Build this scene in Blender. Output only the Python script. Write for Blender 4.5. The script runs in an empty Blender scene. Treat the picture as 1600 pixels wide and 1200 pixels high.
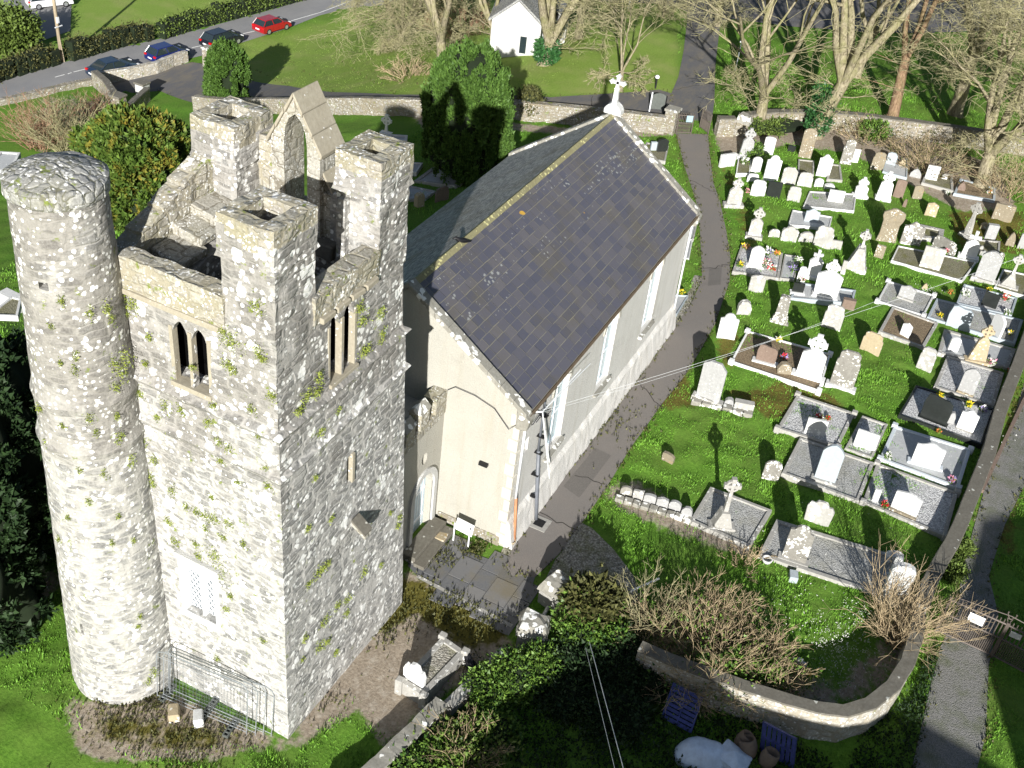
import bpy, bmesh, math, random
import numpy as np
from mathutils import Vector, noise as mn
from math import radians as R_, sin, cos, pi
sc = bpy.context.scene
COL = sc.collection
rnd = random.Random(7)
# ---------------------------------------------------------------- camera, light
CH = 31.0                                   # drone height in metres above the churchyard
PITCH, ROLL, YAW, FPX = 0.63502, 0.12676, 0.38947, 1777.38
def cam_axes():
    fw = np.array([cos(YAW)*cos(PITCH), sin(YAW)*cos(PITCH), -sin(PITCH)])
    rt = np.array([sin(YAW), -cos(YAW), 0.0]); up = np.cross(rt, fw)
    return cos(ROLL)*rt+sin(ROLL)*up, -sin(ROLL)*rt+cos(ROLL)*up, fw
RT, UP, FW = cam_axes()
cd = bpy.data.cameras.new('camera'); cam = bpy.data.objects.new('camera', cd); COL.objects.link(cam)
from mathutils import Matrix
cam.matrix_world = Matrix(((RT[0],UP[0],-FW[0],0),(RT[1],UP[1],-FW[1],0),(RT[2],UP[2],-FW[2],CH),(0,0,0,1)))
cd.sensor_width = 36; cd.lens = FPX/1600*36; cd.clip_start = .5; cd.clip_end = 3000
sc.camera = cam
SUN_EL, SUN_AZ = 21.0, 200.5                # light comes from the compass side -x, a little -y
sd = bpy.data.lights.new('sun', 'SUN'); sun = bpy.data.objects.new('sun', sd); COL.objects.link(sun)
sd.energy = 5.0; sd.angle = R_(.5); sd.color = (1.0, .975, .93)
dv = Vector((cos(R_(SUN_AZ))*cos(R_(SUN_EL)), sin(R_(SUN_AZ))*cos(R_(SUN_EL)), sin(R_(SUN_EL))))
sun.rotation_euler = dv.to_track_quat('Z', 'Y').to_euler()
sun.location = dv*100
w = bpy.data.worlds.new("World"); sc.world = w; w.use_nodes = True
nt = w.node_tree; bg = nt.nodes['Background']; sky = nt.nodes.new('ShaderNodeTexSky')
sky.sky_type = 'NISHITA'; sky.sun_disc = False; sky.sun_elevation = R_(SUN_EL); sky.sun_rotation = R_(90-SUN_AZ)
nt.links.new(sky.outputs[0], bg.inputs[0]); bg.inputs[1].default_value = 0.05
sc.view_settings.view_transform = 'Standard'; sc.view_settings.look = 'None'
sc.view_settings.exposure = 0.8; sc.view_settings.gamma = 1.0

# ---------------------------------------------------------------- terrain and pixel helper
def sstep(a, b, x):
    t = np.clip((x-a)/(b-a), 0, 1); return t*t*(3-2*t)
def hh(x, y):
    return -9.0*sstep(28.0, 64.0, y)*sstep(14, 34, x) - 2.0*sstep(28.0, 50.0, y)*(1-sstep(14, 34, x))
def ray(px, py):
    return FW+RT*(px-800)/FPX-UP*(py-600)/FPX
def G(px, py, z=None):
    """point of the ground (or of the level z) seen at a pixel of the 1600 px photograph"""
    d = ray(px, py); o = np.array([0, 0, CH])
    if z is not None: return o+d*((z-CH)/d[2])
    z = 0.0
    for _ in range(60):
        p = o+d*((z-CH)/d[2]); z += (float(hh(p[0], p[1]))-z)*.5
    return o+d*((z-CH)/d[2])
def HT(px, py, P):
    """height above P of the vertical through P as seen at a pixel"""
    d = ray(px, py); t = (d[0]*P[0]+d[1]*P[1])/(d[0]**2+d[1]**2); return CH+t*d[2]-P[2]
def atY(px, py, y): d = ray(px, py); return np.array([0, 0, CH])+d*(y/d[1])
def atX(px, py, x): d = ray(px, py); return np.array([0, 0, CH])+d*(x/d[0])

# ---------------------------------------------------------------- mesh builder
class MB:
    def __init__(s): s.v = []; s.f = []
    def add(s, vs, fs):
        o = len(s.v); s.v += [tuple(map(float, q)) for q in vs]; s.f += [tuple(i+o for i in f) for f in fs]; return s
    def box(s, x0, x1, y0, y1, z0, z1):
        return s.add([(x0,y0,z0),(x1,y0,z0),(x1,y1,z0),(x0,y1,z0),(x0,y0,z1),(x1,y0,z1),(x1,y1,z1),(x0,y1,z1)],
                     [(3,2,1,0),(4,5,6,7),(0,1,5,4),(1,2,6,5),(2,3,7,6),(3,0,4,7)])
    def hexa(s, b, t):   # two quads (4 points each, counter-clockwise from above)
        return s.add(list(b)+list(t), [(3,2,1,0),(4,5,6,7),(0,1,5,4),(1,2,6,5),(2,3,7,6),(3,0,4,7)])
    def prism(s, pts, A, U, V, N, th):   # 2d outline in plane A+u*U+v*V, thickness th along N
        A, U, V, N = map(lambda q: np.array(q, float), (A, U, V, N)); n = len(pts)
        f0 = [A+u*U+v*V for u, v in pts]; f1 = [p+N*th for p in f0]
        return s.add(f0+f1, [tuple(range(n))[::-1], tuple(range(n, 2*n))]+[(i, (i+1) % n, n+(i+1) % n, n+i) for i in range(n)])
    def tube(s, P, r, n=6, cap=True):
        P = [np.array(p, float) for p in P]; m = len(P)
        if not hasattr(r, '__len__'): r = [r]*m
        vs = []; prev = None
        for i in range(m):
            d = P[min(i+1, m-1)]-P[max(i-1, 0)]; d = d/(np.linalg.norm(d)+1e-9)
            if prev is None:
                a = np.array([0, 0, 1.]) if abs(d[2]) < .9 else np.array([1., 0, 0]); u = np.cross(d, a)
            else: u = prev-d*np.dot(prev, d)
            u /= (np.linalg.norm(u)+1e-9); prev = u; v = np.cross(d, u)
            for k in range(n):
                a = 2*pi*k/n; vs.append(P[i]+r[i]*(cos(a)*u+sin(a)*v))
        fs = [(i*n+k, i*n+(k+1) % n, (i+1)*n+(k+1) % n, (i+1)*n+k) for i in range(m-1) for k in range(n)]
        if cap: fs += [tuple(range(n))[::-1], tuple(range((m-1)*n, m*n))]
        return s.add(vs, fs)
    def cyl(s, c, r0, r1, z0, z1, n=16, rings=1):
        return s.tube([(c[0], c[1], z0+(z1-z0)*i/rings) for i in range(rings+1)], [r0+(r1-r0)*i/rings for i in range(rings+1)], n)
    def lathe(s, c, prof, n=16):
        vs = [(c[0]+r*cos(2*pi*k/n), c[1]+r*sin(2*pi*k/n), c[2]+z) for r, z in prof for k in range(n)]
        m = len(prof)
        fs = [(i*n+k, i*n+(k+1) % n, (i+1)*n+(k+1) % n, (i+1)*n+k) for i in range(m-1) for k in range(n)]
        fs += [tuple(range(n))[::-1], tuple(range((m-1)*n, m*n))]
        return s.add(vs, fs)
    def jitter(s, a, sc_=1.0, seed=0):
        s.v = [tuple(np.array(p)+np.array(mn.noise_vector(Vector(p)*sc_+Vector((seed, seed*2, 0))))*a) for p in s.v]; return s
    def build(s, name, mat=None, parent=None, smooth=False, bevel=0, seg=1):
        me = bpy.data.meshes.new(name); me.from_pydata(s.v, [], s.f); me.update()
        bm = bmesh.new(); bm.from_mesh(me)
        bmesh.ops.recalc_face_normals(bm, faces=bm.faces)
        if bevel: bmesh.ops.bevel(bm, geom=list(bm.edges), offset=bevel, segments=seg, profile=.5, affect='EDGES', clamp_overlap=True)
        bm.to_mesh(me); bm.free()
        if smooth: me.shade_smooth()
        o = bpy.data.objects.new(name, me); COL.objects.link(o)
        for m in (mat if isinstance(mat, (list, tuple)) else [mat]):
            if m: me.materials.append(m)
        if parent: o.parent = parent
        return o
def fastmesh(name, V, F, mat, parent=None, attr=None, smooth=False):
    """big meshes of equal faces: V (n,3), F (m,k)"""
    V = np.asarray(V, np.float32); F = np.asarray(F, np.int32); me = bpy.data.meshes.new(name)
    me.vertices.add(len(V)); me.vertices.foreach_set('co', V.ravel())
    k = F.shape[1]; me.loops.add(F.size); me.loops.foreach_set('vertex_index', F.ravel())
    me.polygons.add(len(F)); me.polygons.foreach_set('loop_start', np.arange(0, F.size, k, dtype=np.int32))
    me.update(calc_edges=True)
    if attr is not None:
        for an, (dom, val) in attr.items():
            a = me.attributes.new(an, 'FLOAT', dom); a.data.foreach_set('value', np.asarray(val, np.float32))
    if smooth: me.shade_smooth()
    o = bpy.data.objects.new(name, me); COL.objects.link(o); me.materials.append(mat)
    if parent: o.parent = parent
    return o
def tag(o, label=None, cat=None, group=None, kind=None):
    if label: o['label'] = label
    if cat: o['category'] = cat
    if group: o['group'] = group
    if kind: o['kind'] = kind
    return o
def empty(name, loc=(0, 0, 0), rz=0, label=None, cat=None, group=None):
    o = bpy.data.objects.new(name, None); COL.objects.link(o); o.location = tuple(map(float, loc)); o.rotation_euler = (0, 0, rz)
    return tag(o, label, cat, group)

# ---------------------------------------------------------------- node helper
class NM:
    def __init__(s, name, rough=.9, spec=.3):
        s.m = bpy.data.materials.new(name); s.m.use_nodes = True; s.t = s.m.node_tree
        s.b = s.t.nodes['Principled BSDF']; s.b.inputs['Roughness'].default_value = rough
        s.b.inputs['Specular IOR Level'].default_value = spec
    def n(s, ty, **k):
        nd = s.t.nodes.new('ShaderNode'+ty)
        for a, v in k.items():
            if a.startswith('_'): setattr(nd, a[1:], v)
            else: s.put(nd.inputs[int(a[1:]) if a[0] == 'i' and a[1:].isdigit() else a.replace('__', ' ')], v)
        return nd
    def put(s, inp, v):
        if isinstance(v, bpy.types.NodeSocket): s.t.links.new(v, inp)
        else:
            if isinstance(v, (tuple, list)) and len(v) == 3 and inp.type == 'RGBA': v = (*v, 1)
            inp.default_value = v
    def obj(s): return s.n('TexCoord').outputs['Object']
    def pos(s): return s.n('NewGeometry').outputs['Position']
    def rand(s): return s.n('ObjectInfo').outputs['Random']
    def mapv(s, v, sc_=(1, 1, 1), loc=(0, 0, 0)): return s.n('Mapping', i0=v, Scale=sc_, Location=loc).outputs[0]
    def noise(s, v, sc_, det=4, rough=.6, dist=0, col=False):
        nd = s.n('TexNoise', Vector=v, Scale=sc_, Detail=det, Roughness=rough, Distortion=dist); return nd.outputs['Color' if col else 0]
    def voro(s, v, sc_, feat='F1', rnd=1): return s.n('TexVoronoi', _feature=feat, Vector=v, Scale=sc_, Randomness=rnd)
    def mth(s, op, a, b=0, c=0, clamp=False):
        nd = s.n('Math', _operation=op, _use_clamp=clamp, i0=a, i1=b)
        if op in ('MULTIPLY_ADD', 'COMPARE', 'SMOOTH_MIN'): s.put(nd.inputs[2], c)
        return nd.outputs[0]
    def rng(s, v, a, b, c=0., d=1.): return s.n('MapRange', i0=v, i1=a, i2=b, i3=c, i4=d).outputs[0]
    def mix(s, f, a, b, bl='MIX'):
        nd = s.n('Mix', _data_type='RGBA', _blend_type=bl); s.put(nd.inputs[0], f); s.put(nd.inputs[6], a); s.put(nd.inputs[7], b); return nd.outputs[2]
    def ramp(s, f, st, interp='LINEAR'):
        nd = s.n('ValToRGB', Fac=f); cr = nd.color_ramp; cr.interpolation = interp
        while len(cr.elements) > 1: cr.elements.remove(cr.elements[-1])
        cr.elements[0].position = st[0][0]; cr.elements[0].color = (*st[0][1], 1)
        for p, c in st[1:]: e = cr.elements.new(p); e.color = (*c, 1)
        return nd.outputs[0]
    def vadd(s, a, b): return s.n('VectorMath', _operation='ADD', i0=a, i1=b).outputs[0]
    def vscl(s, a, f): nd = s.n('VectorMath', _operation='SCALE', i0=a); s.put(nd.inputs['Scale'], f); return nd.outputs[0]
    def attr(s, nme): return s.n('Attribute', _attribute_name=nme).outputs['Fac']
    def bump(s, h, st=.5, d=.02): s.put(s.b.inputs['Normal'], s.n('Bump', Strength=st, Distance=d, Height=h).outputs[0])
    def col(s, c): s.put(s.b.inputs['Base Color'], c); return s
def plain(name, c, rough=.7, var=.15, sc_=6, spec=.3, metal=0, bump=0):
    m = NM(name, rough, spec); v = m.obj(); f = m.noise(v, sc_, 5, .65)
    lo = tuple(x*(1-var) for x in c); hi = tuple(min(1, x*(1+var)) for x in c)
    m.col(m.mix(m.rng(f, .3, .7), lo, hi)); m.b.inputs['Metallic'].default_value = metal
    if bump: m.bump(f, .6, bump)
    return m.m
def rubble(name, tones, mortar, size=(1.9, 1.9, 5.0), mw=.05, lich=.5, lsize=2.2, lc=(.82, .82, .79), moss=.0, bumpd=.022, warp=.09, stain=None, zst=False):
    m = NM(name, .95, .15); v = m.obj()
    wv = m.vadd(v, m.vscl(m.vadd(m.noise(v, 1.7, 2, .5, col=True), (-.5, -.5, -.5)), warp*2.2))
    mv = m.mapv(wv, size)
    vo = m.voro(mv, 1.0, rnd=.85); vo.distance = 'CHEBYCHEV'; v2 = m.voro(mv, 1.0, 'F2', rnd=.85); v2.distance = 'CHEBYCHEV'
    ed = m.mth('MULTIPLY', m.mth('SUBTRACT', v2.outputs['Distance'], vo.outputs['Distance']), .55)
    cell = m.n('SeparateColor', i0=vo.outputs['Color']).outputs[0]
    n = len(tones); stone = m.ramp(cell, [(i/(n-1), t) for i, t in enumerate(tones)])
    fine = m.noise(v, 14, 5, .7); mid = m.noise(v, .55, 4, .6)
    stone = m.mix(m.rng(fine, .25, .75), m.mix(.45, stone, (.03, .03, .03)), m.mix(.28, stone, (1, 1, .96)))
    edn = m.mth('ADD', ed, m.mth('MULTIPLY', m.mth('SUBTRACT', m.noise(v, 9, 3, .6), .5), .12))
    mf = m.rng(edn, mw, mw*2.6, 1, 0)
    c = m.mix(mf, stone, m.mix(m.rng(fine, .3, .7), tuple(x*.75 for x in mortar), mortar))
    if stain:
        zz = m.n('SeparateXYZ', i0=v).outputs[2]; sn = m.noise(v, .45, 5, .65)
        if zst: sn = m.mth('ADD', sn, m.rng(zz, 6, 13, -.09, .16))
        c = m.mix(m.rng(sn, .5, .68, 0, .52), c, m.mix(m.rng(fine, .3, .7), tuple(x*.6 for x in stain), stain))
    # lichen: round spots of many sizes, denser in places
    l1 = m.voro(m.vadd(v, m.vscl(m.noise(v, 6, 3, .6, col=True), .22)), lsize).outputs['Distance']
    l2 = m.voro(m.vadd(v, m.vscl(m.noise(v, 15, 2, .6, col=True), .08)), lsize*3.2).outputs['Distance']
    dens = m.noise(v, .8, 3, .6)
    t1 = m.rng(dens, .38, .66, 0.02, .45*lich+.06); t2 = m.rng(m.noise(v, 1.6, 2, .5), .35, .65, .08, .2+.34*lich)
    lf = m.mth('MAXIMUM', m.rng(m.mth('SUBTRACT', t1, l1), -.02, .02), m.rng(m.mth('SUBTRACT', t2, l2), -.03, .03))
    c = m.mix(m.mth('MULTIPLY', lf, .92), c, m.mix(m.rng(fine, .3, .6), tuple(x*.85 for x in lc), lc))
    if moss:
        g = m.mth('MULTIPLY', m.rng(m.noise(v, 2.3, 5, .7), .64-.1*moss, .7-.1*moss), .9)
        c = m.mix(g, c, m.mix(fine, (.09, .13, .02), (.24, .28, .05)))
    m.col(c)
    h = m.mth('ADD', m.mth('MULTIPLY', m.rng(edn, 0.02, .14), 1.0), m.mth('ADD', m.mth('MULTIPLY', fine, .5), m.mth('MULTIPLY', cell, .35)))
    m.bump(h, .9, bumpd)
    return m.m
def slabstone(name, base, dark, spot=(.75, .74, .7), amount=.5, scale=5, rough=.85, bumpd=.012, orange=0):
    """weathered monument stone with lichen that differs on every stone"""
    m = NM(name, rough, .3); v = m.vadd(m.obj(), m.vscl(m.n('CombineXYZ', i0=m.rand(), i1=m.rand(), i2=m.rand()).outputs[0], 37.))
    f = m.noise(v, 9, 5, .65); big = m.noise(v, 1.7, 3, .5)
    c = m.mix(m.rng(f, .25, .75), dark, base); c = m.mix(m.rng(big, .35, .7, 0, .5), c, dark)
    strk = m.noise(m.mapv(v, (9, 9, .7)), 1, 4, .6); c = m.mix(m.rng(strk, .5, .72, 0, .45), c, dark)
    l = m.voro(m.vadd(v, m.vscl(m.noise(v, 8, 3, .6, col=True), .16)), scale).outputs['Distance']
    th = m.rng(m.noise(v, 1.3, 3, .6), .36, .62, .0, .62*amount)
    lf = m.rng(m.mth('SUBTRACT', th, l), -.03, .03)
    c = m.mix(m.mth('MULTIPLY', lf, .95), c, spot)
    if orange: c = m.mix(m.mth('MULTIPLY', m.rng(m.noise(v, 3.1, 4, .6), .6, .7), orange), c, (.5, .3, .06))
    m.col(c); m.bump(m.mth('ADD', f, lf), .6, bumpd); return m.m
M = {}
M['tower'] = rubble('tower_rubble', [(.075,.074,.073),(.19,.186,.178),(.28,.272,.256),(.11,.108,.106),(.34,.33,.31)], (.47,.46,.435), size=(1.6,1.6,4.2), mw=.055, lich=.7, lsize=1.7, moss=.1, stain=(.2,.183,.16), zst=True, bumpd=.02)
M['towertop'] = rubble('tower_parapet_stone', [(.2,.18,.13),(.3,.27,.2),(.36,.33,.24),(.25,.22,.17)], (.36,.33,.25), size=(2.2,2.2,4.2), lich=.5, moss=.3, mw=.03, lsize=3, stain=(.3,.28,.15))
M['drum'] = rubble('turret_rubble', [(.07,.069,.068),(.15,.146,.14),(.22,.213,.2),(.1,.098,.096),(.27,.26,.245)], (.45,.44,.41), size=(1.6,1.6,4.0), lsize=1.8, lich=.58, moss=.1, mw=.07, stain=(.19,.172,.15), zst=True, bumpd=.02)
M['ashlar'] = rubble('dressed_stone', [(.27,.25,.2),(.34,.32,.26),(.31,.28,.22)], (.22,.2,.16), size=(1.6,1.6,2.4), lich=.35, mw=.012, lsize=4, warp=.03, bumpd=.015, stain=(.3,.28,.16))
M['jamb'] = slabstone('window_jamb_stone', (.42,.39,.31), (.28,.25,.19), amount=.35)
M['ywall'] = rubble('boundary_rubble', [(.15,.13,.1),(.22,.19,.15),(.28,.25,.19),(.18,.16,.13)], (.27,.24,.18), size=(2.4,2.4,4.5), lich=.15, moss=.4, stain=(.25,.2,.11))
M['curvewall'] = rubble('curved_wall_stone', [(.36,.33,.27),(.46,.43,.36),(.4,.37,.31)], (.42,.38,.3), size=(1.6,1.6,3.6), lich=.35, moss=.15, mw=.04)
M['coping'] = slabstone('lichen_coping', (.36,.35,.31), (.2,.19,.16), spot=(.8,.8,.76), amount=.95, scale=3.4)
M['flatcap'] = slabstone('wall_top_cement', (.2,.19,.16), (.11,.1,.08), spot=(.5,.5,.45), amount=.35, scale=3)
# roughcast render of the church
def roughcast(name, c, g=.35):
    m = NM(name, .95, .1); v = m.obj(); f = m.noise(v, 22, 4, .7); b = m.noise(v, .7, 5, .6); s = m.voro(v, 26).outputs['Distance']
    k = m.mix(m.rng(b, .35, .7, 0, .6), c, tuple(x*.8 for x in c)); k = m.mix(m.rng(s, .1, .5, 0, .4), k, tuple(x*.62 for x in c))
    strk = m.noise(m.mapv(v, (3, 3, .25)), 1, 4, .6); k = m.mix(m.rng(strk, .5, .72, 0, g*1.4), k, (.33, .29, .21)); ck = m.voro(m.vadd(v, m.vscl(m.noise(v, 3, 3, .6, col=True), .25)), .55, 'DISTANCE_TO_EDGE').outputs['Distance']; k = m.mix(m.rng(ck, .002, .006, .12, 0), k, (.15, .13, .1))
    m.col(k); m.bump(m.mth('ADD', f, s), .7, .02); return m.m
M['roughcast'] = roughcast('lime_roughcast', (.47,.455,.4), .2)
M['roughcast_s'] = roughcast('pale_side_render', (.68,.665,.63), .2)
M['limewash'] = roughcast('whitewashed_plinth', (.74,.72,.68), .2)
M['render_white'] = roughcast('white_render', (.6,.6,.58), .1)
# slates
def slates():
    m = NM('roof_slate', .5, .5); v = m.obj(); a = m.attr('rnd'); f = m.noise(v, 12, 4, .6)
    c = m.ramp(a, [(0, (.07,.072,.1)), (.35, (.082,.082,.11)), (.6, (.092,.09,.112)), (.85, (.105,.1,.115)), (1, (.12,.113,.122))])
    c = m.mix(m.rng(f, .3, .7, 0, .4), c, (.1,.1,.11))
    br = m.noise(v, .5, 5, .65); c = m.mix(m.rng(br, .5, .72, 0, .55), c, (.11,.095,.055))
    l = m.voro(m.vadd(v, m.vscl(m.noise(v, 9, 3, .6, col=True), .15)), 5).outputs['Distance']
    th = m.mth('MULTIPLY', m.rng(m.noise(m.mapv(v, (.5, 1.6, 1.6)), .8, 4, .6), .42, .66, 0, .42), m.attr('high'))
    c = m.mix(m.mth('MULTIPLY', m.rng(m.mth('SUBTRACT', th, l), -.03, .04), .85), c, (.3,.31,.3))
    o = m.rng(m.noise(v, 1.1, 2, .5), .74, .76); c = m.mix(o, c, (.5,.3,.05))
    c = m.mix(m.attr('edge'), c, m.mix(br, (.2,.195,.18), (.27,.25,.15)));
    m.col(c); m.bump(f, .3, .006); m.put(m.b.inputs['Roughness'], m.rng(f, .2, .8, .35, .65)); return m.m
M['slate'] = slates()
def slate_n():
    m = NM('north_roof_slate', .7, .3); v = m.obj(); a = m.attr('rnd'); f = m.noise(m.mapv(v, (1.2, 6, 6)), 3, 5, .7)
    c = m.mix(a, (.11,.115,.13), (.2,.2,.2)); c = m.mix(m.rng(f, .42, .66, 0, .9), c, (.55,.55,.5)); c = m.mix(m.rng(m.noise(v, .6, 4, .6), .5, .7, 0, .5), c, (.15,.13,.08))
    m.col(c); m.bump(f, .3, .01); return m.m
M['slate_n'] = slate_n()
M['ridge'] = slabstone('ridge_tile_lichen', (.3,.29,.16), (.2,.18,.1), spot=(.55,.52,.25), amount=.7, scale=6)
M['asphalt'] = (lambda m: (m.col(m.mix(m.rng(m.noise(m.pos(), .5, 5, .6), .35, .7), m.mix(m.rng(m.noise(m.pos(), 30, 3, .7), .3, .7), (.16,.147,.135), (.22,.203,.188)), m.mix(m.rng(m.noise(m.pos(), 22, 3, .7), .3, .7), (.18,.16,.142), (.235,.212,.19)))), m.bump(m.noise(m.pos(), 40, 3, .7), .5, .01), m.m)[-1])(NM('path_asphalt', .9, .2))
M['road'] = (lambda m: (m.col(m.mix(m.rng(m.noise(m.pos(), .4, 5, .65), .35, .7), m.mix(m.rng(m.noise(m.pos(), 25, 3, .7), .3, .7), (.19,.19,.195), (.25,.25,.255)), (.27,.265,.26))), m.bump(m.noise(m.pos(), 30, 3, .7), .4, .01), m.m)[-1])(NM('road_asphalt', .85, .3))
def drive():
    m = NM('drive_tarmac', .9, .2); v = m.pos(); f = m.noise(v, 20, 3, .7)
    c = m.mix(m.rng(f, .3, .7), (.1,.1,.105), (.15,.145,.145)); c = m.mix(m.rng(m.noise(m.mapv(v, (.6, 1.6, 1)), .8, 5, .7), .45, .7, 0, .8), c, (.2,.175,.13)); m.col(c); m.bump(f, .4, .01); return m.m
M['drive'] = drive()
def flags():
    m = NM('slate_flagstones', .75, .35); v = m.pos(); a = m.attr('rnd'); f = m.noise(v, 16, 4, .65)
    c = m.mix(a, (.11,.115,.125), (.2,.195,.19)); c = m.mix(m.rng(f, .35, .7, 0, .6), c, (.17,.165,.16)); c = m.mix(m.rng(m.noise(v, .6, 4, .6), .5, .7, 0, .7), c, (.17,.145,.09)); m.col(c); m.bump(f, .4, .008); return m.m
M['flags'] = flags()
def gravel(name, a, b, d, sc_=22, dirt=(.16,.13,.08), da=.5):
    m = NM(name, .95, .2); v = m.pos(); vo = m.voro(v, sc_); c = m.mix(m.n('SeparateColor', i0=vo.outputs['Color']).outputs[0], a, b)
    c = m.mix(m.rng(vo.outputs['Distance'], .35, .8, 0, .75), c, d); c = m.mix(m.rng(m.noise(v, 1.3, 4, .6), .45, .7, 0, da), c, dirt)
    m.col(c); m.bump(vo.outputs['Distance'], .8, -.03); return m.m
M['gravel_white'] = gravel('white_grave_chippings', (.45,.45,.45), (.8,.8,.79), (.16,.16,.16), 17, da=.1)
M['gravel_grey'] = gravel('grey_grave_chippings', (.36,.36,.34), (.58,.58,.56), (.16,.16,.15), 24, (.3,.29,.22))
M['gravel_brown'] = gravel('brown_grave_chippings', (.22,.16,.1), (.36,.28,.18), (.09,.07,.05), 24)
M['gravel_dull'] = gravel('mossy_grave_chippings', (.2,.19,.12), (.3,.28,.2), (.08,.08,.05), 20, (.14,.14,.04), .8)
M['gravel_strip'] = gravel('strip_gravel', (.26,.24,.2), (.5,.48,.42), (.1,.09,.07), 15, (.14,.15,.05), .7)
M['slabflat'] = slabstone('grave_slab', (.52,.53,.53), (.36,.37,.37), amount=.3)
M['marble'] = slabstone('white_marble', (.84,.84,.83), (.68,.68,.66), spot=(.6,.6,.56), amount=.25, scale=7, rough=.5, bumpd=.004)
M['marble_old'] = slabstone('old_pale_marble', (.68,.685,.675), (.5,.5,.485), spot=(.86,.86,.82), amount=.6)
M['limestone'] = slabstone('lichened_limestone', (.46,.455,.43), (.3,.29,.265), spot=(.84,.83,.78), amount=.9, scale=4.5)
M['grey'] = slabstone('grey_limestone', (.42,.42,.415), (.28,.28,.275), spot=(.8,.79,.75), amount=.42, scale=8)
M['grey_lichen'] = slabstone('grey_stone_heavy_lichen', (.3,.29,.26), (.17,.16,.14), spot=(.78,.77,.72), amount=1.0, scale=7)
M['speckled'] = slabstone('speckled_brown_stone', (.3,.26,.19), (.19,.16,.11), spot=(.66,.63,.55), amount=.7, scale=9, orange=.3)
M['sand'] = slabstone('sandstone', (.5,.42,.28), (.32,.26,.17), spot=(.7,.68,.6), amount=.6, orange=.5)
M['brown'] = slabstone('brown_granite', (.24,.18,.145), (.16,.115,.09), spot=(.4,.33,.27), amount=.15, rough=.45)
M['black'] = slabstone('black_granite', (.03,.035,.032), (.02,.022,.021), spot=(.1,.1,.1), amount=.08, rough=.18, bumpd=.001)
M['blue_granite'] = slabstone('blue_grey_granite', (.42,.47,.5), (.33,.37,.4), spot=(.6,.63,.65), amount=.2, rough=.5)
M['white_granite'] = slabstone('pale_granite', (.62,.67,.7), (.52,.56,.6), spot=(.75,.78,.8), amount=.2, rough=.5)
M['concrete'] = slabstone('kerb_concrete', (.44,.43,.4), (.28,.27,.245), spot=(.66,.65,.61), amount=.6)
def grassm():
    m = NM('grass_ground', .95, .1); v = m.pos(); s = m.attr('soil'); mo = m.attr('moss'); lw = m.attr('lawn')
    f = m.noise(v, 9, 5, .7); g = m.noise(v, .35, 4, .6)
    c = m.mix(m.rng(f, .3, .7), (.06,.14,.016), (.14,.28,.035)); c = m.mix(m.rng(g, .4, .65, 0, .6), c, (.13,.19,.04))
    lc = m.mix(m.rng(f, .3, .7), (.15,.23,.04), (.24,.34,.07)); lc = m.mix(m.rng(g, .45, .65, 0, .6), lc, (.27,.3,.1)); c = m.mix(lw, c, lc)
    so = m.mix(m.rng(f, .3, .7), (.2,.16,.12), (.4,.34,.265)); st = m.mix(m.rng(m.noise(v, 3, 4, .7), .5, .7, 0, .6), so, (.5,.45,.38))
    c = m.mix(m.rng(m.mth('ADD', s, m.mth('MULTIPLY', m.mth('SUBTRACT', m.noise(v, 2.2, 5, .7), .5), .9)), .42, .6), c, st)
    ms = m.mix(m.rng(f, .3, .7), (.07,.065,.015), (.17,.15,.035))
    c = m.mix(m.rng(m.mth('ADD', mo, m.mth('MULTIPLY', m.mth('SUBTRACT', m.noise(v, 1.8, 5, .7), .5), 1.1)), .42, .62), c, ms)
    m.col(c); m.bump(f, .6, .05); return m.m
M['ground'] = grassm()
def leafm(name, a, b, rough=.6, trans=.15, tip=None):
    m = NM(name, rough, .25); r = m.attr('rnd'); c = m.mix(r, a, b)
    if tip: c = m.mix(m.mth('MULTIPLY', m.rng(m.noise(m.obj(), .9, 3, .6), .48, .6), m.rng(m.attr('rnd'), .3, .8)), c, tip)
    m.col(c); return m.m
M['blade'] = leafm('grass_blades', (.075,.18,.018), (.17,.35,.04))
M['blade_lawn'] = leafm('lawn_blades', (.16,.25,.04), (.24,.35,.07))
M['yew'] = leafm('yew_leaves', (.03,.068,.012), (.1,.185,.033))
M['yew2'] = leafm('golden_yew_leaves', (.03,.065,.01), (.12,.19,.03), tip=(.22,.17,.025))
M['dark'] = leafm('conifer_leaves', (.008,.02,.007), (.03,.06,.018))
M['ivy'] = leafm('ivy_leaves', (.012,.05,.015), (.05,.14,.04), rough=.4)
M['laurel'] = leafm('shrub_leaves', (.03,.075,.015), (.15,.25,.04), rough=.45)
M['hedge'] = leafm('hedge_leaves', (.04,.045,.015), (.11,.11,.035))
M['bush'] = leafm('round_bush_leaves', (.05,.08,.015), (.14,.2,.04))
M['fern'] = leafm('wall_fern_leaves', (.12,.17,.02), (.33,.38,.07))
M['flowerw'] = leafm('white_petals', (.7,.7,.65), (.85,.85,.8))
def bark(name, a, b, moss=(.16,.17,.05), ma=.5):
    m = NM(name, .95, .15); v = m.obj(); f = m.noise(m.mapv(v, (5, 5, 1.3)), 2, 5, .7); c = m.mix(m.rng(f, .35, .65), a, b)
    c = m.mix(m.rng(m.noise(v, 1.2, 4, .6), .45, .65, 0, ma), c, moss); m.col(c); m.bump(f, .6, .03); return m.m
M['bark'] = bark('pale_bark', (.12,.1,.065), (.36,.32,.22))
M['bark_red'] = bark('red_brown_bark', (.12,.075,.045), (.29,.2,.125), ma=.2)
M['twig'] = bark('pale_twigs', (.2,.18,.1), (.46,.42,.26), (.34,.34,.14), .5)
M['twig_brown'] = bark('brown_twigs', (.26,.19,.11), (.55,.44,.28), ma=.1)
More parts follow.
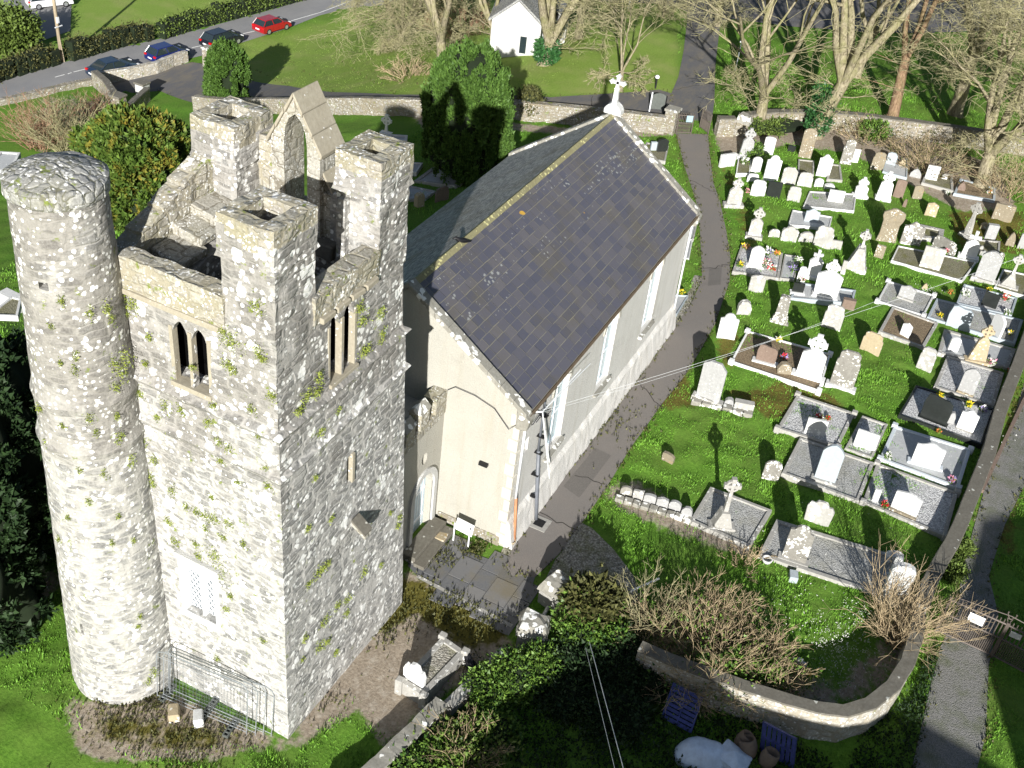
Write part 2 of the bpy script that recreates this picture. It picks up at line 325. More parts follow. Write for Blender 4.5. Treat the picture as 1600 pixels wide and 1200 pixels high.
M['twig_red'] = bark('reddish_twigs', (.22,.12,.08), (.48,.3,.2), ma=.1)
M['void'] = plain('void_black', (.004,.004,.004), 1, spec=0)  # near black colour painted for the darkness inside the tower windows
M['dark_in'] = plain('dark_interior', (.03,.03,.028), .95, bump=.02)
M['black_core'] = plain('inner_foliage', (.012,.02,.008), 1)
M['wood_dark'] = plain('painted_louvre', (.05,.05,.05), .8)
M['iron'] = plain('dark_iron', (.035,.035,.037), .5, metal=.6)
M['rust_iron'] = plain('grey_brown_iron', (.12,.1,.085), .6, metal=.2)
M['galv'] = plain('galvanised_steel', (.42,.45,.48), .4, metal=.6)
M['plastic_grey'] = plain('grey_plastic_block', (.1,.11,.1), .7)
M['pvc_white'] = plain('white_paint', (.8,.82,.84), .4, var=.06)
M['pvc_grey'] = plain('grey_downpipe', (.14,.15,.17), .4)
M['terracotta'] = plain('terracotta', (.42,.2,.1), .7)
M['bluepaint'] = plain('pale_blue_paint', (.5,.6,.66), .5, var=.08)
M['glass'] = plain('pale_window_glass', (.3,.42,.48), .12, var=.15, sc_=1.5, spec=.6)
M['gutter'] = plain('brown_gutter', (.12,.09,.06), .6)
M['cable'] = plain('white_cable', (.7,.72,.72), .5)
M['cable_d'] = plain('dark_cable', (.05,.05,.06), .5)
M['paper'] = plain('white_notice', (.88,.88,.88), .6, var=.03)
M['bluepallet'] = plain('blue_painted_wood', (.045,.06,.2), .6, var=.35, sc_=5)
M['tarp'] = plain('white_sheeting', (.6,.7,.85), .45, var=.2, sc_=3, bump=.03)
M['greentarp'] = plain('green_panel', (.02,.1,.05), .4)
M['clay'] = plain('clay_pot', (.2,.15,.11), .8)
M['yellow'] = plain('yellow_petals', (.8,.62,.03), .6)
M['red'] = plain('red_petals', (.6,.02,.03), .6)
M['pink'] = plain('pink_petals', (.75,.3,.4), .6)
M['purple'] = plain('purple_petals', (.35,.28,.55), .6)
M['whitefl'] = plain('white_flower_petals', (.85,.85,.8), .6)
M['orangepot'] = plain('orange_pot', (.6,.2,.06), .6)
M['feather'] = plain('black_feathers', (.012,.012,.014), .5)
M['tyre'] = plain('tyre_rubber', (.02,.02,.02), .9)
M['rim'] = plain('alloy_rim', (.55,.56,.58), .3, metal=.7)
M['carglass'] = plain('car_glass', (.02,.03,.035), .08, spec=.8)
M['taillight'] = plain('red_lens', (.5,.01,.01), .2)
M['headlight'] = plain('clear_lens', (.7,.7,.7), .15)
M['line'] = plain('road_paint', (.75,.75,.72), .8, var=.2)
M['pole'] = plain('creosoted_pole', (.33,.27,.19), .9, sc_=3)
def carpaint(name, c):
    m = NM(name, .28, .5); m.col(m.mix(m.rng(m.noise(m.obj(), 4, 3), .3, .7), c, tuple(x*.8 for x in c))); m.b.inputs['Coat Weight'].default_value = .6; m.b.inputs['Coat Roughness'].default_value = .06; return m.m
# ================================================================ GROUND
def poly(*pp): return [tuple(G(x, y)[:2]) for x, y in pp]
PATH = poly((1056,208),(1070,262),(1083,300),(1092,330),(1094,370),(1096,407),(1097,430),(1090,452),(1076,480),(1062,500),(1038,535),(1015,570),(972,627),(940,670),(907,710),(865,762),(835,803),(806,850),(784,884),(800,900),(836,902),(867,872),(882,857),(900,827),(917,807),(955,750),(985,700),(1007,670),(1035,630),(1060,600),(1070,587),(1087,560),(1117,507),(1132,462),(1140,440),(1141,400),(1135,362),(1125,315),(1115,287),(1110,250),(1106,210))
PAVE = poly((655,860),(682,841),(722,859),(762,873),(784,884),(800,900),(836,902),(828,925),(800,978),(652,900),(637,884))
LANE = poly((1600,600),(1575,680),(1545,740),(1520,830),(1502,900),(1496,960),(1470,1010),(1452,1080),(1425,1200),(1405,1300),(1500,1300),(1540,1150),(1545,1040),(1560,960),(1545,900),(1570,820),(1600,760),(1650,640),(1650,520))
DRIVE = poly((1050,186),(1046,172),(1049,146),(1060,120),(1068,80),(1074,30),(1068,-30),(1150,-30),(1142,30),(1125,40),(1118,100),(1116,160),(1112,190))
DRIVE2 = poly((1049,146),(1030,140),(1000,143),(940,147),(860,152),(760,150),(700,150),(620,148),(520,144),(450,134),(396,127),(330,95),(318,100),(300,97),(240,112),(180,128),(150,136),(192,146),(250,142),(300,160),(420,167),(560,172),(640,176),(700,178),(860,178),(940,183),(1050,190))
ROAD = poly((-120,170),(0,124),(100,97),(200,72),(300,49),(400,22),(470,2),(540,-20),(640,-50),(690,-20),(600,8),(548,12),(500,24),(450,44),(380,66),(320,86),(250,102),(180,118),(100,135),(0,160),(-120,200))
TOPROAD = poly((880,-60),(900,-2),(960,4),(1040,8),(1110,30),(1142,30),(1240,42),(1350,50),(1450,52),(1610,45),(1700,40),(1700,-60))
PARK = poly((-60,55),(0,62),(60,66),(110,48),(112,0),(130,-40),(-60,-40))
def pip(P, x, y):
    P = np.array(P); ins = np.zeros(x.shape, bool); n = len(P); d = np.full(x.shape, 1e9)
    for i in range(n):
        x0, y0 = P[i]; x1, y1 = P[(i+1) % n]
        c = ((y0 > y) != (y1 > y)) & (x < (x1-x0)*(y-y0)/((y1-y0) if y1 != y0 else 1e-9)+x0); ins ^= c
        L = (x1-x0)**2+(y1-y0)**2; t = np.clip(((x-x0)*(x1-x0)+(y-y0)*(y1-y0))/L, 0, 1)
        d = np.minimum(d, np.hypot(x-x0-t*(x1-x0), y-y0-t*(y1-y0)))
    return np.where(ins, -d, d)     # signed distance
GPATCH = poly((905,815),(880,860),(868,874),(850,910),(900,925),(960,960),(1000,940),(990,900),(960,860),(925,825))
FLAT = [GPATCH, PATH, PAVE, LANE, DRIVE, DRIVE2, ROAD, TOPROAD, PARK,
        [(17.5,13),(25.3,13),(25.3,20.8),(17.5,20.8)], [(25,11.3),(48.2,11.3),(48.2,21.3),(25,21.3)]]
SOIL = [(poly((100,1090),(120,1170),(150,1190),(330,1190),(420,1165),(455,1170),(520,1130),(560,1110),(585,1150),(600,1165),(700,1080),(800,1010),(790,985),(640,890),(590,940),(450,1160),(245,1075),(190,1100)), 1.0),
        (poly((1050,505),(1100,430),(1120,440),(870,780),(800,880),(780,880)), .3),
        (poly((1110,200),(1400,200),(1560,260),(1590,330),(1500,330),(1400,280),(1330,240),(1230,225),(1180,240),(1130,250)), .9),
        (poly((640,180),(770,190),(900,200),(1040,190),(1050,215),(940,215),(860,210),(660,205)), .8),
        (poly((0,890),(60,880),(100,900),(70,960),(40,1000),(0,1010)), .9),
        (poly((930,760),(990,745),(1190,850),(1180,880),(1080,850),(960,800)), .7),
        (poly((720,0),(880,0),(880,60),(700,150),(560,140),(600,60)), .35),
        (poly((60,145),(190,150),(230,190),(130,260),(30,230),(40,180)), .5),
        (poly((1440,860),(1460,960),(1430,1060),(1300,1130),(1180,1110),(1150,1050),(1300,1060),(1380,980)), .6)]
MOSS = [(poly((600,900),(660,905),(720,940),(800,985),(780,1010),(720,1010),(650,960),(590,990),(560,990),(590,930)), .95),
        (poly((1000,600),(1070,560),(1090,640),(1000,640)), .8), (poly((1120,520),(1160,515),(1140,580),(1120,560)), .9),
        (poly((1130,610),(1210,600),(1200,580),(1310,620),(1330,650),(1200,660)), .8),
        (poly((1110,240),(1140,240),(1200,380),(1160,400),(1130,300)), .55),
        (poly((150,1110),(330,1130),(430,1160),(300,1180),(130,1160)), .7),
        (poly((1480,330),(1600,330),(1600,400),(1500,390)), .9), (poly((1570,600),(1600,560),(1600,900),(1560,860),(1540,960),(1520,940)), .6)]
LAWN = [poly((380,66),(600,8),(640,-30),(880,-30),(1060,-30),(1060,145),(860,150),(640,148),(520,143),(385,125)), poly((100,60),(130,-30),(560,-30),(400,0),(240,40),(110,66)), poly((0,80),(60,70),(110,66),(240,40),(200,60),(0,110))]
def axis(segs):
    a = []
    for s0, s1, st in segs: a += list(np.arange(s0, s1, st))
    return np.array(a+[segs[-1][1]])
gx = axis([(-160,8,8),(8,14,.6),(14,62,.26),(62,100,.5),(100,140,2),(140,420,10)])
gy = axis([(-160,-20,8),(-20,-9,.8),(-9,30,.26),(30,60,.5),(60,110,1.6),(110,420,10)])
X, Y = np.meshgrid(gx, gy, indexing='ij')
fl = np.min([pip(P, X, Y) for P in FLAT], axis=0)
amp = sstep(.25, .7, fl)*sstep(-60, 0, X)
def smooth_noise(X, Y, s, seed):
    r = np.random.RandomState(seed); g = r.rand(64, 64); x = (X/s) % 64; y = (Y/s) % 64
    i = np.floor(x).astype(int); j = np.floor(y).astype(int); u = x-i; v = y-j; u = u*u*(3-2*u); v = v*v*(3-2*v)
    i %= 64; j %= 64; i2 = (i+1) % 64; j2 = (j+1) % 64
    return (g[i, j]*(1-u)*(1-v)+g[i2, j]*u*(1-v)+g[i, j2]*(1-u)*v+g[i2, j2]*u*v)-.5
lawn = np.zeros_like(X)
for P in LAWN: lawn = np.maximum(lawn, sstep(.6, -.6, pip(P, X, Y)))
soil = np.zeros_like(X)
for P, a in SOIL: soil = np.maximum(soil, a*sstep(.8, -.8, pip(P, X, Y)))
moss = np.zeros_like(X)
for P, a in MOSS: moss = np.maximum(moss, a*sstep(.8, -.8, pip(P, X, Y)))
bum = smooth_noise(X, Y, .55, 1)*.15+smooth_noise(X, Y, 1.4, 2)*.12+smooth_noise(X, Y, 3.7, 3)*.12+np.random.RandomState(5).rand(*X.shape)*.035
GZ = hh(X, Y)+bum*amp*(1-.75*lawn)*(1-.7*np.clip(soil, 0, 1))*sstep(-.0, .8, amp)-.02*(amp < .05)
nx, ny = X.shape
V = np.stack([X, Y, GZ], -1).reshape(-1, 3); idx = np.arange(nx*ny).reshape(nx, ny)
F = np.stack([idx[:-1, :-1], idx[1:, :-1], idx[1:, 1:], idx[:-1, 1:]], -1).reshape(-1, 4)
o = fastmesh('ground', V, F, M['ground'], attr={'soil': ('POINT', soil.ravel()), 'moss': ('POINT', moss.ravel()), 'lawn': ('POINT', lawn.ravel())}, smooth=True)
tag(o, kind='structure')
def sheet(name, P, z, mat, st=1.2, kind='structure'):
    """flat ribbon that follows the terrain: polygon filled, cut on a grid so that it bends with the slope"""
    bm = bmesh.new(); vs = [bm.verts.new((x, y, 0)) for x, y in P]; bm.faces.new(vs)
    for ax in (0, 1):
        lo = min(p[ax] for p in P); hi = max(p[ax] for p in P); k = lo+st
        while k < hi:
            n = (1, 0, 0) if ax == 0 else (0, 1, 0); c = (k, 0, 0) if ax == 0 else (0, k, 0)
            bmesh.ops.bisect_plane(bm, geom=bm.verts[:]+bm.edges[:]+bm.faces[:], plane_co=c, plane_no=n); k += st
    for v in bm.verts: v.co.z = float(hh(v.co.x, v.co.y))+z
    bmesh.ops.recalc_face_normals(bm, faces=bm.faces)
    me = bpy.data.meshes.new(name); bm.to_mesh(me); bm.free()
    if me.polygons and me.polygons[0].normal.z < 0: me.flip_normals()
    o = bpy.data.objects.new(name, me); COL.objects.link(o); me.materials.append(mat)
    if kind: o['kind'] = kind
    return o
sheet('church_path', PATH, .010, M['asphalt'])
sheet('lane', LANE, .006, gravel('lane_tarmac', (.2,.2,.19), (.3,.29,.28), (.12,.12,.1), 30, (.1,.12,.05), .6))
sheet('driveway', DRIVE, .012, M['drive'], .9); sheet('car_park', DRIVE2, .006, M['drive'], .7)
sheet('road', ROAD, .008, M['road'], .7); sheet('upper_road', TOPROAD, .02, M['drive']); sheet('gravel_yard', PARK, .006, M['road'])
# white centre dashes and edge line of the road
ml = MB()
def strip(px, wd=.12, mb=ml, z=.03):
    pts = [G(*p) for p in px]
    for a, b in zip(pts[:-1], pts[1:]):
        d = (b-a); d[2] = 0; d /= np.linalg.norm(d); n = np.array([-d[1], d[0], 0])*wd/2
        mb.add([a-n+[0,0,z], b-n+[0,0,z], b+n+[0,0,z], a+n+[0,0,z]], [(0, 1, 2, 3)])
strip([(86,121),(101,117)]); strip([(106,116),(112,114)]); strip([(115,113),(135,108)]); strip([(300,75),(318,71)]); strip([(380,53),(398,49)]); strip([(455,33),(500,20)]); strip([(500,20),(545,3)])
strip([(40,146),(110,131)], .08); strip([(110,131),(150,121)], .08)
tag(ml.build('road_markings', M['line']), kind='structure')
# flagstones of the forecourt: one mesh of separate slabs
fm = MB(); P = PAVE
mx, Mx = 25.0, 30.0; yy = 8.6; rr = random.Random(4); rows = []
while yy < 15:
    h = rr.uniform(.7, .95); xx = 24.2+rr.uniform(0, .5)
    while xx < 31:
        wd = rr.uniform(.8, 1.5); c = np.array([[xx+.02, yy+.02], [xx+wd-.02, yy+.02], [xx+wd-.02, yy+h-.02], [xx+.02, yy+h-.02]]); rows.append(c); xx += wd
    yy += h
def clip_poly(sub, clip):
    out = [tuple(p) for p in sub]; C = np.array(clip); area = sum(C[i][0]*C[(i+1) % len(C)][1]-C[(i+1) % len(C)][0]*C[i][1] for i in range(len(C)))
    return out
dd = pip(PAVE, np.array([c.mean(0)[0] for c in rows]), np.array([c.mean(0)[1] for c in rows]))
for c, d in zip(rows, dd):
    if d < .12:
        q = rr.uniform(0, .012); fm.add([(x, y, -.02) for x, y in c]+[(x, y, .022+q) for x, y in c], [(4,5,6,7),(0,1,5,4),(1,2,6,5),(2,3,7,6),(3,0,4,7)])
sheet('paved_forecourt_bed', PAVE, .007, M['flags'])
o = fm.build('paved_forecourt', M['flags']); tag(o, kind='structure'); a = o.data.attributes.new('rnd', 'FLOAT', 'FACE')
a.data.foreach_set('value', np.repeat(np.random.RandomState(3).rand(len(o.data.polygons)//5), 5).astype(np.float32))
# pale edging strip of the forecourt
eb = MB(); strip([(652,901),(800,979)], .16, eb, .03); tag(eb.build('paving_edge', M['concrete']), kind='structure')
sheet('gravel_strip', poly((1097,432),(1076,480),(1062,500),(1015,570),(940,670),(865,762),(806,850),(786,884),(780,868),(800,830),(850,765),(910,690),(975,600),(1042,510),(1062,478),(1085,430)), .006, M['gravel_strip'])
sheet('gravel_patch', GPATCH, .004, M['gravel_strip'])

pm_ = NM('tarmac_repair', .9, .2); pm_.col(pm_.mix(pm_.rng(pm_.noise(pm_.pos(), 28, 3, .7), .3, .7), (.125,.115,.105), (.18,.167,.153))); REP = pm_.m
sheet('path_repair', poly((880,760),(930,700),(955,712),(905,778)), .014, REP); sheet('path_repair', poly((1108,420),(1128,418),(1126,445),(1106,447)), .014, REP); sheet('drive_repair', poly((880,160),(940,158),(945,176),(885,178)), .018, REP)
cr = MB(); rr = random.Random(9)
for (ax, ay, bx_, by_) in ((835,800,905,830),(900,740,950,760),(1000,600,1035,640),(1092,420,1140,415),(1075,280,1118,300),(925,150,925,182),(960,145,958,184),(1050,140,1115,130)):
    A_ = G(ax, ay); B_ = G(bx_, by_); P_ = [A_+(B_-A_)*t+np.array([rr.gauss(0, .07), rr.gauss(0, .07), 0]) for t in np.linspace(0, 1, 9)]
    for a_, b_ in zip(P_[:-1], P_[1:]):
        d_ = b_-a_; d_[2] = 0; d_ /= np.linalg.norm(d_); n_ = np.array([-d_[1], d_[0], 0])*.02; z_ = np.array([0, 0, .018]); cr.add([a_-n_+z_, b_-n_+z_, b_+n_+z_, a_+n_+z_], [(0, 1, 2, 3)])
tag(cr.build('tarmac_cracks', plain('crack_filler', (.05,.045,.04), .95)), kind='structure')
# ================================================================ TOWER
TX, TY, TA, BT = 18.0486, 13.4503, -0.0143, .0269
tw = empty('church_tower', (TX, TY, 0), TA, 'tall ruined square stone tower with a round stair turret, corner turrets and a bellcote', 'tower')
def toL(p):   # world -> tower coordinates
    x, y = p[0]-TX, p[1]-TY; c, s = cos(-TA), sin(-TA); return np.array([c*x-s*y, s*x+c*y, p[2]])
S = 6.8
def boolean(o, cutters):
    for c in cutters:
        md = o.modifiers.new('b', 'BOOLEAN'); md.object = c; md.operation = 'DIFFERENCE'; md.solver = 'EXACT'
    bpy.context.view_layer.update(); dg = bpy.context.evaluated_depsgraph_get()
    me = bpy.data.meshes.new_from_object(o.evaluated_get(dg)); old = o.data; o.modifiers.clear(); o.data = me; bpy.data.meshes.remove(old)
    for c in cutters: m_ = c.data; bpy.data.objects.remove(c); bpy.data.meshes.remove(m_)
def arch(w, z0, zs, za, n=7, pointed=False):
    """outline (u,z) of an opening: width w, sill z0, spring zs, apex za"""
    pts = [(-w/2, z0), (w/2, z0)]
    for i in range(n+1):
        t = i/n
        if pointed: u = w/2*(1-t); z = zs+(za-zs)*sin(t*pi/2)**.9
        else: u = w/2*cos(t*pi/2); z = zs+(za-zs)*sin(t*pi/2)
        pts.append((u, z))
    for i in range(n-1, -1, -1):
        u, z = pts[2+i]; pts.append((-u, z))
    return pts
wall = MB()
lv = [(-.6, 0), (1.2, 0), (4, 0), (7, 0), (10.35, 0), (10.6, -.14), (10.75, -.02), (11.75, .0), (11.95, -.13), (12.1, .06), (14.55, .06)]
def ring(z, ex, b=BT):
    o_ = b*max(z, 0)+ex; return [(o_, o_, z), (S-o_, o_, z), (S-o_, S-o_, z), (o_, S-o_, z)]
vs = []; fs = []
for z, e in lv: vs += ring(z, e)
inn = [(14.55, 1.5), (7.0, 1.35)]
for z, e in inn: vs += [(e, e, z), (S-e, e, z), (S-e, S-e, z), (e, S-e, z)]
n = len(lv)+len(inn)
for i in range(n-1): fs += [(i*4+k, i*4+(k+1) % 4, (i+1)*4+(k+1) % 4, (i+1)*4+k) for k in range(4)]
fs += [(3, 2, 1, 0), tuple(range((n-1)*4, n*4))]
wall.add(vs, fs)
# subdivide and roughen the faces a little
def rough_build(mb, name, mat, parent, cell=.35, amp=.035, sc_=2.2):
    o = mb.build(name, mat, parent); bm = bmesh.new(); bm.from_mesh(o.data)
    xs = [v.co for v in bm.verts]
    for ax in range(3):
        lo = min(v[ax] for v in xs); hi = max(v[ax] for v in xs); k = lo+cell
        while k < hi-.02:
            nrm = [0, 0, 0]; nrm[ax] = 1; co = [0, 0, 0]; co[ax] = k
            bmesh.ops.bisect_plane(bm, geom=bm.verts[:]+bm.edges[:]+bm.faces[:], plane_co=co, plane_no=nrm); k += cell
    for v in bm.verts:
        d = mn.noise_vector(v.co*sc_); v.co += d*amp+mn.noise_vector(v.co*sc_*3.1)*amp*.5
    bm.to_mesh(o.data); bm.free(); return o
wo = wall.build('tower_walls', M['tower'], tw)
cut = []
def cutL(yc, w_, z0, zs, za, depth=2.2, pointed=True, x0=-.5):
    m = MB().prism(arch(w_, z0, zs, za, pointed=pointed), (x0, yc, 0), (0, 1, 0), (0, 0, 1), (1, 0, 0), depth); c = m.build('c', None, tw); cut.append(c)
def cutR(xc, w_, z0, zs, za, depth=2.2, pointed=True):
    m = MB().prism(arch(w_, z0, zs, za, pointed=pointed), (xc, -.5, 0), (1, 0, 0), (0, 0, 1), (0, 1, 0), depth); c = m.build('c', None, tw); cut.append(c)
cutL(3.45, .5, 12.32, 13.85, 14.25); cutL(2.83, .5, 12.32, 13.85, 14.25)
cutR(2.98, .56, 12.2, 13.8, 14.35); cutR(3.62, .56, 12.2, 13.8, 14.35)
cutR(3.48, .2, 8.15, 9.12, 9.14)
m = MB().box(-.4, .42, 2.55, 3.9, 3.6, 5.95); cut.append(m.build('c', None, tw))
# a broken doorway between wall head and walk on the far side
cut.append(MB().box(.6, 1.7, 2.3, 4.5, 12.34, 14.44).build('c', None, tw)); cut.append(MB().box(2.4, 4.9, .6, 1.7, 12.25, 14.46).build('c', None, tw)); cut.append(MB().box(3.3, 4.2, .42, 1.7, 8.0, 9.3).build('c', None, tw))
boolean(wo, cut); cut = []
bm = bmesh.new(); bm.from_mesh(wo.data)
for ax, (lo, hi) in enumerate(((0, 6.8), (0, 6.8), (-.6, 14.5))):
    k = lo+.3
    while k < hi-.1:
        nrm = [0, 0, 0]; nrm[ax] = 1; co = [0, 0, 0]; co[ax] = k
        bmesh.ops.bisect_plane(bm, geom=bm.verts[:]+bm.edges[:]+bm.faces[:], plane_co=co, plane_no=nrm); k += .3
for v in bm.verts: v.co += mn.noise_vector(v.co*2.1)*.02+mn.noise_vector(v.co*5.3)*.014
bm.to_mesh(wo.data); bm.free()
# window dressings
def window(fr, wn, parent, side, c0, z0, za):
    pass
wl = MB()
for yc, hw in ((2.53, .06), (3.14, .06), (3.75, .06)): wl.box(.4, .62, yc-hw, yc+hw, 12.3, 14.05)
wl.box(.3, .7, 2.48, 3.8, 12.18, 12.33)
f = wl.jitter(.012, 3).build('window_frame', M['jamb'], tw, bevel=.015)
f2 = MB().prism([(-.78, 13.75), (.78, 13.75), (.78, 14.05), (.35, 14.48), (0, 14.3), (-.35, 14.48), (-.78, 14.05)], (.0, 3.035, 0), (0, 1, 0), (0, 0, 1), (1, 0, 0), .01)
wr_ = MB()
for xc, r_ in ((2.68, .05), (3.3, .07), (3.93, .07)): wr_.box(xc-r_, xc+r_, .4, .62, 12.15, 14.05)
wr_.box(2.65, 3.98, .3, .7, 12.08, 12.21)
wr_.jitter(.012, 3).build('window_frame', M['jamb'], tw, bevel=.015)
MB().box(3.56, 3.7, .16, .55, 8.1, 9.2).build('window_frame', M['jamb'], tw, bevel=.01)
# dark floor inside
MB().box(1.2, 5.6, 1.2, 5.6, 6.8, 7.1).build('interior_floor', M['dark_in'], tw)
MB().box(1.0, 1.06, 2.25, 4.55, 12.1, 14.45).build('void_backing', M['void'], tw); MB().box(2.35, 4.95, 1.0, 1.06, 12.0, 14.46).build('void_backing', M['void'], tw); MB().box(3.2, 4.3, .9, .96, 7.9, 9.4).build('void_backing', M['void'], tw)  # black sheets stand in for the unlit depth behind the openings
# lattice window low on the sunlit face
lw_ = empty('lattice_window', (0, 0, 0)); lw_.parent = tw
m = MB()
m.box(.02, .42, 2.52, 2.62, 3.55, 6.0); m.box(.02, .42, 3.83, 3.93, 3.55, 6.0); m.box(.2, .42, 3.17, 3.28, 3.6, 5.7)
m.box(-.02, .42, 2.48, 3.97, 3.48, 3.6); m.box(.1, .4, 2.55, 3.9, 5.55, 5.98)
m.build('frame', M['pvc_white'], lw_, bevel=.01)
MB().box(-.02, .3, 2.42, 4.03, 5.98, 6.1).build('hood', M['render_white'], lw_, bevel=.02)
MB().box(.36, .4, 2.6, 3.85, 3.6, 5.6).build('glass', plain('grey_leaded_glass', (.16,.18,.2), .3), lw_)
m = MB(); P1, P2 = (2.62, 3.17), (3.28, 3.83)
for a, b in (P1, P2):
    wd = b-a
    for k in np.arange(-1.9, 2.2, .27):
        for sg in (1, -1):
            # diagonal bar clipped to the light
            z0 = 3.6+k*1.0+.0; pts = []
            for t in np.linspace(0, 1, 12):
                y = a+wd*t if sg > 0 else b-wd*t; z = z0+t*wd*1.55
                if 3.6 <= z <= 5.55: pts.append((.34, y, z))
            if len(pts) > 1: m.tube([pts[0], pts[-1]], .02, 4)
m.build('lattice', M['pvc_white'], lw_)
# spout stone
sp = MB().prism([(0, 0), (.5, -.35), (.5, -.2), (0, .22)], (3.55, .15, 6.35), (0, -1, 0), (0, 0, 1), (1, 0, 0), .34); sp.build('spout_stone', M['ashlar'], tw, bevel=.02)
MB().prism([(.02, .2), (.52, -.17), (.52, -.1), (.02, .28)], (3.5, .15, 6.35), (0, -1, 0), (0, 0, 1), (1, 0, 0), .44).build('spout_lid', M['flatcap'], tw, bevel=.01)
# parapets with their string stones
def parapet(name, x0, x1, y0, y1, z0, z1, mat='towertop', seed=0, amp=.05):
    return rough_build(MB().box(x0, x1, y0, y1, z0, z1), name, M[mat], tw, .32, amp, 2.6)
o0 = BT*14.7
parapet('parapet', o0-.02, o0+.52, 1.95, 5.3, 14.5, 15.62)
parapet('parapet', 1.95, 4.95, o0-.05, o0+.55, 14.5, 15.35)
MB().box(o0-.1, o0+.1, 2.1, 5.2, 14.5, 14.66).jitter(.02, 3).build('string_course', M['jamb'], tw, bevel=.03)
st_ = MB()
for k in range(4): st_.box(2.15+k*.68, 2.15+k*.68+.6, o0-.16, o0+.1, 14.48, 14.66)
st_.jitter(.03, 2).build('string_course', M['jamb'], tw, bevel=.03)
pn = MB(); ys0, ys1 = 5.75, 6.35
for i in range(5):
    xa = 1.0+i*.85; xb = xa+.87; za = 15.0+.38*i if i < 4 else 16.4; zb = za+.3
    pn.hexa([(xa, ys0, 14), (xb, ys0, 14), (xb, ys1, 14), (xa, ys1, 14)], [(xa, ys0, za), (xb, ys0, zb), (xb, ys1, zb), (xa, ys1, za)])
rough_build(pn, 'parapet', M['towertop'], tw, .3, .05)
pf = MB().box(5.95, 6.45, 1.9, 5.1, 14.3, 15.2); rough_build(pf, 'parapet', M['towertop'], tw, .35, .05)
# stepped wall-walk slabs climbing to the far left turret
ws = MB()
for i, (x, z) in enumerate(((1.6, 14.45), (2.5, 14.75), (3.4, 15.05), (4.2, 15.35))):
    ws.hexa([(x-.5, 4.5+.12*i, z-.25), (x+.6, 4.5+.12*i, z-.25), (x+.6, 5.75, z-.25), (x-.5, 5.75, z-.25)], [(x-.5, 4.5+.12*i, z), (x+.6, 4.5+.12*i, z), (x+.6, 5.75, z+.14), (x-.5, 5.75, z+.14)])
ws.jitter(.1, 1.2).build('wall_walk', M['ashlar'], tw, bevel=.03)
sa = MB().prism([(0, 0), (4, 0), (4, 1.5), (2.5, 1.1), (1, .8), (0, .35)], (1.1, 4.6, 13.55), (1, 0, 0), (0, 0, 1), (0, 1, 0), .9); rough_build(sa, 'walk_support', M['tower'], tw, .4, .05)
ww = MB(); ww.box(1.0, 1.6, .7, 5, 14.45, 14.6); ww.box(5.3, 6.2, .9, 5.2, 14.4, 14.55); ww.box(1.6, 5.3, .9, 1.5, 14.4, 14.55); ww.jitter(.06, 1.5).build('wall_walk', M['flatcap'], tw, bevel=.03)
# hollow corner turrets
def turret(x0, x1, y0, y1, z0, zs, z1, th=.38, name='corner_turret', over=.07, cutx=None):
    m = MB(); a = over
    def rg(e, z): return [(x0-e, y0-e, z), (x1+e, y0-e, z), (x1+e, y1+e, z), (x0-e, y1+e, z)]
    R = [rg(0.03, z0), rg(0, zs-.16), rg(a+.04, zs-.1), rg(a, zs+.02), rg(a-.02, z1), rg(-th, z1), rg(-th, z1-1.1)]
    vs = sum(R, []); n = len(R); fs = [(i*4+k, i*4+(k+1) % 4, (i+1)*4+(k+1) % 4, (i+1)*4+k) for i in range(n-1) for k in range(4)]
    fs += [(3, 2, 1, 0), tuple(range((n-1)*4, n*4))]; m.add(vs, fs)
    t = rough_build(m, name, M['tower'], tw, .24, .045, 2.4); t.data.materials.append(M['towertop'])
    for p in t.data.polygons:
        if p.normal.z > .5 or p.center.z > z1-.42-.3*mn.noise(p.center*1.3): p.material_index = 1
    return t
turret(.46, 2.06, .44, 2.0, 14.3, 16.88, 17.9)
turret(4.95, 6.4, .42, 1.75, 14.3, 16.85, 17.9)
turret(4.72, 6.3, 4.95, 6.35, 14.3, 16.5, 17.6, th=.34)
# opening beside the far right turret: thin pier and dark slot
rough_build(MB().box(4.72, 4.95, 1.35, 1.6, 14.4, 16.6), 'turret_pier', M['tower'], tw, .3, .03)
rough_build(MB().box(5.5, 6.35, 1.75, 2.35, 14.4, 16.2), 'turret_wall', M['tower'], tw, .3, .04)
rough_build(MB().box(5.7, 6.35, 4.3, 4.98, 14.4, 17.1), 'turret_wall', M['towertop'], tw, .3, .05)
# bellcote
bc = empty('bellcote', (0, 0, 0)); bc.parent = tw
bx0, bx1, yc, ha = 5.38, 6.3, 3.42, .8
m = MB()
out = [(-ha, 14.5), (-.38, 14.5), (-.38, 17.35), (-.33, 17.75), (-.2, 18.05), (0, 18.22), (.2, 18.05), (.33, 17.75), (.38, 17.35), (.38, 14.5), (ha, 14.5), (ha, 17.4), (0, 18.75), (-ha, 17.4)]
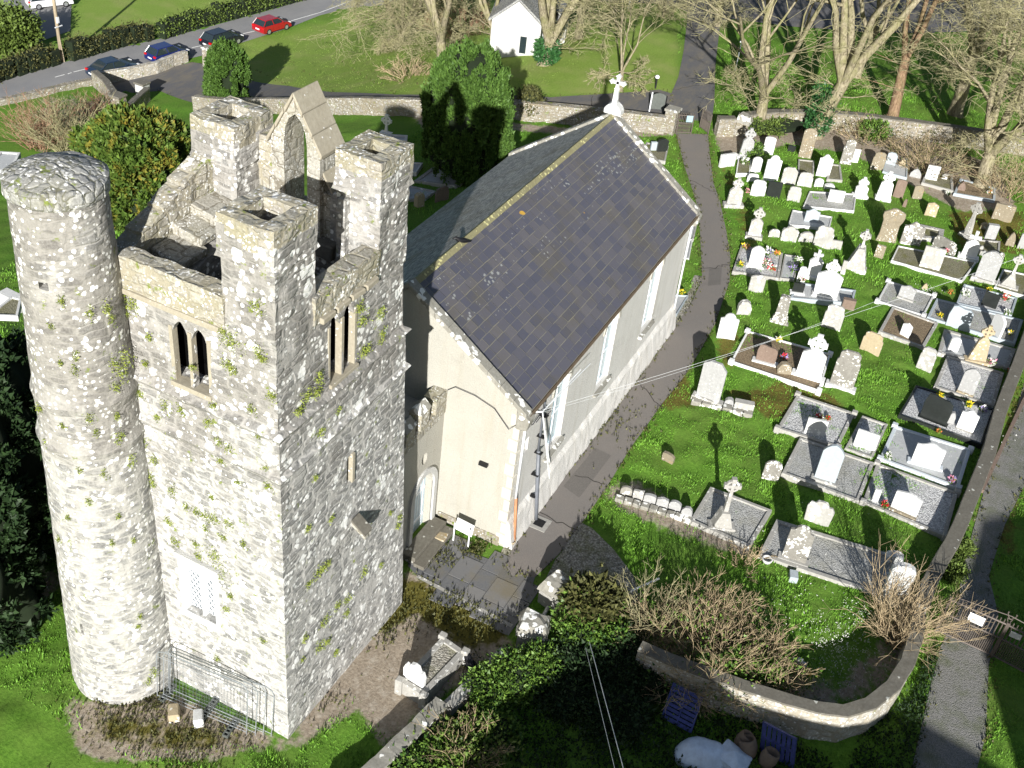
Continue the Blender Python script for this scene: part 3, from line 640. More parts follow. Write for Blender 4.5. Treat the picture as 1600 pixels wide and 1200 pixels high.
# triangulated by pieces so that the arch stays clean
L_ = [(-ha, 14.5), (-.38, 14.5), (-.38, 17.35), (-.33, 17.75), (-.2, 18.05), (0, 18.22), (0, 18.75), (-ha, 17.42)]
m.prism(L_, (bx0, yc, 0), (0, 1, 0), (0, 0, 1), (1, 0, 0), bx1-bx0)
m.prism([(-u, z) for u, z in L_], (bx0, yc, 0), (0, 1, 0), (0, 0, 1), (1, 0, 0), bx1-bx0)
m.build('arch', M['ashlar'], bc)
for sg in (1, -1):
    mm = MB(); e = .13
    for k in range(3):
        t0, t1 = k/3+.006, (k+1)/3-.006
        a = [(sg*t*(ha+e)*1.0, 18.86-t*(18.86-17.3)) for t in (t0, t1)]
        mm.prism([a[0], a[1], (a[1][0]-sg*.03, a[1][1]-.13), (a[0][0]-sg*.0, a[0][1]-.13)], (bx0-.1, yc, 0), (0, 1, 0), (0, 0, 1), (1, 0, 0), bx1-bx0+.2)
    mm.build('roof_slab', M['jamb'], bc, bevel=.012)
bs = MB(); bs.box(bx0+.15, bx1-.1, yc-ha-.3, yc-ha, 14.5, 16.1); bs.build('shoulder', M['ashlar'], bc, bevel=.02); bs = MB(); bs.prism([(0, 0), (.32, -.5), (.32, -.62), (0, -.12)], (bx0+.12, yc-ha, 16.72), (0, -1, 0), (0, 0, 1), (1, 0, 0), .75)
bs.build('weathering', M['jamb'], bc, bevel=.02); bs = MB(); bs.box(bx0+.15, bx1-.1, yc+ha, yc+ha+.25, 14.5, 16.0)
bs.build('shoulder', M['ashlar'], bc, bevel=.02)
MB().box(bx0-.3, bx1+.1, yc-1.4, yc+1.4, 14.3, 14.75).jitter(.05, 2).build('sill_slab', M['flatcap'], bc, bevel=.04)
# round stair turret
dc = toL((17.83, 19.69, 0)); dr = empty('stair_turret', (dc[0], dc[1], 0)); dr.parent = tw
DR0, DK = 1.74, .034
prof = []
z = -.6
NS = 56
while z < 17.6:
    r = DR0-DK*max(z, 0)
    if abs(z-10.4) < .01 or abs(z-11.7) < .01: pass
    prof.append((r, z)); z += .3
for zz in (10.3, 11.75):
    prof = [(r+(.07 if abs(z-zz) < .2 else 0), z) for r, z in prof]
rt_ = DR0-DK*17.5
dm = MB().lathe((0, 0, 0), prof, NS)
o = dm.build('turret_wall', M['drum'], dr, smooth=False)
for v in o.data.vertices: d = mn.noise_vector(v.co*1.9); v.co.x += d.x*.022; v.co.y += d.y*.022; v.co.z += d.z*.03
c1 = MB()
gd = toL(PXd) if False else None
for px, py, w_, h_ in ((68, 447, .26, .2), (128, 983, .12, .45)):
    # hole where the ray meets the drum
    d = ray(px, py); o3 = np.array([0, 0, CH]); best = None
    for t in np.arange(20, 60, .01):
        p = toL(o3+d*t)
        if np.hypot(p[0]-dc[0], p[1]-dc[1]) < DR0-DK*max(p[2], 0): best = p; break
    q = best-np.array([dc[0], dc[1], 0]); a = math.atan2(q[1], q[0]); ca, sa_ = cos(a), sin(a)
    pts = [(-w_/2, -h_/2), (w_/2, -h_/2-.03), (w_/2-.02, h_/2), (-w_/2, h_/2-.02)]
    nn = np.array([ca, sa_, 0]); tt = np.array([-sa_, ca, 0])
    c = MB().prism(pts, q+nn*.3, tt, (0, 0, 1), -nn, .9).build('c', None, dr); cut.append(c)
boolean(o, cut); cut = []
cp = MB().lathe((0, 0, 0), [(rt_-.1, 17.35), (rt_+.05, 17.42), (rt_+.08, 17.5), (rt_+.07, 17.78), (rt_-.02, 17.84), (rt_-.25, 17.92), (rt_-.5, 18.0), (.35, 18.06), (.02, 18.08)], 40)
o = cp.build('domed_cap', rubble('domed_cap_stone', [(.2,.2,.195),(.27,.27,.255),(.33,.33,.31)], (.17,.17,.13), size=(3.2,3.2,3.2), lich=.4, moss=.4, mw=.015, stain=(.22,.21,.13)), dr)
for v in o.data.vertices: v.co += mn.noise_vector(v.co*2.6)*.05
# wall ferns: tufts of small leaves (part of the tower)
def leaves(P, N, size, r, per=5, up=.3, jit=.12):
    """P (n,3) points, N outward dirs; returns tri verts"""
    n = len(P); P = np.repeat(P, per, 0)+r.normal(0, jit, (n*per, 3)); N = np.repeat(N, per, 0)
    d = N+r.normal(0, .7, P.shape)+np.array([0, 0, up]); d /= np.linalg.norm(d, axis=1, keepdims=True)
    s = np.cross(d, r.normal(0, 1, P.shape)); s /= np.linalg.norm(s, axis=1, keepdims=True)
    L = size*(.6+.8*r.rand(len(P), 1))
    V = np.stack([P-s*L*.38, P+s*L*.38, P+d*L], 1).reshape(-1, 3); F = np.arange(len(V)).reshape(-1, 3)
    return V, F
r = np.random.RandomState(11); PP = []; NN = []
def tuftL(y, z, s=.12, k=10):
    for _ in range(k): PP.append((BT*z-.02, y+r.normal(0, s*.8), z+r.normal(0, s*.9))); NN.append((-1, 0, 0))
def tuftR(x, z, s=.12, k=10):
    for _ in range(k): PP.append((x+r.normal(0, s*.8), BT*z-.02, z+r.normal(0, s*.8))); NN.append((0, -1, 0))
def onL(px, py): d = ray(px, py); t = (TX+BT*CH)/(d[0]-BT*d[2]); return toL(np.array([0, 0, CH])+t*d)
def onR(px, py): d = ray(px, py); t = (TY+BT*CH)/(d[1]-BT*d[2]); return toL(np.array([0, 0, CH])+t*d)
for px, py, s in ((187,457,.14),(203,478,.16),(193,490,.1),(350,520,.1),(362,538,.22),(400,480,.14),(402,550,.1),(410,560,.08),(355,570,.1),(365,580,.08),(210,610,.1),(215,618,.09),(258,637,.12),(282,643,.1),(333,637,.08),(325,660,.1),(258,672,.07),(342,690,.12),(358,700,.09),(205,700,.2),(222,690,.12),(240,720,.11),(232,745,.1),(236,756,.09),(268,768,.12),(330,778,.06),(307,800,.1),(322,808,.12),(333,810,.12),(320,825,.08),(357,818,.12),(274,850,.11),(310,870,.1),(332,868,.2),(342,895,.2),(305,850,.09),(350,840,.08),(380,850,.07),(360,932,.07),(354,952,.08),(340,1030,.06),(262,815,.08),(290,793,.07),(412,1000,.07),(372,755,.05),(425,620,.1),(392,640,.08),(420,760,.08),(416,732,.07),(300,575,.05),(232,530,.06),(225,570,.05),(245,655,.07),(345,720,.05),(405,680,.05)):
    q = onL(px, py); tuftL(q[1], q[2], s, int(16+s*330))
for px, py, s in ((505,458,.08),(560,478,.16),(563,500,.12),(590,490,.16),(594,520,.15),(565,548,.14),(570,545,.1),(498,585,.12),(478,616,.14),(495,610,.13),(466,640,.14),(500,675,.1),(525,640,.08),(617,820,.07),(620,805,.08),(480,825,.09),(515,810,.08),(503,886,.11),(510,880,.1),(495,895,.15),(565,893,.16),(540,935,.14),(525,945,.1),(505,970,.17),(497,1008,.16),(509,1002,.12),(475,998,.08),(523,1018,.08),(480,912,.09),(470,1030,.07),(538,958,.1),(592,880,.07),(490,745,.06),(605,800,.05)):
    q = onR(px, py); tuftR(q[0], q[2], s, int(14+s*270))
# drum tufts and the valley between drum and wall
def onD(px, py):
    d = ray(px, py); o3 = np.array([0, 0, CH])
    for t in np.arange(18, 60, .02):
        p = toL(o3+d*t)
        if np.hypot(p[0]-dc[0], p[1]-dc[1]) < DR0-DK*max(p[2], 0)+.03: return p
    return None
for px, py, s in ((97,471,.1),(140,490,.12),(165,483,.16),(172,497,.14),(80,509,.06),(118,555,.1),(95,568,.07),(117,577,.12),(180,605,.14),(140,647,.12),(138,658,.1),(150,675,.07),(98,666,.06),(63,640,.1),(192,560,.24),(190,580,.2),(178,572,.18),(182,650,.1),(185,682,.16),(205,720,.14),(162,740,.1),(125,735,.08),(138,783,.08),(107,808,.06),(185,806,.06),(175,847,.06),(92,843,.05),(72,690,.08),(219,963,.06),(216,980,.05),(208,845,.07),(232,1062,.14),(240,1050,.14)):
    q = onD(px, py)
    if q is not None:
        nn = np.array([q[0]-dc[0], q[1]-dc[1], 0]); nn /= np.linalg.norm(nn)
        for _ in range(int(14+s*270)): PP.append(tuple(q+r.normal(0, s*.8, 3)*np.array([.5, .5, 1]))); NN.append(tuple(nn))
V, F = leaves(np.array(PP), np.array(NN), .042, r, per=3, up=.3, jit=.03)
o = fastmesh('wall_ferns', V, F, M['fern'], tw, {'rnd': ('FACE', r.rand(len(F)))}); tag(o, kind='stuff')
# green bush growing inside the wall head
P = np.random.RandomState(2).normal(0, 1, (260, 3))*[.22, .3, .3]+[2.6, 1.35, 14.4]
V, F = leaves(P, P-[2.6, 1.35, 14.2], .16, r, per=3); fastmesh('wall_shrub', V, F, M['fern'], tw, {'rnd': ('FACE', r.rand(len(F)))})
# ================================================================ CHURCH
cx, cy, cl, cw, ze, zr = 29.35, 11.56, 18.57, 9.47, 6.62, 10.02
ch = empty('church', (cx, cy, 0), 0, 'long roughcast church with steep slate roof, arched windows and stone gables', 'church')
m = MB(); ym = cw/2
m.prism([(0, -.4), (cw, -.4), (cw, ze), (ym, zr-.05), (0, ze)], (0, 0, 0), (0, 1, 0), (0, 0, 1), (1, 0, 0), cl)
body = m.build('walls', M['roughcast'], ch); cut = []
WX = [(32.35-cx+.85), (37.33-cx+.85), (42.6-cx+.9)]
for x in WX:
    cut.append(MB().prism(arch(1.45, 2.36, 5.35, 6.12, 8), (x, -.3, 0), (1, 0, 0), (0, 0, 1), (0, 1, 0), .52).build('c', None, ch))
cut.append(MB().box(.75, 1.1, -.3, .25, 4.1, 4.75).build('c', None, ch))
boolean(body, cut)
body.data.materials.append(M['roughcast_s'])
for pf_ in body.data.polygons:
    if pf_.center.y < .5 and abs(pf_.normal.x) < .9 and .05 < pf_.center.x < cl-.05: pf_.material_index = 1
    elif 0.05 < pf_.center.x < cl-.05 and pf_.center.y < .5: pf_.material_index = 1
for x in WX:
    wn = empty('arched_window', (x, 0, 0)); wn.parent = ch
    A = arch(1.43, 2.36, 5.34, 6.1, 8); inner = arch(1.2, 2.46, 5.3, 5.98, 8)
    mm = MB(); n = len(A)
    vs = [(u, .14, z) for u, z in A]+[(u, .14, z) for u, z in inner]+[(u, .21, z) for u, z in A]+[(u, .21, z) for u, z in inner]
    fs = []
    for i in range(n):
        j = (i+1) % n; fs += [(i, j, n+j, n+i), (n+i, n+j, 3*n+j, 3*n+i)]
    mm.add(vs, fs); mm.box(-.025, .025, .15, .2, 2.5, 5.9); mm.box(-.6, .6, .15, .2, 3.9, 3.95); mm.box(-.6, .6, .15, .2, 5.2, 5.25)
    mm.build('frame', M['pvc_white'], wn)
    MB().prism(inner, (0, .18, 0), (1, 0, 0), (0, 0, 1), (0, 1, 0), .03).build('glass', M['glass'], wn)
    MB().hexa([(-.9, -.16, 2.18), (.9, -.16, 2.18), (.9, .3, 2.18), (-.9, .3, 2.18)], [(-.9, -.16, 2.26), (.9, -.16, 2.26), (.9, .36, 2.4), (-.9, .36, 2.4)]).build('sill', M['coping'], wn, bevel=.01)
    lb = MB()   # raised plaster band round the head
    Ao = arch(1.85, 4.7, 5.36, 6.34, 9)[2:]; Ai = arch(1.47, 4.7, 5.36, 6.14, 9)[2:]; k = len(Ao)
    vs = [(u, -.05, z) for u, z in Ao]+[(u, -.05, z) for u, z in Ai]+[(u, .02, z) for u, z in Ao]+[(u, .02, z) for u, z in Ai]; fs = []
    for i in range(k-1): fs += [(i, i+1, k+i+1, k+i), (i, 2*k+i, 2*k+i+1, i+1), (k+i, k+i+1, 3*k+i+1, 3*k+i)]
    lb.add(vs, fs); lb.build('hood_mould', M['roughcast'], wn)
MB().box(.78, 1.07, .12, .16, 4.1, 4.72).build('vent_window', M['bluepaint'], ch)
# battered whitewashed plinth
pl = MB()
segs = 40
for i in range(segs):
    xa, xb = cl*i/segs, cl*(i+1)/segs
    pl.hexa([(xa, -.42, -.3), (xb, -.42, -.3), (xb, 0, -.3), (xa, 0, -.3)], [(xa, -.16, 1.15), (xb, -.16, 1.15), (xb, .02, 1.35), (xa, .02, 1.35)])
bm_ = rough_build(pl, 'plinth', M['limewash'], ch, .4, .04, 1.8)
MB().box(-.07, .06, 0.2, 2.9, -.2, .42).jitter(.03, 2).build('plinth', M['ywall'], ch, bevel=.02)
# quoins
q = MB()
for i in range(11): q.box(-.03, .0+(.34 if i % 2 else .22), -.03, (.22 if i % 2 else .36), .1+i*.58, .1+i*.58+.5)
q.build('quoins', slabstone('quoin_stone', (.6,.57,.5), (.48,.45,.38), amount=.2), ch, bevel=.015)
# roof: two slopes of real slates
sl = math.atan2(zr-ze, ym); ov = .22
rng_ = np.random.RandomState(8)
def slope(sgn, name, mat, size=(.52, .3)):
    L = (ym+ov)/cos(sl); V = []; F = []; A = []; Hh = []; E_ = []
    base = np.array([0, ym, zr+.06]); dn = np.array([0, -sgn*cos(sl), -sin(sl)]); nr = np.array([0, -sgn*sin(sl), cos(sl)])
    rows = int(L/size[1])
    for j in range(rows):
        # graded: big slates at the eaves, small at the ridge
        s = (j+.0)*L/rows; e = L/rows; wdt = size[0]*(.72+.5*j/rows); x = .28-rng_.rand()*wdt
        while x < cl-.28:
            a = max(x, .28); b = min(x+wdt*(.85+.3*rng_.rand()), cl-.28); xn = x+(b-a)+.006 if a == x else b+.006
            if b-a > .04:
                lift = (.012+.01*rng_.rand())*(1 if sgn > 0 else -.2); tl = rng_.normal(0, .006)
                p = [base+np.array([a, 0, 0])+dn*s+nr*.0, base+np.array([b-.006, 0, 0])+dn*s+nr*.0,
                     base+np.array([b-.006, 0, 0])+dn*(s+e+.03+tl)+nr*(lift+.014), base+np.array([a, 0, 0])+dn*(s+e+.03-tl)+nr*(lift+.012)]
                q4 = [p[3]-nr*.02, p[2]-nr*.02]; ew = .018+.012*rng_.rand(); e1 = [p[3]-dn*ew, p[2]-dn*ew, p[1]-np.array([ew*.8, 0, 0]), p[2]-dn*ew-np.array([ew*.8, 0, 0])]
                o_ = len(V); V += p+q4+e1; F += [(o_, o_+8, o_+9, o_+6), (o_+8, o_+1, o_+7, o_+9), (o_+6, o_+7, o_+2, o_+3), (o_+3, o_+2, o_+5, o_+4)]
                rv = rng_.rand(); A += [rv]*4; hv = 1-abs(j/rows-.22)*2.4; Hh += [max(0, hv)]*4; E_ += [0, .8*rng_.rand()**.5, .8*rng_.rand()**.5, 1]
            x = xn
    F = [(a, b, c, d) if sgn > 0 else (d, c, b, a) for a, b, c, d in F]
    o = fastmesh(name, V, F, mat, ch, {'rnd': ('FACE', A), 'high': ('FACE', Hh), 'edge': ('FACE', E_)}); return o
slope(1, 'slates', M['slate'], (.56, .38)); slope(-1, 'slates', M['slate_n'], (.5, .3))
rb = MB(); e0 = ym+ov
rb.prism([(-ov, ze-.17), (ym, zr+.0), (ym, zr-.2), (-ov+.05, ze-.3)], (.1, 0, 0), (0, 1, 0), (0, 0, 1), (1, 0, 0), cl-.2)
rb.prism([(cw+ov, ze-.17), (ym, zr+.0), (ym, zr-.2), (cw+ov-.05, ze-.3)], (.1, 0, 0), (0, 1, 0), (0, 0, 1), (1, 0, 0), cl-.2)
rb.build('roof_deck', M['wood_dark'], ch)
rd = MB(); x = .3
while x < cl-.3:
    l = .5; rd.prism([(-.17, -.1), (0, .05), (.17, -.1), (.13, -.13), (0, -.02), (-.13, -.13)], (x, ym, zr+.09), (0, 1, 0), (0, 0, 1), (1, 0, 0), l-.012); x += l
rd.jitter(.012, 3).build('ridge_tiles', M['ridge'], ch)
# gable copings
for gx_, nme in ((-.12, 0), (cl-.32, 1)):
    cpm = MB()
    for sg in (1, -1):
        L = (ym+.26)/cos(sl); k = 9
        for i in range(k):
            s0, s1 = L*i/k+.004, L*(i+1)/k-.004
            def pt(s, h): return (sg*-1*s*cos(sl)-sg*-0, zr+.17-s*sin(sl)+h)
            a = [(-sg*s0*cos(sl), zr+.22-s0*sin(sl)), (-sg*s1*cos(sl), zr+.22-s1*sin(sl))]
            cpm.prism([a[0], a[1], (a[1][0], a[1][1]-.22), (a[0][0], a[0][1]-.22)], (gx_, ym, 0), (0, 1, 0), (0, 0, 1), (1, 0, 0), .44)
    cpm.jitter(.018, 2.5).build('coping', M['coping'], ch, bevel=.015)
for gx_ in (-.14, cl-.34):
    MB().hexa([(gx_, -.32, ze-.7), (gx_+.48, -.32, ze-.7), (gx_+.48, .1, ze-.75), (gx_, .1, ze-.75)], [(gx_, -.42, ze-.22), (gx_+.48, -.42, ze-.22), (gx_+.48, .12, ze+.15), (gx_, .12, ze+.15)]).build('kneeler', M['coping'], ch, bevel=.03)
# apex block and cross finial of the far gable
fb = empty('cross_finial', (cl-.1, ym, zr)); fb.parent = ch
MB().prism([(-.42, .1), (.42, .1), (.42, .32), (.3, .5), (.12, .62), (-.12, .62), (-.3, .5), (-.42, .32)], (-.22, 0, 0), (0, 1, 0), (0, 0, 1), (1, 0, 0), .5).build('base', M['marble_old'], fb, bevel=.03)
fc = MB(); fc.hexa([(-.1, -.12, .6), (.1, -.12, .6), (.1, .12, .6), (-.1, .12, .6)], [(-.07, -.09, 1.35), (.07, -.09, 1.35), (.07, .09, 1.35), (-.07, .09, 1.35)])
for a in range(4):
    ang = a*pi/2; c_, s_ = cos(ang), sin(ang); pts = [(.0, -.06), (.24, -.08), (.3, -.13), (.36, -.05), (.42, 0), (.36, .05), (.3, .13), (.24, .08), (0, .06)]
    fc.prism([(c_*u-s_*v, s_*u+c_*v) for u, v in pts], (-.07, 0, 1.6), (0, 1, 0), (0, 0, 1), (1, 0, 0), .14)
fc.build('cross', M['marble_old'], fb)
# gutter and eaves
MB().tube([(.1, -ov-.06, ze-.2), (cl-.1, -ov-.06, ze-.2)], .07, 8).build('gutter', M['gutter'], ch)
def pipe(name, pts, r_, mat): return MB().tube(pts, r_, 10).build(name, M[mat], ch, smooth=True)
pipe('downpipe', [(.35, -.3, ze-.35), (.35, -.1, ze-.6), (.35, -.1, 2.3)], .055, 'pvc_white'); pipe('downpipe', [(.35, -.12, 2.3), (.35, -.3, .1)], .06, 'terracotta')
pipe('downpipe', [(1.9, -.28, ze-.3), (1.9, -.12, ze-.55), (1.95, -.12, 3.4)], .05, 'pvc_grey'); pipe('downpipe', [(1.95, -.14, 3.5), (2.02, -.34, 1.0), (2.02, -.44, .05)], .075, 'pvc_grey')
pipe('downpipe', [(18.4, -.28, ze-.3), (18.4, -.1, ze-.55), (18.4, -.14, .1)], .05, 'pvc_white')
for z_ in (5.2, 4.2, 3.4, 2.3, 1.2): MB().box(1.86, 2.06, -.3, 0, z_, z_+.05).build('pipe_bracket', M['iron'], ch)
# bracket with four rods at the eaves corner
br = MB()
c0 = (.75, -.5, ze-.28)
for d in ((4.2, -.25, -.35), (3.0, -.4, .12), (1.5, -.35, -4.2), (1.25, -.3, -3.2)):
    br.tube([c0, (c0[0]+d[0], c0[1]+d[1]*.4, c0[2]+d[2])], .022, 6)
br.tube([(.4, 0, ze-.28), c0], .03, 6)
br.build('cable_rods', M['cable'], ch)
kb = MB(); pts = [( .0+cos(t)*.16, -.06, sin(t)*.1) for t in np.linspace(0, 6, 12)]
kb.tube([(0.9+.3*i, -.12, ze-.7-.13*i+.1*sin(i*2.1)) for i in range(6)], .02, 5); kb.tube([(1.3+.35*i, -.12, ze-1.3-.1*i+.12*sin(i*1.7)) for i in range(5)], .018, 5); kb.tube([(.6, -.1, ze-1.0), (1.0, -.12, ze-1.2), (1.6, -.12, ze-1.05), (2.4, -.13, ze-1.6)], .018, 5)
kb.build('wall_cables', M['cable_d'], ch)
gcab = MB().tube([(-.09, .1, ze-.6), (-.1, .35, ze-.9), (-.09, 1.0, ze-.25), (-.09, 1.8, ze-.02), (-.09, 2.6, ze+.02), (-.09, 2.9, ze-.25)], .014, 5); gcab.build('wall_cables', M['cable_d'], ch)
MB().box(-.16, 0, 1.0, 1.35, 3.62, 3.74).build('wall_lamp', M['iron'], ch)
# link bay with battlements, arched doorway
lk = empty('porch_bay', (0, 0, 0)); lk.parent = ch
ly = 14.55-cy; lx0 = 24.45-cx
pb = MB().box(lx0, .05, ly, ly+3.6, -.3, 5.35).build('walls', M['roughcast'], lk)
dx = 28.1-cx
cut = [MB().prism(arch(1.5, -.2, 2.3, 3.12, 8), (dx, ly-.3, 0), (1, 0, 0), (0, 0, 1), (0, 1, 0), .75).build('c', None, lk), MB().prism([(.2*cos(t), .26*sin(t)) for t in np.linspace(0, 2*pi, 14)[:-1]], (28.05-cx, ly-.3, 3.95), (1, 0, 0), (0, 0, 1), (0, 1, 0), .5).build('c', None, lk)]
boolean(pb, cut)
bt = MB(); bt.box(lx0, .02, ly-.06, ly+.5, 5.3, 5.62)
bt.box(-1.85, -1.25, ly-.05, ly+.45, 5.6, 6.35); bt.box(-2.85, -2.25, ly-.05, ly+.45, 5.6, 6.2); bt.box(-3.85, -3.2, ly-.05, ly+.45, 5.6, 6.05); bt.box(-.75, -.02, ly-.05, ly+.5, 5.6, 6.3); bt.box(-4.85, -4.3, ly-.05, ly+.45, 5.6, 6.0)
rough_build(bt, 'battlements', M['towertop'], lk, .3, .03)
cpb = MB()
for xa, zt in ((-1.55, 6.35), (-2.55, 6.2), (-3.53, 6.05), (-4.6, 6.0)): cpb.prism([(-.3, 0), (.3, 0), (.0, .3)], (xa-.36, ly+.2, zt), (0, 1, 0), (0, 0, 1), (1, 0, 0), .72)
cpb.jitter(.03, 2).build('merlon_coping', M['coping'], lk, bevel=.02)
dr_ = empty('door', (dx, ly, 0)); dr_.parent = lk
MB().prism(arch(1.48, -.15, 2.29, 3.1, 8), (0, .3, 0), (1, 0, 0), (0, 0, 1), (0, 1, 0), .07).build('panel', M['bluepaint'], dr_)
mm = MB()
for k in range(-3, 4): mm.box(k*.19-.008, k*.19+.008, .285, .3, 0, 2.4)
mm.box(-.7, .7, .27, .3, .5, .6); mm.box(-.7, .7, .27, .3, 1.9, 2.0); mm.build('battens', M['pvc_white'], dr_)
Ao = arch(1.95, .0, 2.3, 3.36, 9)[1:-0]; Ao = [(.98, 0)]+arch(1.96, 0, 2.3, 3.36, 9)[2:]+[(-.98, 0)]; Ai = [(.75, 0)]+arch(1.5, 0, 2.3, 3.12, 9)[2:]+[(-.75, 0)]; k = len(Ao)
vs = [(u, -.09, z) for u, z in Ao]+[(u, -.09, z) for u, z in Ai]+[(u, .02, z) for u, z in Ao]+[(u, .02, z) for u, z in Ai]; fs = []
for i in range(k-1): fs += [(i, i+1, k+i+1, k+i), (i, 2*k+i, 2*k+i+1, i+1), (k+i, k+i+1, 3*k+i+1, 3*k+i)]
MB().add(vs, fs).build('surround', M['render_white'], dr_)
MB().hexa([(-1.4, -.62, -.1), (1.05, -.62, -.1), (1.05, 0, -.1), (-1.4, 0, -.1)], [(-1.4, -.6, .3), (1.0, -.6, .3), (1.0, 0, .3), (-1.4, 0, .3)]).build('door_step', M['flatcap'], dr_, bevel=.02)
MB().box(-1.5, .95, -1.05, -.6, -.1, .15).build('door_step', M['flatcap'], dr_, bevel=.02)
# ================================================================ GRAVEYARD
KR = {'A': (1080,460,6), 'B': (1100,200,6), 'C': (1340,200,6), 'D': (1130,360,6.6667), 'E': (1360,360,6.6667), 'F': (1360,500,6.6667), 'Q': (1070,720,6), 'P': (1200,600,4), 'R': (1200,300,4), 'X': (0,0,1), 'W': (800,600,4)}
def pq(k, x, y): a = KR[k]; return a[0]+x/a[2], a[1]+y/a[2]
def outline(kind, w, h, seed=0):
    a = w/2; r = random.Random(seed)
    if kind == 'square': return [(-a,0),(a,0),(a,h),(-a,h)]
    if kind == 'round': return [(-a,0),(a,0)]+[(a*cos(t), h-a*.75+a*.75*sin(t)) for t in np.linspace(0, pi, 12)]
    if kind == 'lowround': return [(-a,0),(a,0)]+[(a*cos(t), h-a*.35+a*.35*sin(t)) for t in np.linspace(0, pi, 10)]
    if kind == 'shoulder': return [(-a,0),(a,0),(a,h-a*.7),(a*.68,h-a*.62)]+[(a*.62*cos(t), h-a*.6+a*.6*sin(t)) for t in np.linspace(.05, pi-.05, 9)]+[(-a*.68,h-a*.62),(-a,h-a*.7)]
    if kind == 'gothic': return [(-a,0),(a,0),(a,h*.78),(a*.75,h*.88),(a*.4,h*.96),(0,h),(-a*.4,h*.96),(-a*.75,h*.88),(-a,h*.78)]
    if kind == 'peak': return [(-a,0),(a,0),(a,h*.86),(0,h),(-a,h*.86)]
    if kind == 'clip': return [(-a,0),(a,0),(a,h*.82),(a*.45,h),(-a*.45,h),(-a,h*.9)]
    if kind == 'ogee': return [(-a,0),(a,0),(a,h*.82),(a*.7,h*.84),(a*.45,h*.9),(a*.25,h*.97),(0,h),(-a*.25,h*.97),(-a*.45,h*.9),(-a*.7,h*.84),(-a,h*.82)]
    if kind == 'wave': return [(-a*.95,0),(a*.95,0),(a,h*.4),(a*.95,h*.8),(a*.6,h*.93),(a*.1,h*.93),(-a*.5,h),(-a*.85,h*.95),(-a,h*.6)]
    if kind == 'scallop': return [(-a*.9,0),(a*.9,0),(a,h*.7),(a*.8,h*.86),(a*.55,h*.84),(a*.35,h*.98),(0,h),(-a*.35,h*.97),(-a*.5,h*.85),(-a*.8,h*.88),(-a,h*.72)]
    if kind == 'taper': return [(-a,0),(a,0),(a,h*.1),(a*.8,h*.13),(a*.78,h*.3),(a*.62,h*.33),(a*.5,h*.97),(a*.3,h),(-a*.3,h),(-a*.5,h*.97),(-a*.62,h*.33),(-a*.78,h*.3),(-a*.8,h*.13),(-a,h*.1)]
    if kind == 'ornate': return [(-a*.95,0),(a*.95,0),(a*.78,h*.3),(a*.75,h*.55),(a*.92,h*.66),(a,h*.78),(a*.95,h*.9),(a*.2,h),(0,h),(-a*.2,h),(-a*.95,h*.88),(-a,h*.78),(-a*.8,h*.66),(-a*.8,h*.55),(-a*.8,h*.3)]
    if kind == 'tablet': return [(-a,0),(a,0),(a,h*.7),(a*.86,h*.76),(a*.86,h*.92),(a*.5,h),(-a*.5,h),(-a*.86,h*.92),(-a*.86,h*.76),(-a,h*.7)]
    if kind == 'rough': return [(-a,0),(a*.95,0),(a,h*.5),(a*.8,h*.85),(a*.3,h),(-a*.4,h*.93),(-a*.85,h*.7)]
    if kind == 'spear': return [(-a,0),(a,0),(a*.9,h*.55),(a*.45,h*.85),(0,h),(-a*.5,h*.82),(-a*.9,h*.5)]
    if kind == 'leaf': return [(-a*.7,0),(a*.7,0),(a,h*.35),(a*.85,h*.8),(a*.2,h),(-a*.5,h*.95),(-a,h*.55)]
    return [(-a,0),(a,0),(a,h),(-a,h)]
def basis(k, xl, yl, xr, yr, z=0.):
    A = G(*pq(k, xl, yl)); B = G(*pq(k, xr, yr)); u = B-A; u[2] = 0; w_ = np.linalg.norm(u); u /= w_; n = np.array([u[1], -u[0], 0])
    if n[0] > 0: n = -n
    c = (A+B)/2; return c, u, n, w_       # n points to the viewer side
SEED = [1]
ROUGH = ('limestone', 'grey_lichen', 'speckled', 'coping', 'sand')
def plinth_box(mb, c, u, n, w_, h, back, front, z0=-.1):
    a, b = -w_/2, w_/2
    P = [c+u*a+n*front, c+u*b+n*front, c+u*b-n*back, c+u*a-n*back]
    mb.hexa([p+[0,0,z0] for p in P], [p+[0,0,h] for p in P])
def stone(k, xl, yl, xr, yr, xt, yt, kind, mat, label, th=.13, pl=None, plw=1.3, plh=.22, cat='headstone', tilt=0., name=None, group='headstones of the churchyard'):
    c, u, n, w_ = basis(k, xl, yl, xr, yr); h = max(.25, HT(*pq(k, xt, yt), c)); SEED[0] += 1; s = SEED[0]
    name = name or 'headstone'; bz = plh if pl else -.08
    root = empty(name, c, 0, label, cat, group) if pl else None
    up = np.array([0, 0, 1.])-n*tilt; up /= np.linalg.norm(up)
    off = c if not pl else np.zeros(3); rel = -c if pl else 0
    m = MB(); o3 = (np.zeros(3) if pl else c)
    m.prism(outline(kind, w_, h-bz, s), o3+np.array([0, 0, bz]), u, up, -n, th)
    if mat in ROUGH: m.jitter(.028, 2.2, s)
    o = m.build('slab' if pl else name, M[mat], root, bevel=.018 if mat in ROUGH else .01)
    if pl:
        pm = MB(); plinth_box(pm, np.zeros(3), u, n, w_*plw, plh, th+.12, .14); 
        if pl in ROUGH: pm.jitter(.02, 2, s)
        pm.build('plinth', M[pl], root, bevel=.02)
        return root
    return tag(o, label, cat, group)
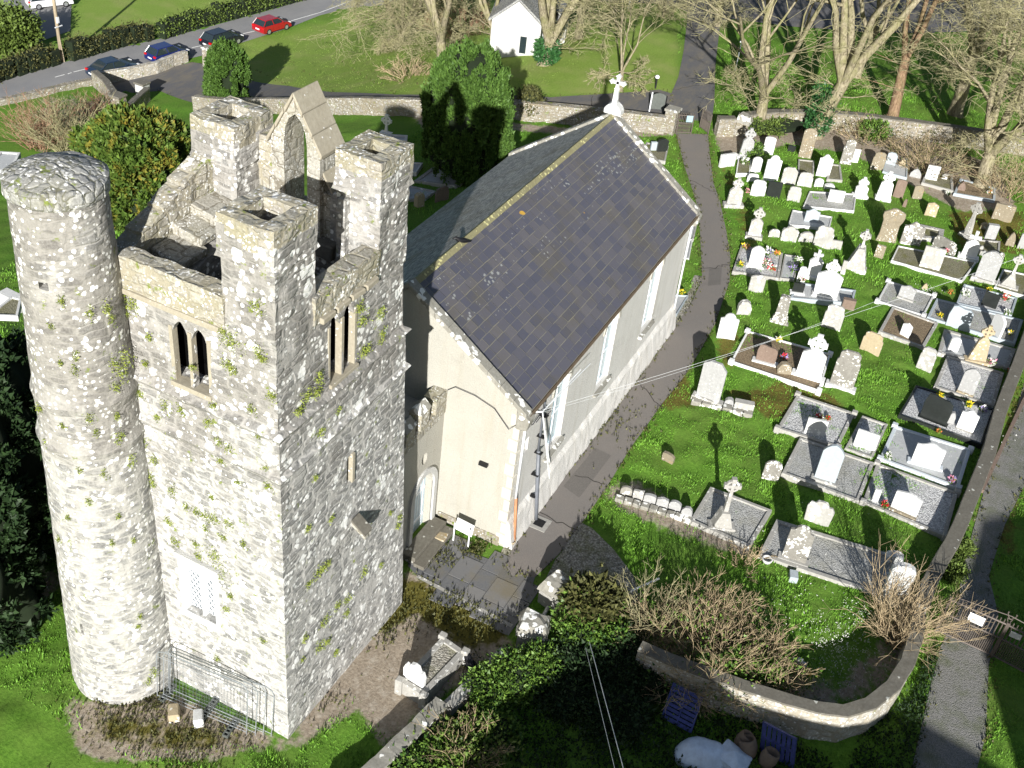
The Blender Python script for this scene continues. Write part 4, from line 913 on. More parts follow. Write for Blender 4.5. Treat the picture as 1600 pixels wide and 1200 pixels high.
def cross_head(m, C, U, W, N, Rr, th, ring=True, arm=.24, stem=1.0):
    a = Rr; b = Rr*arm
    def q(pts, t, o_=0): m.prism(pts, C+N*(t/2+o_), U, W, -N, t)
    q([(-b*1.1, -a*stem), (b*1.1, -a*stem), (b*.75, -b), (b*.8, b), (b*1.25, a*1.15), (-b*1.25, a*1.15), (-b*.8, b), (-b*.75, -b)], th)
    q([(b*.7, -b*.8), (a*1.0, -b*1.2), (a*1.0, b*1.2), (b*.7, b*.8)], th*.98); q([(-b*.7, b*.8), (-a*1.0, b*1.2), (-a*1.0, -b*1.2), (-b*.7, -b*.8)], th*.98)
    if ring:
        k = 28; ro, ri = a*.84, a*.6; vs = []; fs = []
        for t in (th*.33, -th*.33):
            for r_ in (ro, ri):
                for i in range(k): an = 2*pi*i/k; vs.append(C+N*t+U*(r_*cos(an))+W*(r_*sin(an)))
        for i in range(k):
            j = (i+1) % k; fs += [(i, j, k+j, k+i), (2*k+i, 3*k+i, 3*k+j, 2*k+j), (i, 2*k+i, 2*k+j, j), (k+i, k+j, 3*k+j, 3*k+i)]
        m.add(vs, fs)
def celtic(k, base, sh, rc, rr_px, top, mat, label, kind='slab', topw=None, pl=None, plw=1.35, group='celtic cross monuments', name='celtic_cross', th=.2, ring=True):
    """base=(xl,yl,xr,yr); sh=(x,y) top of slab/shaft start; rc ring centre; rr_px ring radius in crop px"""
    c, u, n, w_ = basis(k, *base); zs = HT(*pq(k, *sh), c); zc = HT(*pq(k, *rc), c); zt = HT(*pq(k, *top), c)
    dist = np.linalg.norm(c-np.array([0, 0, CH])); Rr = rr_px/KR[k][2]/FPX*dist*.98
    zs = max(.2, min(zs, zc-.2)); root = empty(name, c, 0, label, 'celtic cross' if ring else 'cross', group)
    ph = .22; Z3 = np.array([0, 0, 1.]); m = MB()
    if kind == 'slab':
        tw_ = topw or w_*.95; m.prism([(-w_/2, ph), (w_/2, ph), (tw_/2, zs-.12), (tw_*.22, zs+.1), (-tw_*.22, zs+.1), (-tw_/2, zs-.12)], np.zeros(3), u, Z3, -n, th)
    elif kind == 'taper':
        tw_ = topw or w_*.4; m.prism([(-w_/2, ph), (w_/2, ph), (tw_/2, zs), (-tw_/2, zs)], n*th*.5, u, Z3, -n, th*2)
    elif kind == 'shaft':
        tw_ = topw or w_*.7; m.prism([(-w_/2, ph), (w_/2, ph), (tw_/2, zs), (-tw_/2, zs)], np.zeros(3), u, Z3, -n, th)
    if mat in ROUGH: m.jitter(.02, 2, SEED[0])
    m.build('shaft', M[mat], root, bevel=.012)
    m = MB(); cross_head(m, np.array([0, 0, zc])-n*th*.5, u, Z3, n, Rr, th*.8, ring, stem=max(.9, (zc-zs+.06)/Rr))
    m.build('cross_head', M[mat], root)
    pm = MB(); plinth_box(pm, np.zeros(3), u, n, w_*plw, ph, th+.14, .16); pm.build('plinth', M[pl or mat], root, bevel=.02); SEED[0] += 1
    return root
def plot(k, C, kerb, fill, label, h=.2, kw=.16, posts=False, cover=None, name='grave_plot', cat='grave plot', group='kerbed grave plots'):
    P = [G(*pq(k, *p), h) for p in C]; c0 = sum(P)/len(P); c0[2] = 0; P = [p-c0 for p in P]
    ar = sum(P[i][0]*P[(i+1) % 4][1]-P[(i+1) % 4][0]*P[i][1] for i in range(4))
    if ar < 0: P = P[::-1]
    root = empty(name, c0, 0, label, cat, group); m = MB(); I = []
    n = 4
    for i in range(n):
        a, b, c_ = P[(i-1) % n], P[i], P[(i+1) % n]; d1 = (b-a)/np.linalg.norm(b-a); d2 = (c_-b)/np.linalg.norm(c_-b)
        n1 = np.array([-d1[1], d1[0], 0]); n2 = np.array([-d2[1], d2[0], 0]); bi = n1+n2; bi /= np.linalg.norm(bi); I.append(b+bi*kw/max(.5, bi@n1))
    for i in range(n):
        j = (i+1) % n; q = [P[i], P[j], I[j], I[i]]
        for p in q: p[2] = 0
        mm = MB().hexa([p+[0,0,-.1] for p in q], [p+[0,0,h] for p in q]); mm.build('kerb', M[kerb], root, bevel=.012)
    if posts:
        for p in P:
            MB().box(p[0]*.985-.13, p[0]*.985+.13, p[1]*.985-.13, p[1]*.985+.13, -.05, h+.1).build('corner_block', M[kerb], root, bevel=.025)
    bed = MB().add([p+[0,0,h-.07] for p in [I[0], I[1], I[2], I[3]]]+[np.array([p[0], p[1], -.05]) for p in I], [(0,1,2,3),(0,4,5,1),(1,5,6,2),(2,6,7,3),(3,7,4,0)])
    bed.build('chippings' if not fill.startswith('slab') else 'grave_slab', M[fill], root)
    return root
def leafball(c, rad, n, size, seed=0, flat=.6):
    r = np.random.RandomState(seed); P = r.normal(0, 1, (n, 3)); P /= np.linalg.norm(P, axis=1, keepdims=True); N = P.copy()
    P = P*rad*(r.rand(n, 1)**.4)*[1, 1, flat]+c; return leaves(P, N, size, r, per=2, jit=rad*.1)
def flowers(k, x, y, cols, label, rad=.2, pot=None, z=.2, name='flower_bunch', n=26, cat='flowers'):
    c = G(*pq(k, x, y), z+.1); c[2] = z; rad *= .78; SEED[0] += 1; root = empty(name, c, 0, label, cat, 'flowers left on the graves')
    V, F = leafball(np.array([0, 0, rad*.7]), rad, n*2, .09, SEED[0]); o = fastmesh('leaves', V, F, M['laurel'], root, {'rnd': ('FACE', np.random.rand(len(F)))})
    for i, cc in enumerate(cols):
        V, F = leafball(np.array([0, 0, rad*.95]), rad*.95, n, .1, SEED[0]*7+i); fastmesh('petals', V, F, M[cc], root)
    if pot: MB().lathe((0, 0, 0), [(.08, -.02), (.11, .1), (.12, .18), (.09, .17)], 10).build('pot', M[pot], root, smooth=True)
    return root
# ---- plots first
plot('A', [(370,625),(525,335),(1310,555),(1205,905)], 'marble', 'gravel_brown', 'wide grave plot with white kerbs and dark brown chippings near the church path', kw=.1, posts=True)
plot('P', [(55,275),(185,60),(545,180),(440,395)], 'concrete', 'gravel_white', 'white chipping plot below the tall lichened headstone, red flowers on it', posts=True)
plot('P', [(480,400),(590,195),(750,250),(655,462)], 'concrete', 'gravel_white', 'narrow white chipping plot squeezed beside the pale blue kerbed one', kw=.12)
plot('P', [(695,465),(790,255),(1272,405),(1195,650)], 'white_granite', 'slabflat', 'plot with pale blue polished kerbs and slab around the brightest white headstone', posts=True)
plot('P', [(85,555),(200,330),(665,490),(570,735)], 'concrete', 'gravel_grey', 'grey chipping plot around the headstone with a raised cross shaft')
plot('P', [(590,735),(680,490),(1190,675),(1115,955)], 'concrete', 'gravel_white', 'broad white chipping plot at the corner of the boundary wall', posts=True)
plot('P', [(815,190),(925,5),(1420,155),(1340,378)], 'black', 'gravel_white', 'black granite kerbed plot with white chippings and a front flower strip', kw=.12, h=.28)
plot('Q', [(45,560),(240,240),(820,460),(610,810)], 'concrete', 'gravel_grey', 'weathered cemented plot at the foot of the great celtic cross')
plot('Q', [(690,880),(860,545),(2030,900),(1800,1250)], 'concrete', 'gravel_grey', 'long grey chipping plot nearest the bare shrub and boundary wall', kw=.2)
plot('F', [(660,690),(800,365),(1395,545),(1290,900)], 'concrete', 'gravel_white', 'speckled chipping plot with a grey cross headstone above the black plot')
plot('F', [(700,340),(770,90),(1520,300),(1440,500)], 'concrete', 'slabflat', 'blue white slab plot around the round white stone and sandstone cross', kw=.2)
plot('E', [(590,900),(690,705),(1595,930),(1510,1180)], 'blue_granite', 'gravel_grey', 'polished blue grey kerbed plot beside the wall with a rounded white stone', kw=.14)
plot('E', [(895,755),(975,555),(1535,700),(1475,885)], 'blue_granite', 'gravel_white', 'kerbed plot with upright black tablet and scattered white flowers', kw=.12)
plot('E', [(70,730),(185,520),(670,670),(560,885)], 'marble_old', 'gravel_grey', 'small plot with pale kerbs and dark grey chippings under the twin shaft headstone', kw=.1, posts=True)
plot('E', [(85,1050),(230,785),(710,960),(560,1220)], 'concrete', 'gravel_brown', 'plot of orange brown chippings with a small white pointed stone')
plot('E', [(215,310),(290,155),(1110,325),(960,525)], 'marble_old', 'gravel_dull', 'long mossy brown plot edged with thin white kerbs', kw=.08)
plot('E', [(1290,590),(1380,400),(1700,470),(1640,690)], 'marble_old', 'gravel_dull', 'mossy plot at the right edge around the slender celtic cross', kw=.1)
plot('D', [(95,425),(185,155),(625,235),(585,500)], 'concrete', 'gravel_white', 'flower covered plot beside the path bend')
plot('D', [(590,495),(640,245),(805,270),(745,510)], 'concrete', 'slabflat', 'narrow plain slab grave right of the flower covered plot', kw=.08)
plot('D', [(690,700),(800,540),(1385,620),(1350,760)], 'blue_granite', 'slabflat', 'pale slab plot behind the biggest white ring cross', kw=.12)
plot('B', [(930,730),(990,590),(1430,615),(1410,775)], 'marble_old', 'gravel_grey', 'speckled grey plot holding the bright low square headstone', kw=.08)
plot('B', [(790,905),(830,765),(1205,830),(1180,935)], 'marble_old', 'slabflat', 'light grey slab plot in front of the wide lichened row', kw=.08)
plot('B', [(300,425),(325,255),(450,270),(430,425)], 'marble', 'gravel_dull', 'narrow planted plot in front of the tallest grey cross', kw=.07)
plot('B', [(880,420),(885,290),(1035,305),(1030,440)], 'concrete', 'gravel_dull', 'plot of crazy paving behind the white tapering stone', kw=.1)
plot('B', [(1150,480),(1180,330),(1280,345),(1300,490)], 'concrete', 'gravel_dull', 'small stepped plot between the white and the speckled stones', kw=.14)
plot('C', [(235,405),(265,250),(475,290),(465,465)], 'blue_granite', 'slabflat', 'polished dark slab grave under the overhanging branches', kw=.1)
plot('C', [(600,510),(640,410),(890,430),(900,590)], 'concrete', 'gravel_dull', 'earth filled plot under the tree around a pale headstone')
plot('C', [(900,610),(960,470),(1300,560),(1290,680)], 'blue_granite', 'gravel_brown', 'shaded plot with an orange pot below the leaning tree trunk')
plot('C', [(580,1030),(590,900),(815,950),(800,1040)], 'concrete', 'gravel_dull', 'yellow lichened ledger plot behind the white speckled stone', kw=.3)
plot('C', [(1130,1150),(1120,1040),(1340,1060),(1330,1190)], 'concrete', 'gravel_dull', 'green mossed kerb plot by the pointed slate at the right', kw=.12)
# ---- stones
stone('A', 35,975, 250,1050, 215,640, 'clip', 'grey', 'tall dark grey headstone with clipped top corners at the path edge, white lichen dots', pl='limestone', th=.16)
stone('A', 300,1040, 390,1060, 355,985, 'rough', 'grey', 'small round fieldstone on the kerb right of the tall grey headstone', th=.25, cat='stone')
stone('A', 395,1085, 575,1120, 480,1020, 'square', 'limestone', 'white block lying on the kerb right of the tall grey headstone', th=.35, cat='stone block', name='stone_block')
stone('A', 235,410, 405,430, 355,180, 'shoulder', 'marble_old', 'cream round headed stone with shoulders between path and white kerbed plot')
stone('A', 420,200, 550,215, 430,60, 'rough', 'limestone', 'squat white leaning stone just behind the cream round headed one', th=.3, tilt=.15)
stone('A', 730,265, 905,305, 880,25, 'taper', 'grey_lichen', 'stepped tapering pillar stone on a wide foot, blotched white', th=.3)
stone('A', 1210,312, 1390,352, 1320,95, 'tablet', 'limestone', 'white topped brown stone standing behind the ring cross of the wide brown plot', th=.16)
stone('A', 590,640, 775,690, 700,480, 'wave', 'brown', 'polished brown headstone with wavy outline on white plinth', pl='marble_old')
stone('A', 790,760, 930,775, 870,650, 'leaf', 'speckled', 'rounded boulder marker beside the polished brown headstone', th=.28, name='boulder_marker')
celtic('A', (970,765,1200,835), (1130,545), (1168,470), 88, (1175,405), 'marble', 'white headstone crowned by a ring cross on the brown chipping plot', pl='marble')
stone('A', 1285,860, 1500,925, 1480,535, 'tablet', 'grey_lichen', 'large headstone almost covered with white lichen blotches right of the ring cross', pl='marble_old', th=.16)
stone('P', 220,318, 345,345, 280,215, 'square', 'marble_old', 'low white tablet in the white chipping plot with red flowers')
stone('P', 525,395, 660,440, 620,300, 'square', 'marble_old', 'cream ledger tablet leaning in the narrow white plot', th=.1)
stone('P', 885,500, 1062,548, 990,362, 'ogee', 'marble', 'brightest white headstone with curved top on pale blue kerbs', pl='white_granite', plw=1.25)
stone('P', 935,218, 1105,285, 1075,80, 'wave', 'black', 'big black granite headstone with wavy top on the black kerbed plot', pl='black', plw=1.1)
stone('P', 1165,292, 1270,330, 1235,155, 'ogee', 'marble', 'white headstone right of the black one on the same plot', pl='concrete', plw=1.1)
stone('P', 1105,262, 1150,275, 1130,170, 'leaf', 'grey', 'small grey statue between the black and the white headstones', cat='statue', name='grave_statue', th=.2)
stone('P', 280,605, 410,645, 400,378, 'gothic', 'blue_granite', 'pale grey pointed headstone with raised cross shaft on grey chippings', pl='limestone', th=.16)
stone('P', 640,745, 680,755, 668,655, 'square', 'marble_old', 'slim little marker at the corner of the broad white plot')
stone('P', 755,790, 915,860, 860,675, 'peak', 'marble_old', 'marbled cream headstone with a pointed top on the broad white plot', pl='speckled', plw=1.05)
stone('P', 215,850, 380,905, 320,732, 'scallop', 'limestone', 'scalloped headstone leaning on the grass above the long grey plot', th=.14)
stone('Q', 720,160, 880,190, 800,-5, 'round', 'grey_lichen', 'squat green flecked stone left of the cross shaft plot')
stone('Q', 895,930, 1115,1000, 1080,605, 'shoulder', 'grey_lichen', 'grey headstone with white lichen splashed over its upper half', pl='limestone', th=.15)
celtic('Q', (245,645,430,660), (385,480), (458,255), 78, (485,155), 'concrete', 'great carved celtic cross casting the longest shadow over the grass', kind='taper', topw=.32, pl='concrete', th=.24)
stone('X', 1371,944, 1408,953, 1403,880, 'round', 'marble_old', 'cream slab standing beside the bare shrub at the wall bend', th=.25)
stone('X', 1378,880, 1408,890, 1405,872, 'rough', 'marble_old', 'broken pale lump lying beyond the cream slab', th=.4, cat='stone', name='broken_stone')
celtic('F', (1000,440,1190,475), (1150,190), (1215,130), 62, (1240,80), 'sand', 'sandstone cross slab beside the boundary wall right of the round white stone', kind='slab', topw=.55)
stone('F', 890,765, 1055,825, 1100,520, 'gothic', 'grey', 'grey headstone with carved cross above the black kerbed plot', pl='sand', plw=1.05, th=.16)
stone('F', 465,500, 620,560, 600,290, 'tablet', 'limestone', 'mottled white stone on grass left of the speckled chipping plot', th=.14)
stone('F', 295,165, 385,215, 400,40, 'peak', 'marble', 'small bright white pointed stone on the orange brown plot')
stone('F', 795,345, 900,355, 905,190, 'round', 'marble', 'rounded white stone on the slab plot right of the mottled one', th=.14)
stone('R', 568,982, 690,1030, 650,880, 'tablet', 'sand', 'sandy brown shouldered stone alone in the grass beside the big lichened one')
stone('E', 500,390, 710,440, 690,185, 'square', 'limestone', 'broad square headstone in the middle of the long mossy plot', th=.16)
stone('E', 30,278, 125,305, 135,175, 'square', 'speckled', 'small tilted brown stone in front of the ornate headstone', tilt=.2)
stone('E', 275,712, 430,765, 400,580, 'ogee', 'grey', 'grey headstone with twin carved shafts on the pale kerbed plot', pl='limestone', plw=1.1)
stone('E', 530,610, 590,625, 600,560, 'spear', 'sand', 'little beige marker in the grass behind the twin shaft headstone')
stone('E', 770,1000, 1010,1065, 930,790, 'wave', 'blue_granite', 'wide blue granite headstone with rock cut edges', th=.2)
stone('E', 1220,1055, 1320,1160, 1340,880, 'round', 'marble', 'tall rounded white stone on the polished blue grey plot', th=.14)
stone('E', 1140,790, 1295,845, 1250,650, 'square', 'black', 'upright black tablet among white flowers', th=.1)
celtic('E', (930,285,1090,325), (1080,130), (1085,75), 55, (1090,40), 'marble', 'white cross headstone half in the shade of the tall slender cross', topw=.8, ring=False)
stone('E', 1070,510, 1275,575, 1300,225, 'gothic', 'grey', 'very tall streaked grey headstone with rounded gothic head', pl='limestone', th=.2)
stone('E', 1290,290, 1375,320, 1330,220, 'round', 'grey_lichen', 'dark lichened stone behind the very tall streaked one')
celtic('E', (1345,590,1500,635), (1420,440), (1505,305), 52, (1530,220), 'limestone', 'slender ring cross on a stepped base by the right edge', kind='taper', topw=.25)
stone('E', 640,150, 860,275, 740,75, 'tablet', 'grey_lichen', 'grey speckled stone with a pink flower behind the broad square headstone', th=.16)
stone('E', 1150,250, 1200,265, 1120,190, 'spear', 'grey', 'pale pointed fragment next to the white cross headstone')
stone('C', 160,1055, 365,1090, 340,757, 'ornate', 'speckled', 'large waisted headstone with angular top and rust stains', th=.16)
stone('C', 390,1085, 580,1115, 545,888, 'ogee', 'grey_lichen', 'dark headstone snowed over with lichen right of the waisted one', th=.16)
celtic('C', (165,665,300,690), (285,510), (287,468), 52, (300,425), 'marble', 'bluish white slab with ring cross top in the back rows', topw=.75, pl='marble_old', plw=1.1)
stone('C', 325,645, 420,662, 395,482, 'lowround', 'brown', 'plain dark brown stone right of the bluish white ring cross')
stone('C', 505,668, 595,682, 595,550, 'clip', 'speckled', 'beige leaning stone right of the plain dark brown one', tilt=.1)
stone('C', 415,740, 450,748, 438,660, 'rough', 'brown', 'rusty little iron cross marker before the beige leaning stone', th=.06, cat='grave marker', name='iron_cross_marker')
stone('C', 620,822, 725,850, 700,695, 'peak', 'sand', 'small sandstone marker topped with a stubby cross')
celtic('C', (975,1010,1035,1045), (1030,850), (1075,755), 55, (1105,688), 'concrete', 'tallest slender celtic cross of the back right corner', kind='shaft', topw=.26, pl='concrete', plw=1.8)
stone('C', 1250,855, 1435,895, 1380,720, 'square', 'speckled', 'wide brown speckled slab under the tree at the back right', th=.2)
stone('C', 620,492, 735,512, 700,352, 'square', 'marble_old', 'white stone under hanging twigs in the earth filled plot')
stone('C', 780,490, 830,500, 795,430, 'round', 'marble', 'small white rounded marker next to the stone under hanging twigs')
stone('C', 115,390, 235,405, 205,228, 'tablet', 'speckled', 'brown mottled stone left of the polished dark slab grave')
stone('C', 480,455, 588,480, 510,370, 'spear', 'grey', 'low grey triangular stone right of the polished dark slab grave')
stone('C', 255,345, 345,370, 360,240, 'clip', 'blue_granite', 'blue grey polished headstone streaked by branch shadows')
stone('C', 380,370, 440,380, 415,290, 'rough', 'sand', 'ornament like pale stone on the polished dark slab grave', th=.3, cat='stone', name='grave_ornament')
stone('C', 925,595, 1000,610, 960,495, 'spear', 'brown', 'dark pyramid stone in the shade below the leaning trunk', th=.3)
stone('C', 1190,1030, 1290,1045, 1250,905, 'square', 'grey', 'square footed grey block near the tallest slender cross', th=.3, cat='stone block', name='stone_block')
stone('C', 1145,945, 1215,960, 1180,892, 'rough', 'sand', 'small yellowish lump left of the grey block', th=.25, cat='stone', name='field_stone')
stone('C', 1375,1110, 1460,1122, 1480,985, 'spear', 'speckled', 'pointed brown slate shaped stone at the right margin')
stone('C', 1490,1130, 1565,1142, 1560,982, 'clip', 'grey', 'grey clipped stone right of the pointed brown one')
stone('C', 1130,1150, 1170,1160, 1140,1100, 'rough', 'limestone', 'fragment standing beside the green mossed kerb plot')
stone('B', 150,372, 285,352, 240,248, 'square', 'marble_old', 'low white block nearest the gate end of the path', th=.2)
celtic('B', (322,290,445,300), (430,110), (437,62), 50, (445,18), 'grey', 'tallest light grey slab with ring cross near the gate', topw=.72, pl='marble')
stone('B', 545,232, 645,252, 625,85, 'lowround', 'marble_old', 'grey white stone with gently curved top right of the tallest grey cross')
stone('B', 435,412, 525,418, 500,272, 'round', 'marble_old', 'pale round topped stone below the tallest grey cross')
stone('B', 550,502, 685,512, 650,255, 'shoulder', 'marble', 'tall streaky white stone with shoulders left of the square lichened one')
stone('B', 715,528, 850,545, 795,368, 'clip', 'limestone', 'square lichened stone between the tall streaky white and the low white ones')
stone('B', 880,272, 1000,290, 1005,5, 'round', 'speckled', 'very tall brown speckled stone in front of the ivy clad tree')
stone('B', 780,220, 850,232, 820,170, 'square', 'black', 'small black tablet left of the very tall brown stone')
stone('B', 1045,452, 1170,468, 1165,252, 'ogee', 'marble', 'clean white stone with curved top in the third row')
stone('B', 1270,342, 1375,355, 1390,118, 'tablet', 'grey_lichen', 'tall lichen spotted stone beside a small white tablet at the back')
stone('B', 1378,325, 1438,332, 1440,203, 'square', 'marble', 'small white tablet beside the tall lichen spotted stone')
stone('B', 870,548, 1005,565, 985,432, 'tablet', 'limestone', 'low white stone with brown foot behind the speckled grey plot', tilt=.12)
stone('B', 1030,548, 1112,556, 1075,472, 'round', 'marble_old', 'small pale stone with rounded head left of the crouched white lump')
stone('B', 1125,570, 1225,580, 1180,530, 'rough', 'marble_old', 'crouched white lump behind the bright low square headstone', cat='stone', name='field_stone', th=.3)
celtic('B', (1405,652,1512,665), (1490,550), (1488,515), 45, (1492,472), 'marble', 'stubby white cross headstone left of the bluish ring cross', topw=.8)
stone('B', 1150,700, 1295,722, 1240,588, 'square', 'marble', 'bright low square headstone on the speckled grey plot', th=.16)
stone('B', 575,652, 705,668, 675,510, 'square', 'black', 'dark grey square tablet in the joined front row')
stone('B', 428,632, 562,655, 535,495, 'tablet', 'marble_old', 'pale grey stone joined to the dark grey square tablet')
celtic('B', (205,738,342,748), (310,575), (318,525), 48, (330,478), 'limestone', 'blotched cross headstone at the path side left end of its row', topw=.8)
stone('B', 775,685, 895,700, 880,565, 'tablet', 'limestone', 'wide crouching lichened stone left of the speckled grey plot', tilt=.1)
stone('B', 400,505, 505,515, 460,432, 'tablet', 'marble', 'white stone shaded by its neighbour behind the joined front row')
celtic('B', (403,1030,520,1052), (510,870), (515,808), 52, (530,755), 'limestone', 'lone ring cross slab on grass beside the path curve', topw=.7)
stone('B', 932,890, 1062,905, 1012,755, 'ogee', 'blue_granite', 'light grey ridged headstone on the light grey slab plot')
stone('B', 600,1030, 700,1042, 660,950, 'round', 'limestone', 'small hunched stone at the left end of the wide lichened row')
stone('B', 710,1065, 865,1078, 810,928, 'scallop', 'limestone', 'broad hunched stone second in the wide lichened row', th=.18)
stone('B', 880,1065, 1015,1078, 935,970, 'rough', 'limestone', 'low slanting stone third in the wide lichened row', th=.2)
stone('B', 1015,1098, 1182,1135, 1130,925, 'tablet', 'limestone', 'biggest stone with eared top at the right end of the lichened row', th=.16)
stone('B', 1185,1135, 1282,1150, 1235,1062, 'square', 'concrete', 'plain grey tablet right of the eared lichened stone', tilt=.2)
celtic('R', (478,480,602,512), (590,350), (605,280), 32, (615,240), 'limestone', 'white blotched pyramid base carrying a small ring cross in the middle rows', kind='taper', topw=.35, plw=1.1, th=.35)
stone('D', 250,390, 392,412, 365,165, 'gothic', 'marble_old', 'cream headstone rising among many flowers beside the path', pl='marble')
stone('D', 255,636, 412,652, 365,472, 'clip', 'limestone', 'squarish cream stone alone on grass below the flower covered plot')
stone('D', 705,672, 822,688, 792,555, 'square', 'black', 'little black tablet on a white kerb', pl='marble', plw=1.3)
celtic('D', (860,500,985,520), (985,310), (980,260), 48, (975,208), 'marble', 'white cross headstone just behind and left of the biggest ring cross', topw=.75, ring=False)
stone('D', 755,545, 840,560, 820,380, 'tablet', 'marble', 'little white ornate stone left of the paired white crosses')
celtic('D', (928,692,1165,745), (1100,455), (1122,385), 72, (1135,315), 'marble', 'biggest white headstone with a wide ring cross in the middle rows', topw=1.35, pl='marble_old', plw=1.15)
stone('D', 1210,470, 1260,480, 1235,310, 'square', 'limestone', 'pale slab partly hidden behind the widest ring cross')
stone('D', 1230,810, 1360,835, 1300,725, 'square', 'brown', 'plum brown block stone beside the mottled stone of the middle row', th=.3)
# six little upright stones on the kerb beside the path
for i, (x0, y0, x1, y1, xt, yt, kd) in enumerate([(672,700,745,715,705,645,'round'),(748,725,812,740,780,672,'square'),(815,750,890,768,850,695,'lowround'),(895,775,968,790,930,715,'peak'),(972,790,1045,815,1005,735,'round'),(1045,830,1115,855,1080,770,'rough')]):
    nm = ['leftmost', 'second', 'third', 'fourth', 'fifth', 'sixth and last'][i]
    stone('W', x0, y0, x1, y1, xt, yt, kd, ['coping', 'limestone', 'grey', 'grey', 'grey', 'grey'][i], nm+' of the six short stones lined up between path and great cross', th=.16)
kb = MB(); A_, B_ = G(*pq('W', 640, 735)), G(*pq('W', 1120, 880)); d_ = B_-A_
for i in range(9):
    p = A_+d_*(i/9); q_ = A_+d_*((i+.93)/9); u = d_/np.linalg.norm(d_); n_ = np.array([u[1], -u[0], 0]); n_ = n_ if n_[0] < 0 else -n_
    kb.hexa([p+[0,0,-.1], q_+[0,0,-.1], q_-n_*.3+[0,0,-.1], p-n_*.3+[0,0,-.1]], [p+[0,0,.2], q_+[0,0,.2], q_-n_*.3+[0,0,.22], p-n_*.3+[0,0,.22]])
kb.jitter(.05, 2); tag(kb.build('low_stone_kerb', M['coping'], bevel=.03), 'low rubble kerb carrying the six short stones by the path', 'kerb')
kb = MB(); A_, B_ = G(*pq('A', 0, 1010)), G(*pq('A', 580, 1150)); d_ = B_-A_
for i in range(6):
    p = A_+d_*(i/6); q_ = A_+d_*((i+.93)/6); u = d_/np.linalg.norm(d_); n_ = np.array([u[1], -u[0], 0]); n_ = n_ if n_[0] < 0 else -n_
    kb.hexa([p+n_*.12+[0,0,-.1], q_+n_*.12+[0,0,-.1], q_-n_*.3+[0,0,-.1], p-n_*.3+[0,0,-.1]], [p+n_*.12+[0,0,.16], q_+n_*.12+[0,0,.16], q_-n_*.3+[0,0,.18], p-n_*.3+[0,0,.18]])
kb.jitter(.05, 2); tag(kb.build('low_stone_kerb', M['coping'], bevel=.03), 'low rubble kerb under the tall dark grey headstone', 'kerb')
stone('W', 932,470, 1000,505, 965,438, 'clip', 'speckled', 'tiny lone stone in the open grass beside the path', th=.2, cat='grave marker', name='grave_marker')
# flowers and small things on graves
flowers('A', 820, 425, ['yellow', 'whitefl'], 'yellow and white blooms behind the polished brown headstone')
flowers('A', 870, 590, ['red', 'purple'], 'dark red roses between brown headstone and boulder', rad=.22)
flowers('P', 320, 205, ['red', 'whitefl'], 'red and white bunch lying on the upper white chipping plot')
flowers('P', 378, 210, ['red'], 'bright red posy right of the red and white bunch', rad=.12)
flowers('P', 730, 755, ['red'], 'red flowers at the foot of the marbled cream headstone', rad=.2)
flowers('P', 750, 450, ['whitefl'], 'green plant with pale buds in the pale blue kerbed plot', rad=.24)
flowers('P', 1150, 605, ['pink', 'purple'], 'pink pot flowers in the corner of the pale blue kerbed plot', rad=.22)
flowers('P', 1075, 72, ['yellow'], 'yellow daffodils behind the big black headstone', rad=.22)
flowers('P', 1255, 130, ['yellow'], 'yellow daffodils behind the white stone of the black plot', rad=.2)
flowers('P', 1345, 155, ['purple', 'whitefl'], 'lilac flowers at the right corner of the black plot', rad=.2)
flowers('P', 1068, 292, ['orangepot'], 'orange blooms in front of the big black headstone', rad=.12)
flowers('F', 1260, 440, ['pink', 'whitefl'], 'mixed bouquet in front of the sandstone cross slab', rad=.25)
flowers('F', 1455, 530, ['red', 'whitefl'], 'red and white bouquet wrapped in plastic on the wall side kerb', rad=.22)
flowers('E', 735, 880, ['yellow'], 'yellow bloom left of the wide blue granite headstone', rad=.15)
flowers('E', 1245, 610, ['yellow'], 'yellow bunch under the very tall streaked headstone', rad=.14)
flowers('E', 990, 660, ['whitefl', 'whitefl'], 'heap of white lilies left of the upright black tablet', rad=.32)
flowers('E', 1430, 860, ['whitefl'], 'white lilies right of the upright black tablet', rad=.25)
flowers('E', 1410, 705, ['whitefl', 'red'], 'leafy wreath behind the upright black tablet', rad=.25)
flowers('E', 1465, 1070, ['yellow', 'whitefl'], 'pale yellow posy near the tall rounded white stone', rad=.16)
flowers('E', 790, 215, ['pink', 'red'], 'pink flower on the grey speckled stone slab', rad=.18)
flowers('E', 830, 650, ['orangepot'], 'rust coloured shrub beside the pale kerbed plot', rad=.25)
flowers('D', 235, 175, ['yellow', 'pink'], 'yellow and pink flowers at the top left of the flower covered plot', rad=.25)
flowers('D', 180, 360, ['yellow'], 'primroses at the foot of the flower covered plot', rad=.22)
flowers('D', 480, 230, ['purple', 'whitefl'], 'lilac blooms right of the cream flower plot headstone', rad=.3)
flowers('D', 560, 240, ['orangepot', 'yellow'], 'orange lilies at the top right of the flower covered plot', rad=.2)
flowers('D', 440, 360, ['whitefl', 'pink'], 'white and pink carpet of blooms on the flower covered plot', rad=.4)
flowers('D', 510, 400, ['whitefl', 'red'], 'round wreath with a red heart on the flower covered plot', rad=.3)
flowers('D', 775, 320, ['whitefl'], 'leafy bush growing on the narrow slab grave', rad=.3)
flowers('D', 820, 510, ['pink', 'whitefl'], 'pink flowers behind the little black tablet', rad=.22)
flowers('D', 735, 420, ['purple'], 'dark leafy plant left of the paired white crosses', rad=.35)
flowers('B', 380, 330, ['whitefl'], 'green daffodil shoots in the narrow planted plot', rad=.4)
flowers('B', 405, 590, ['pink'], 'reddish urn plant beside the pale grey joined stone', rad=.18)
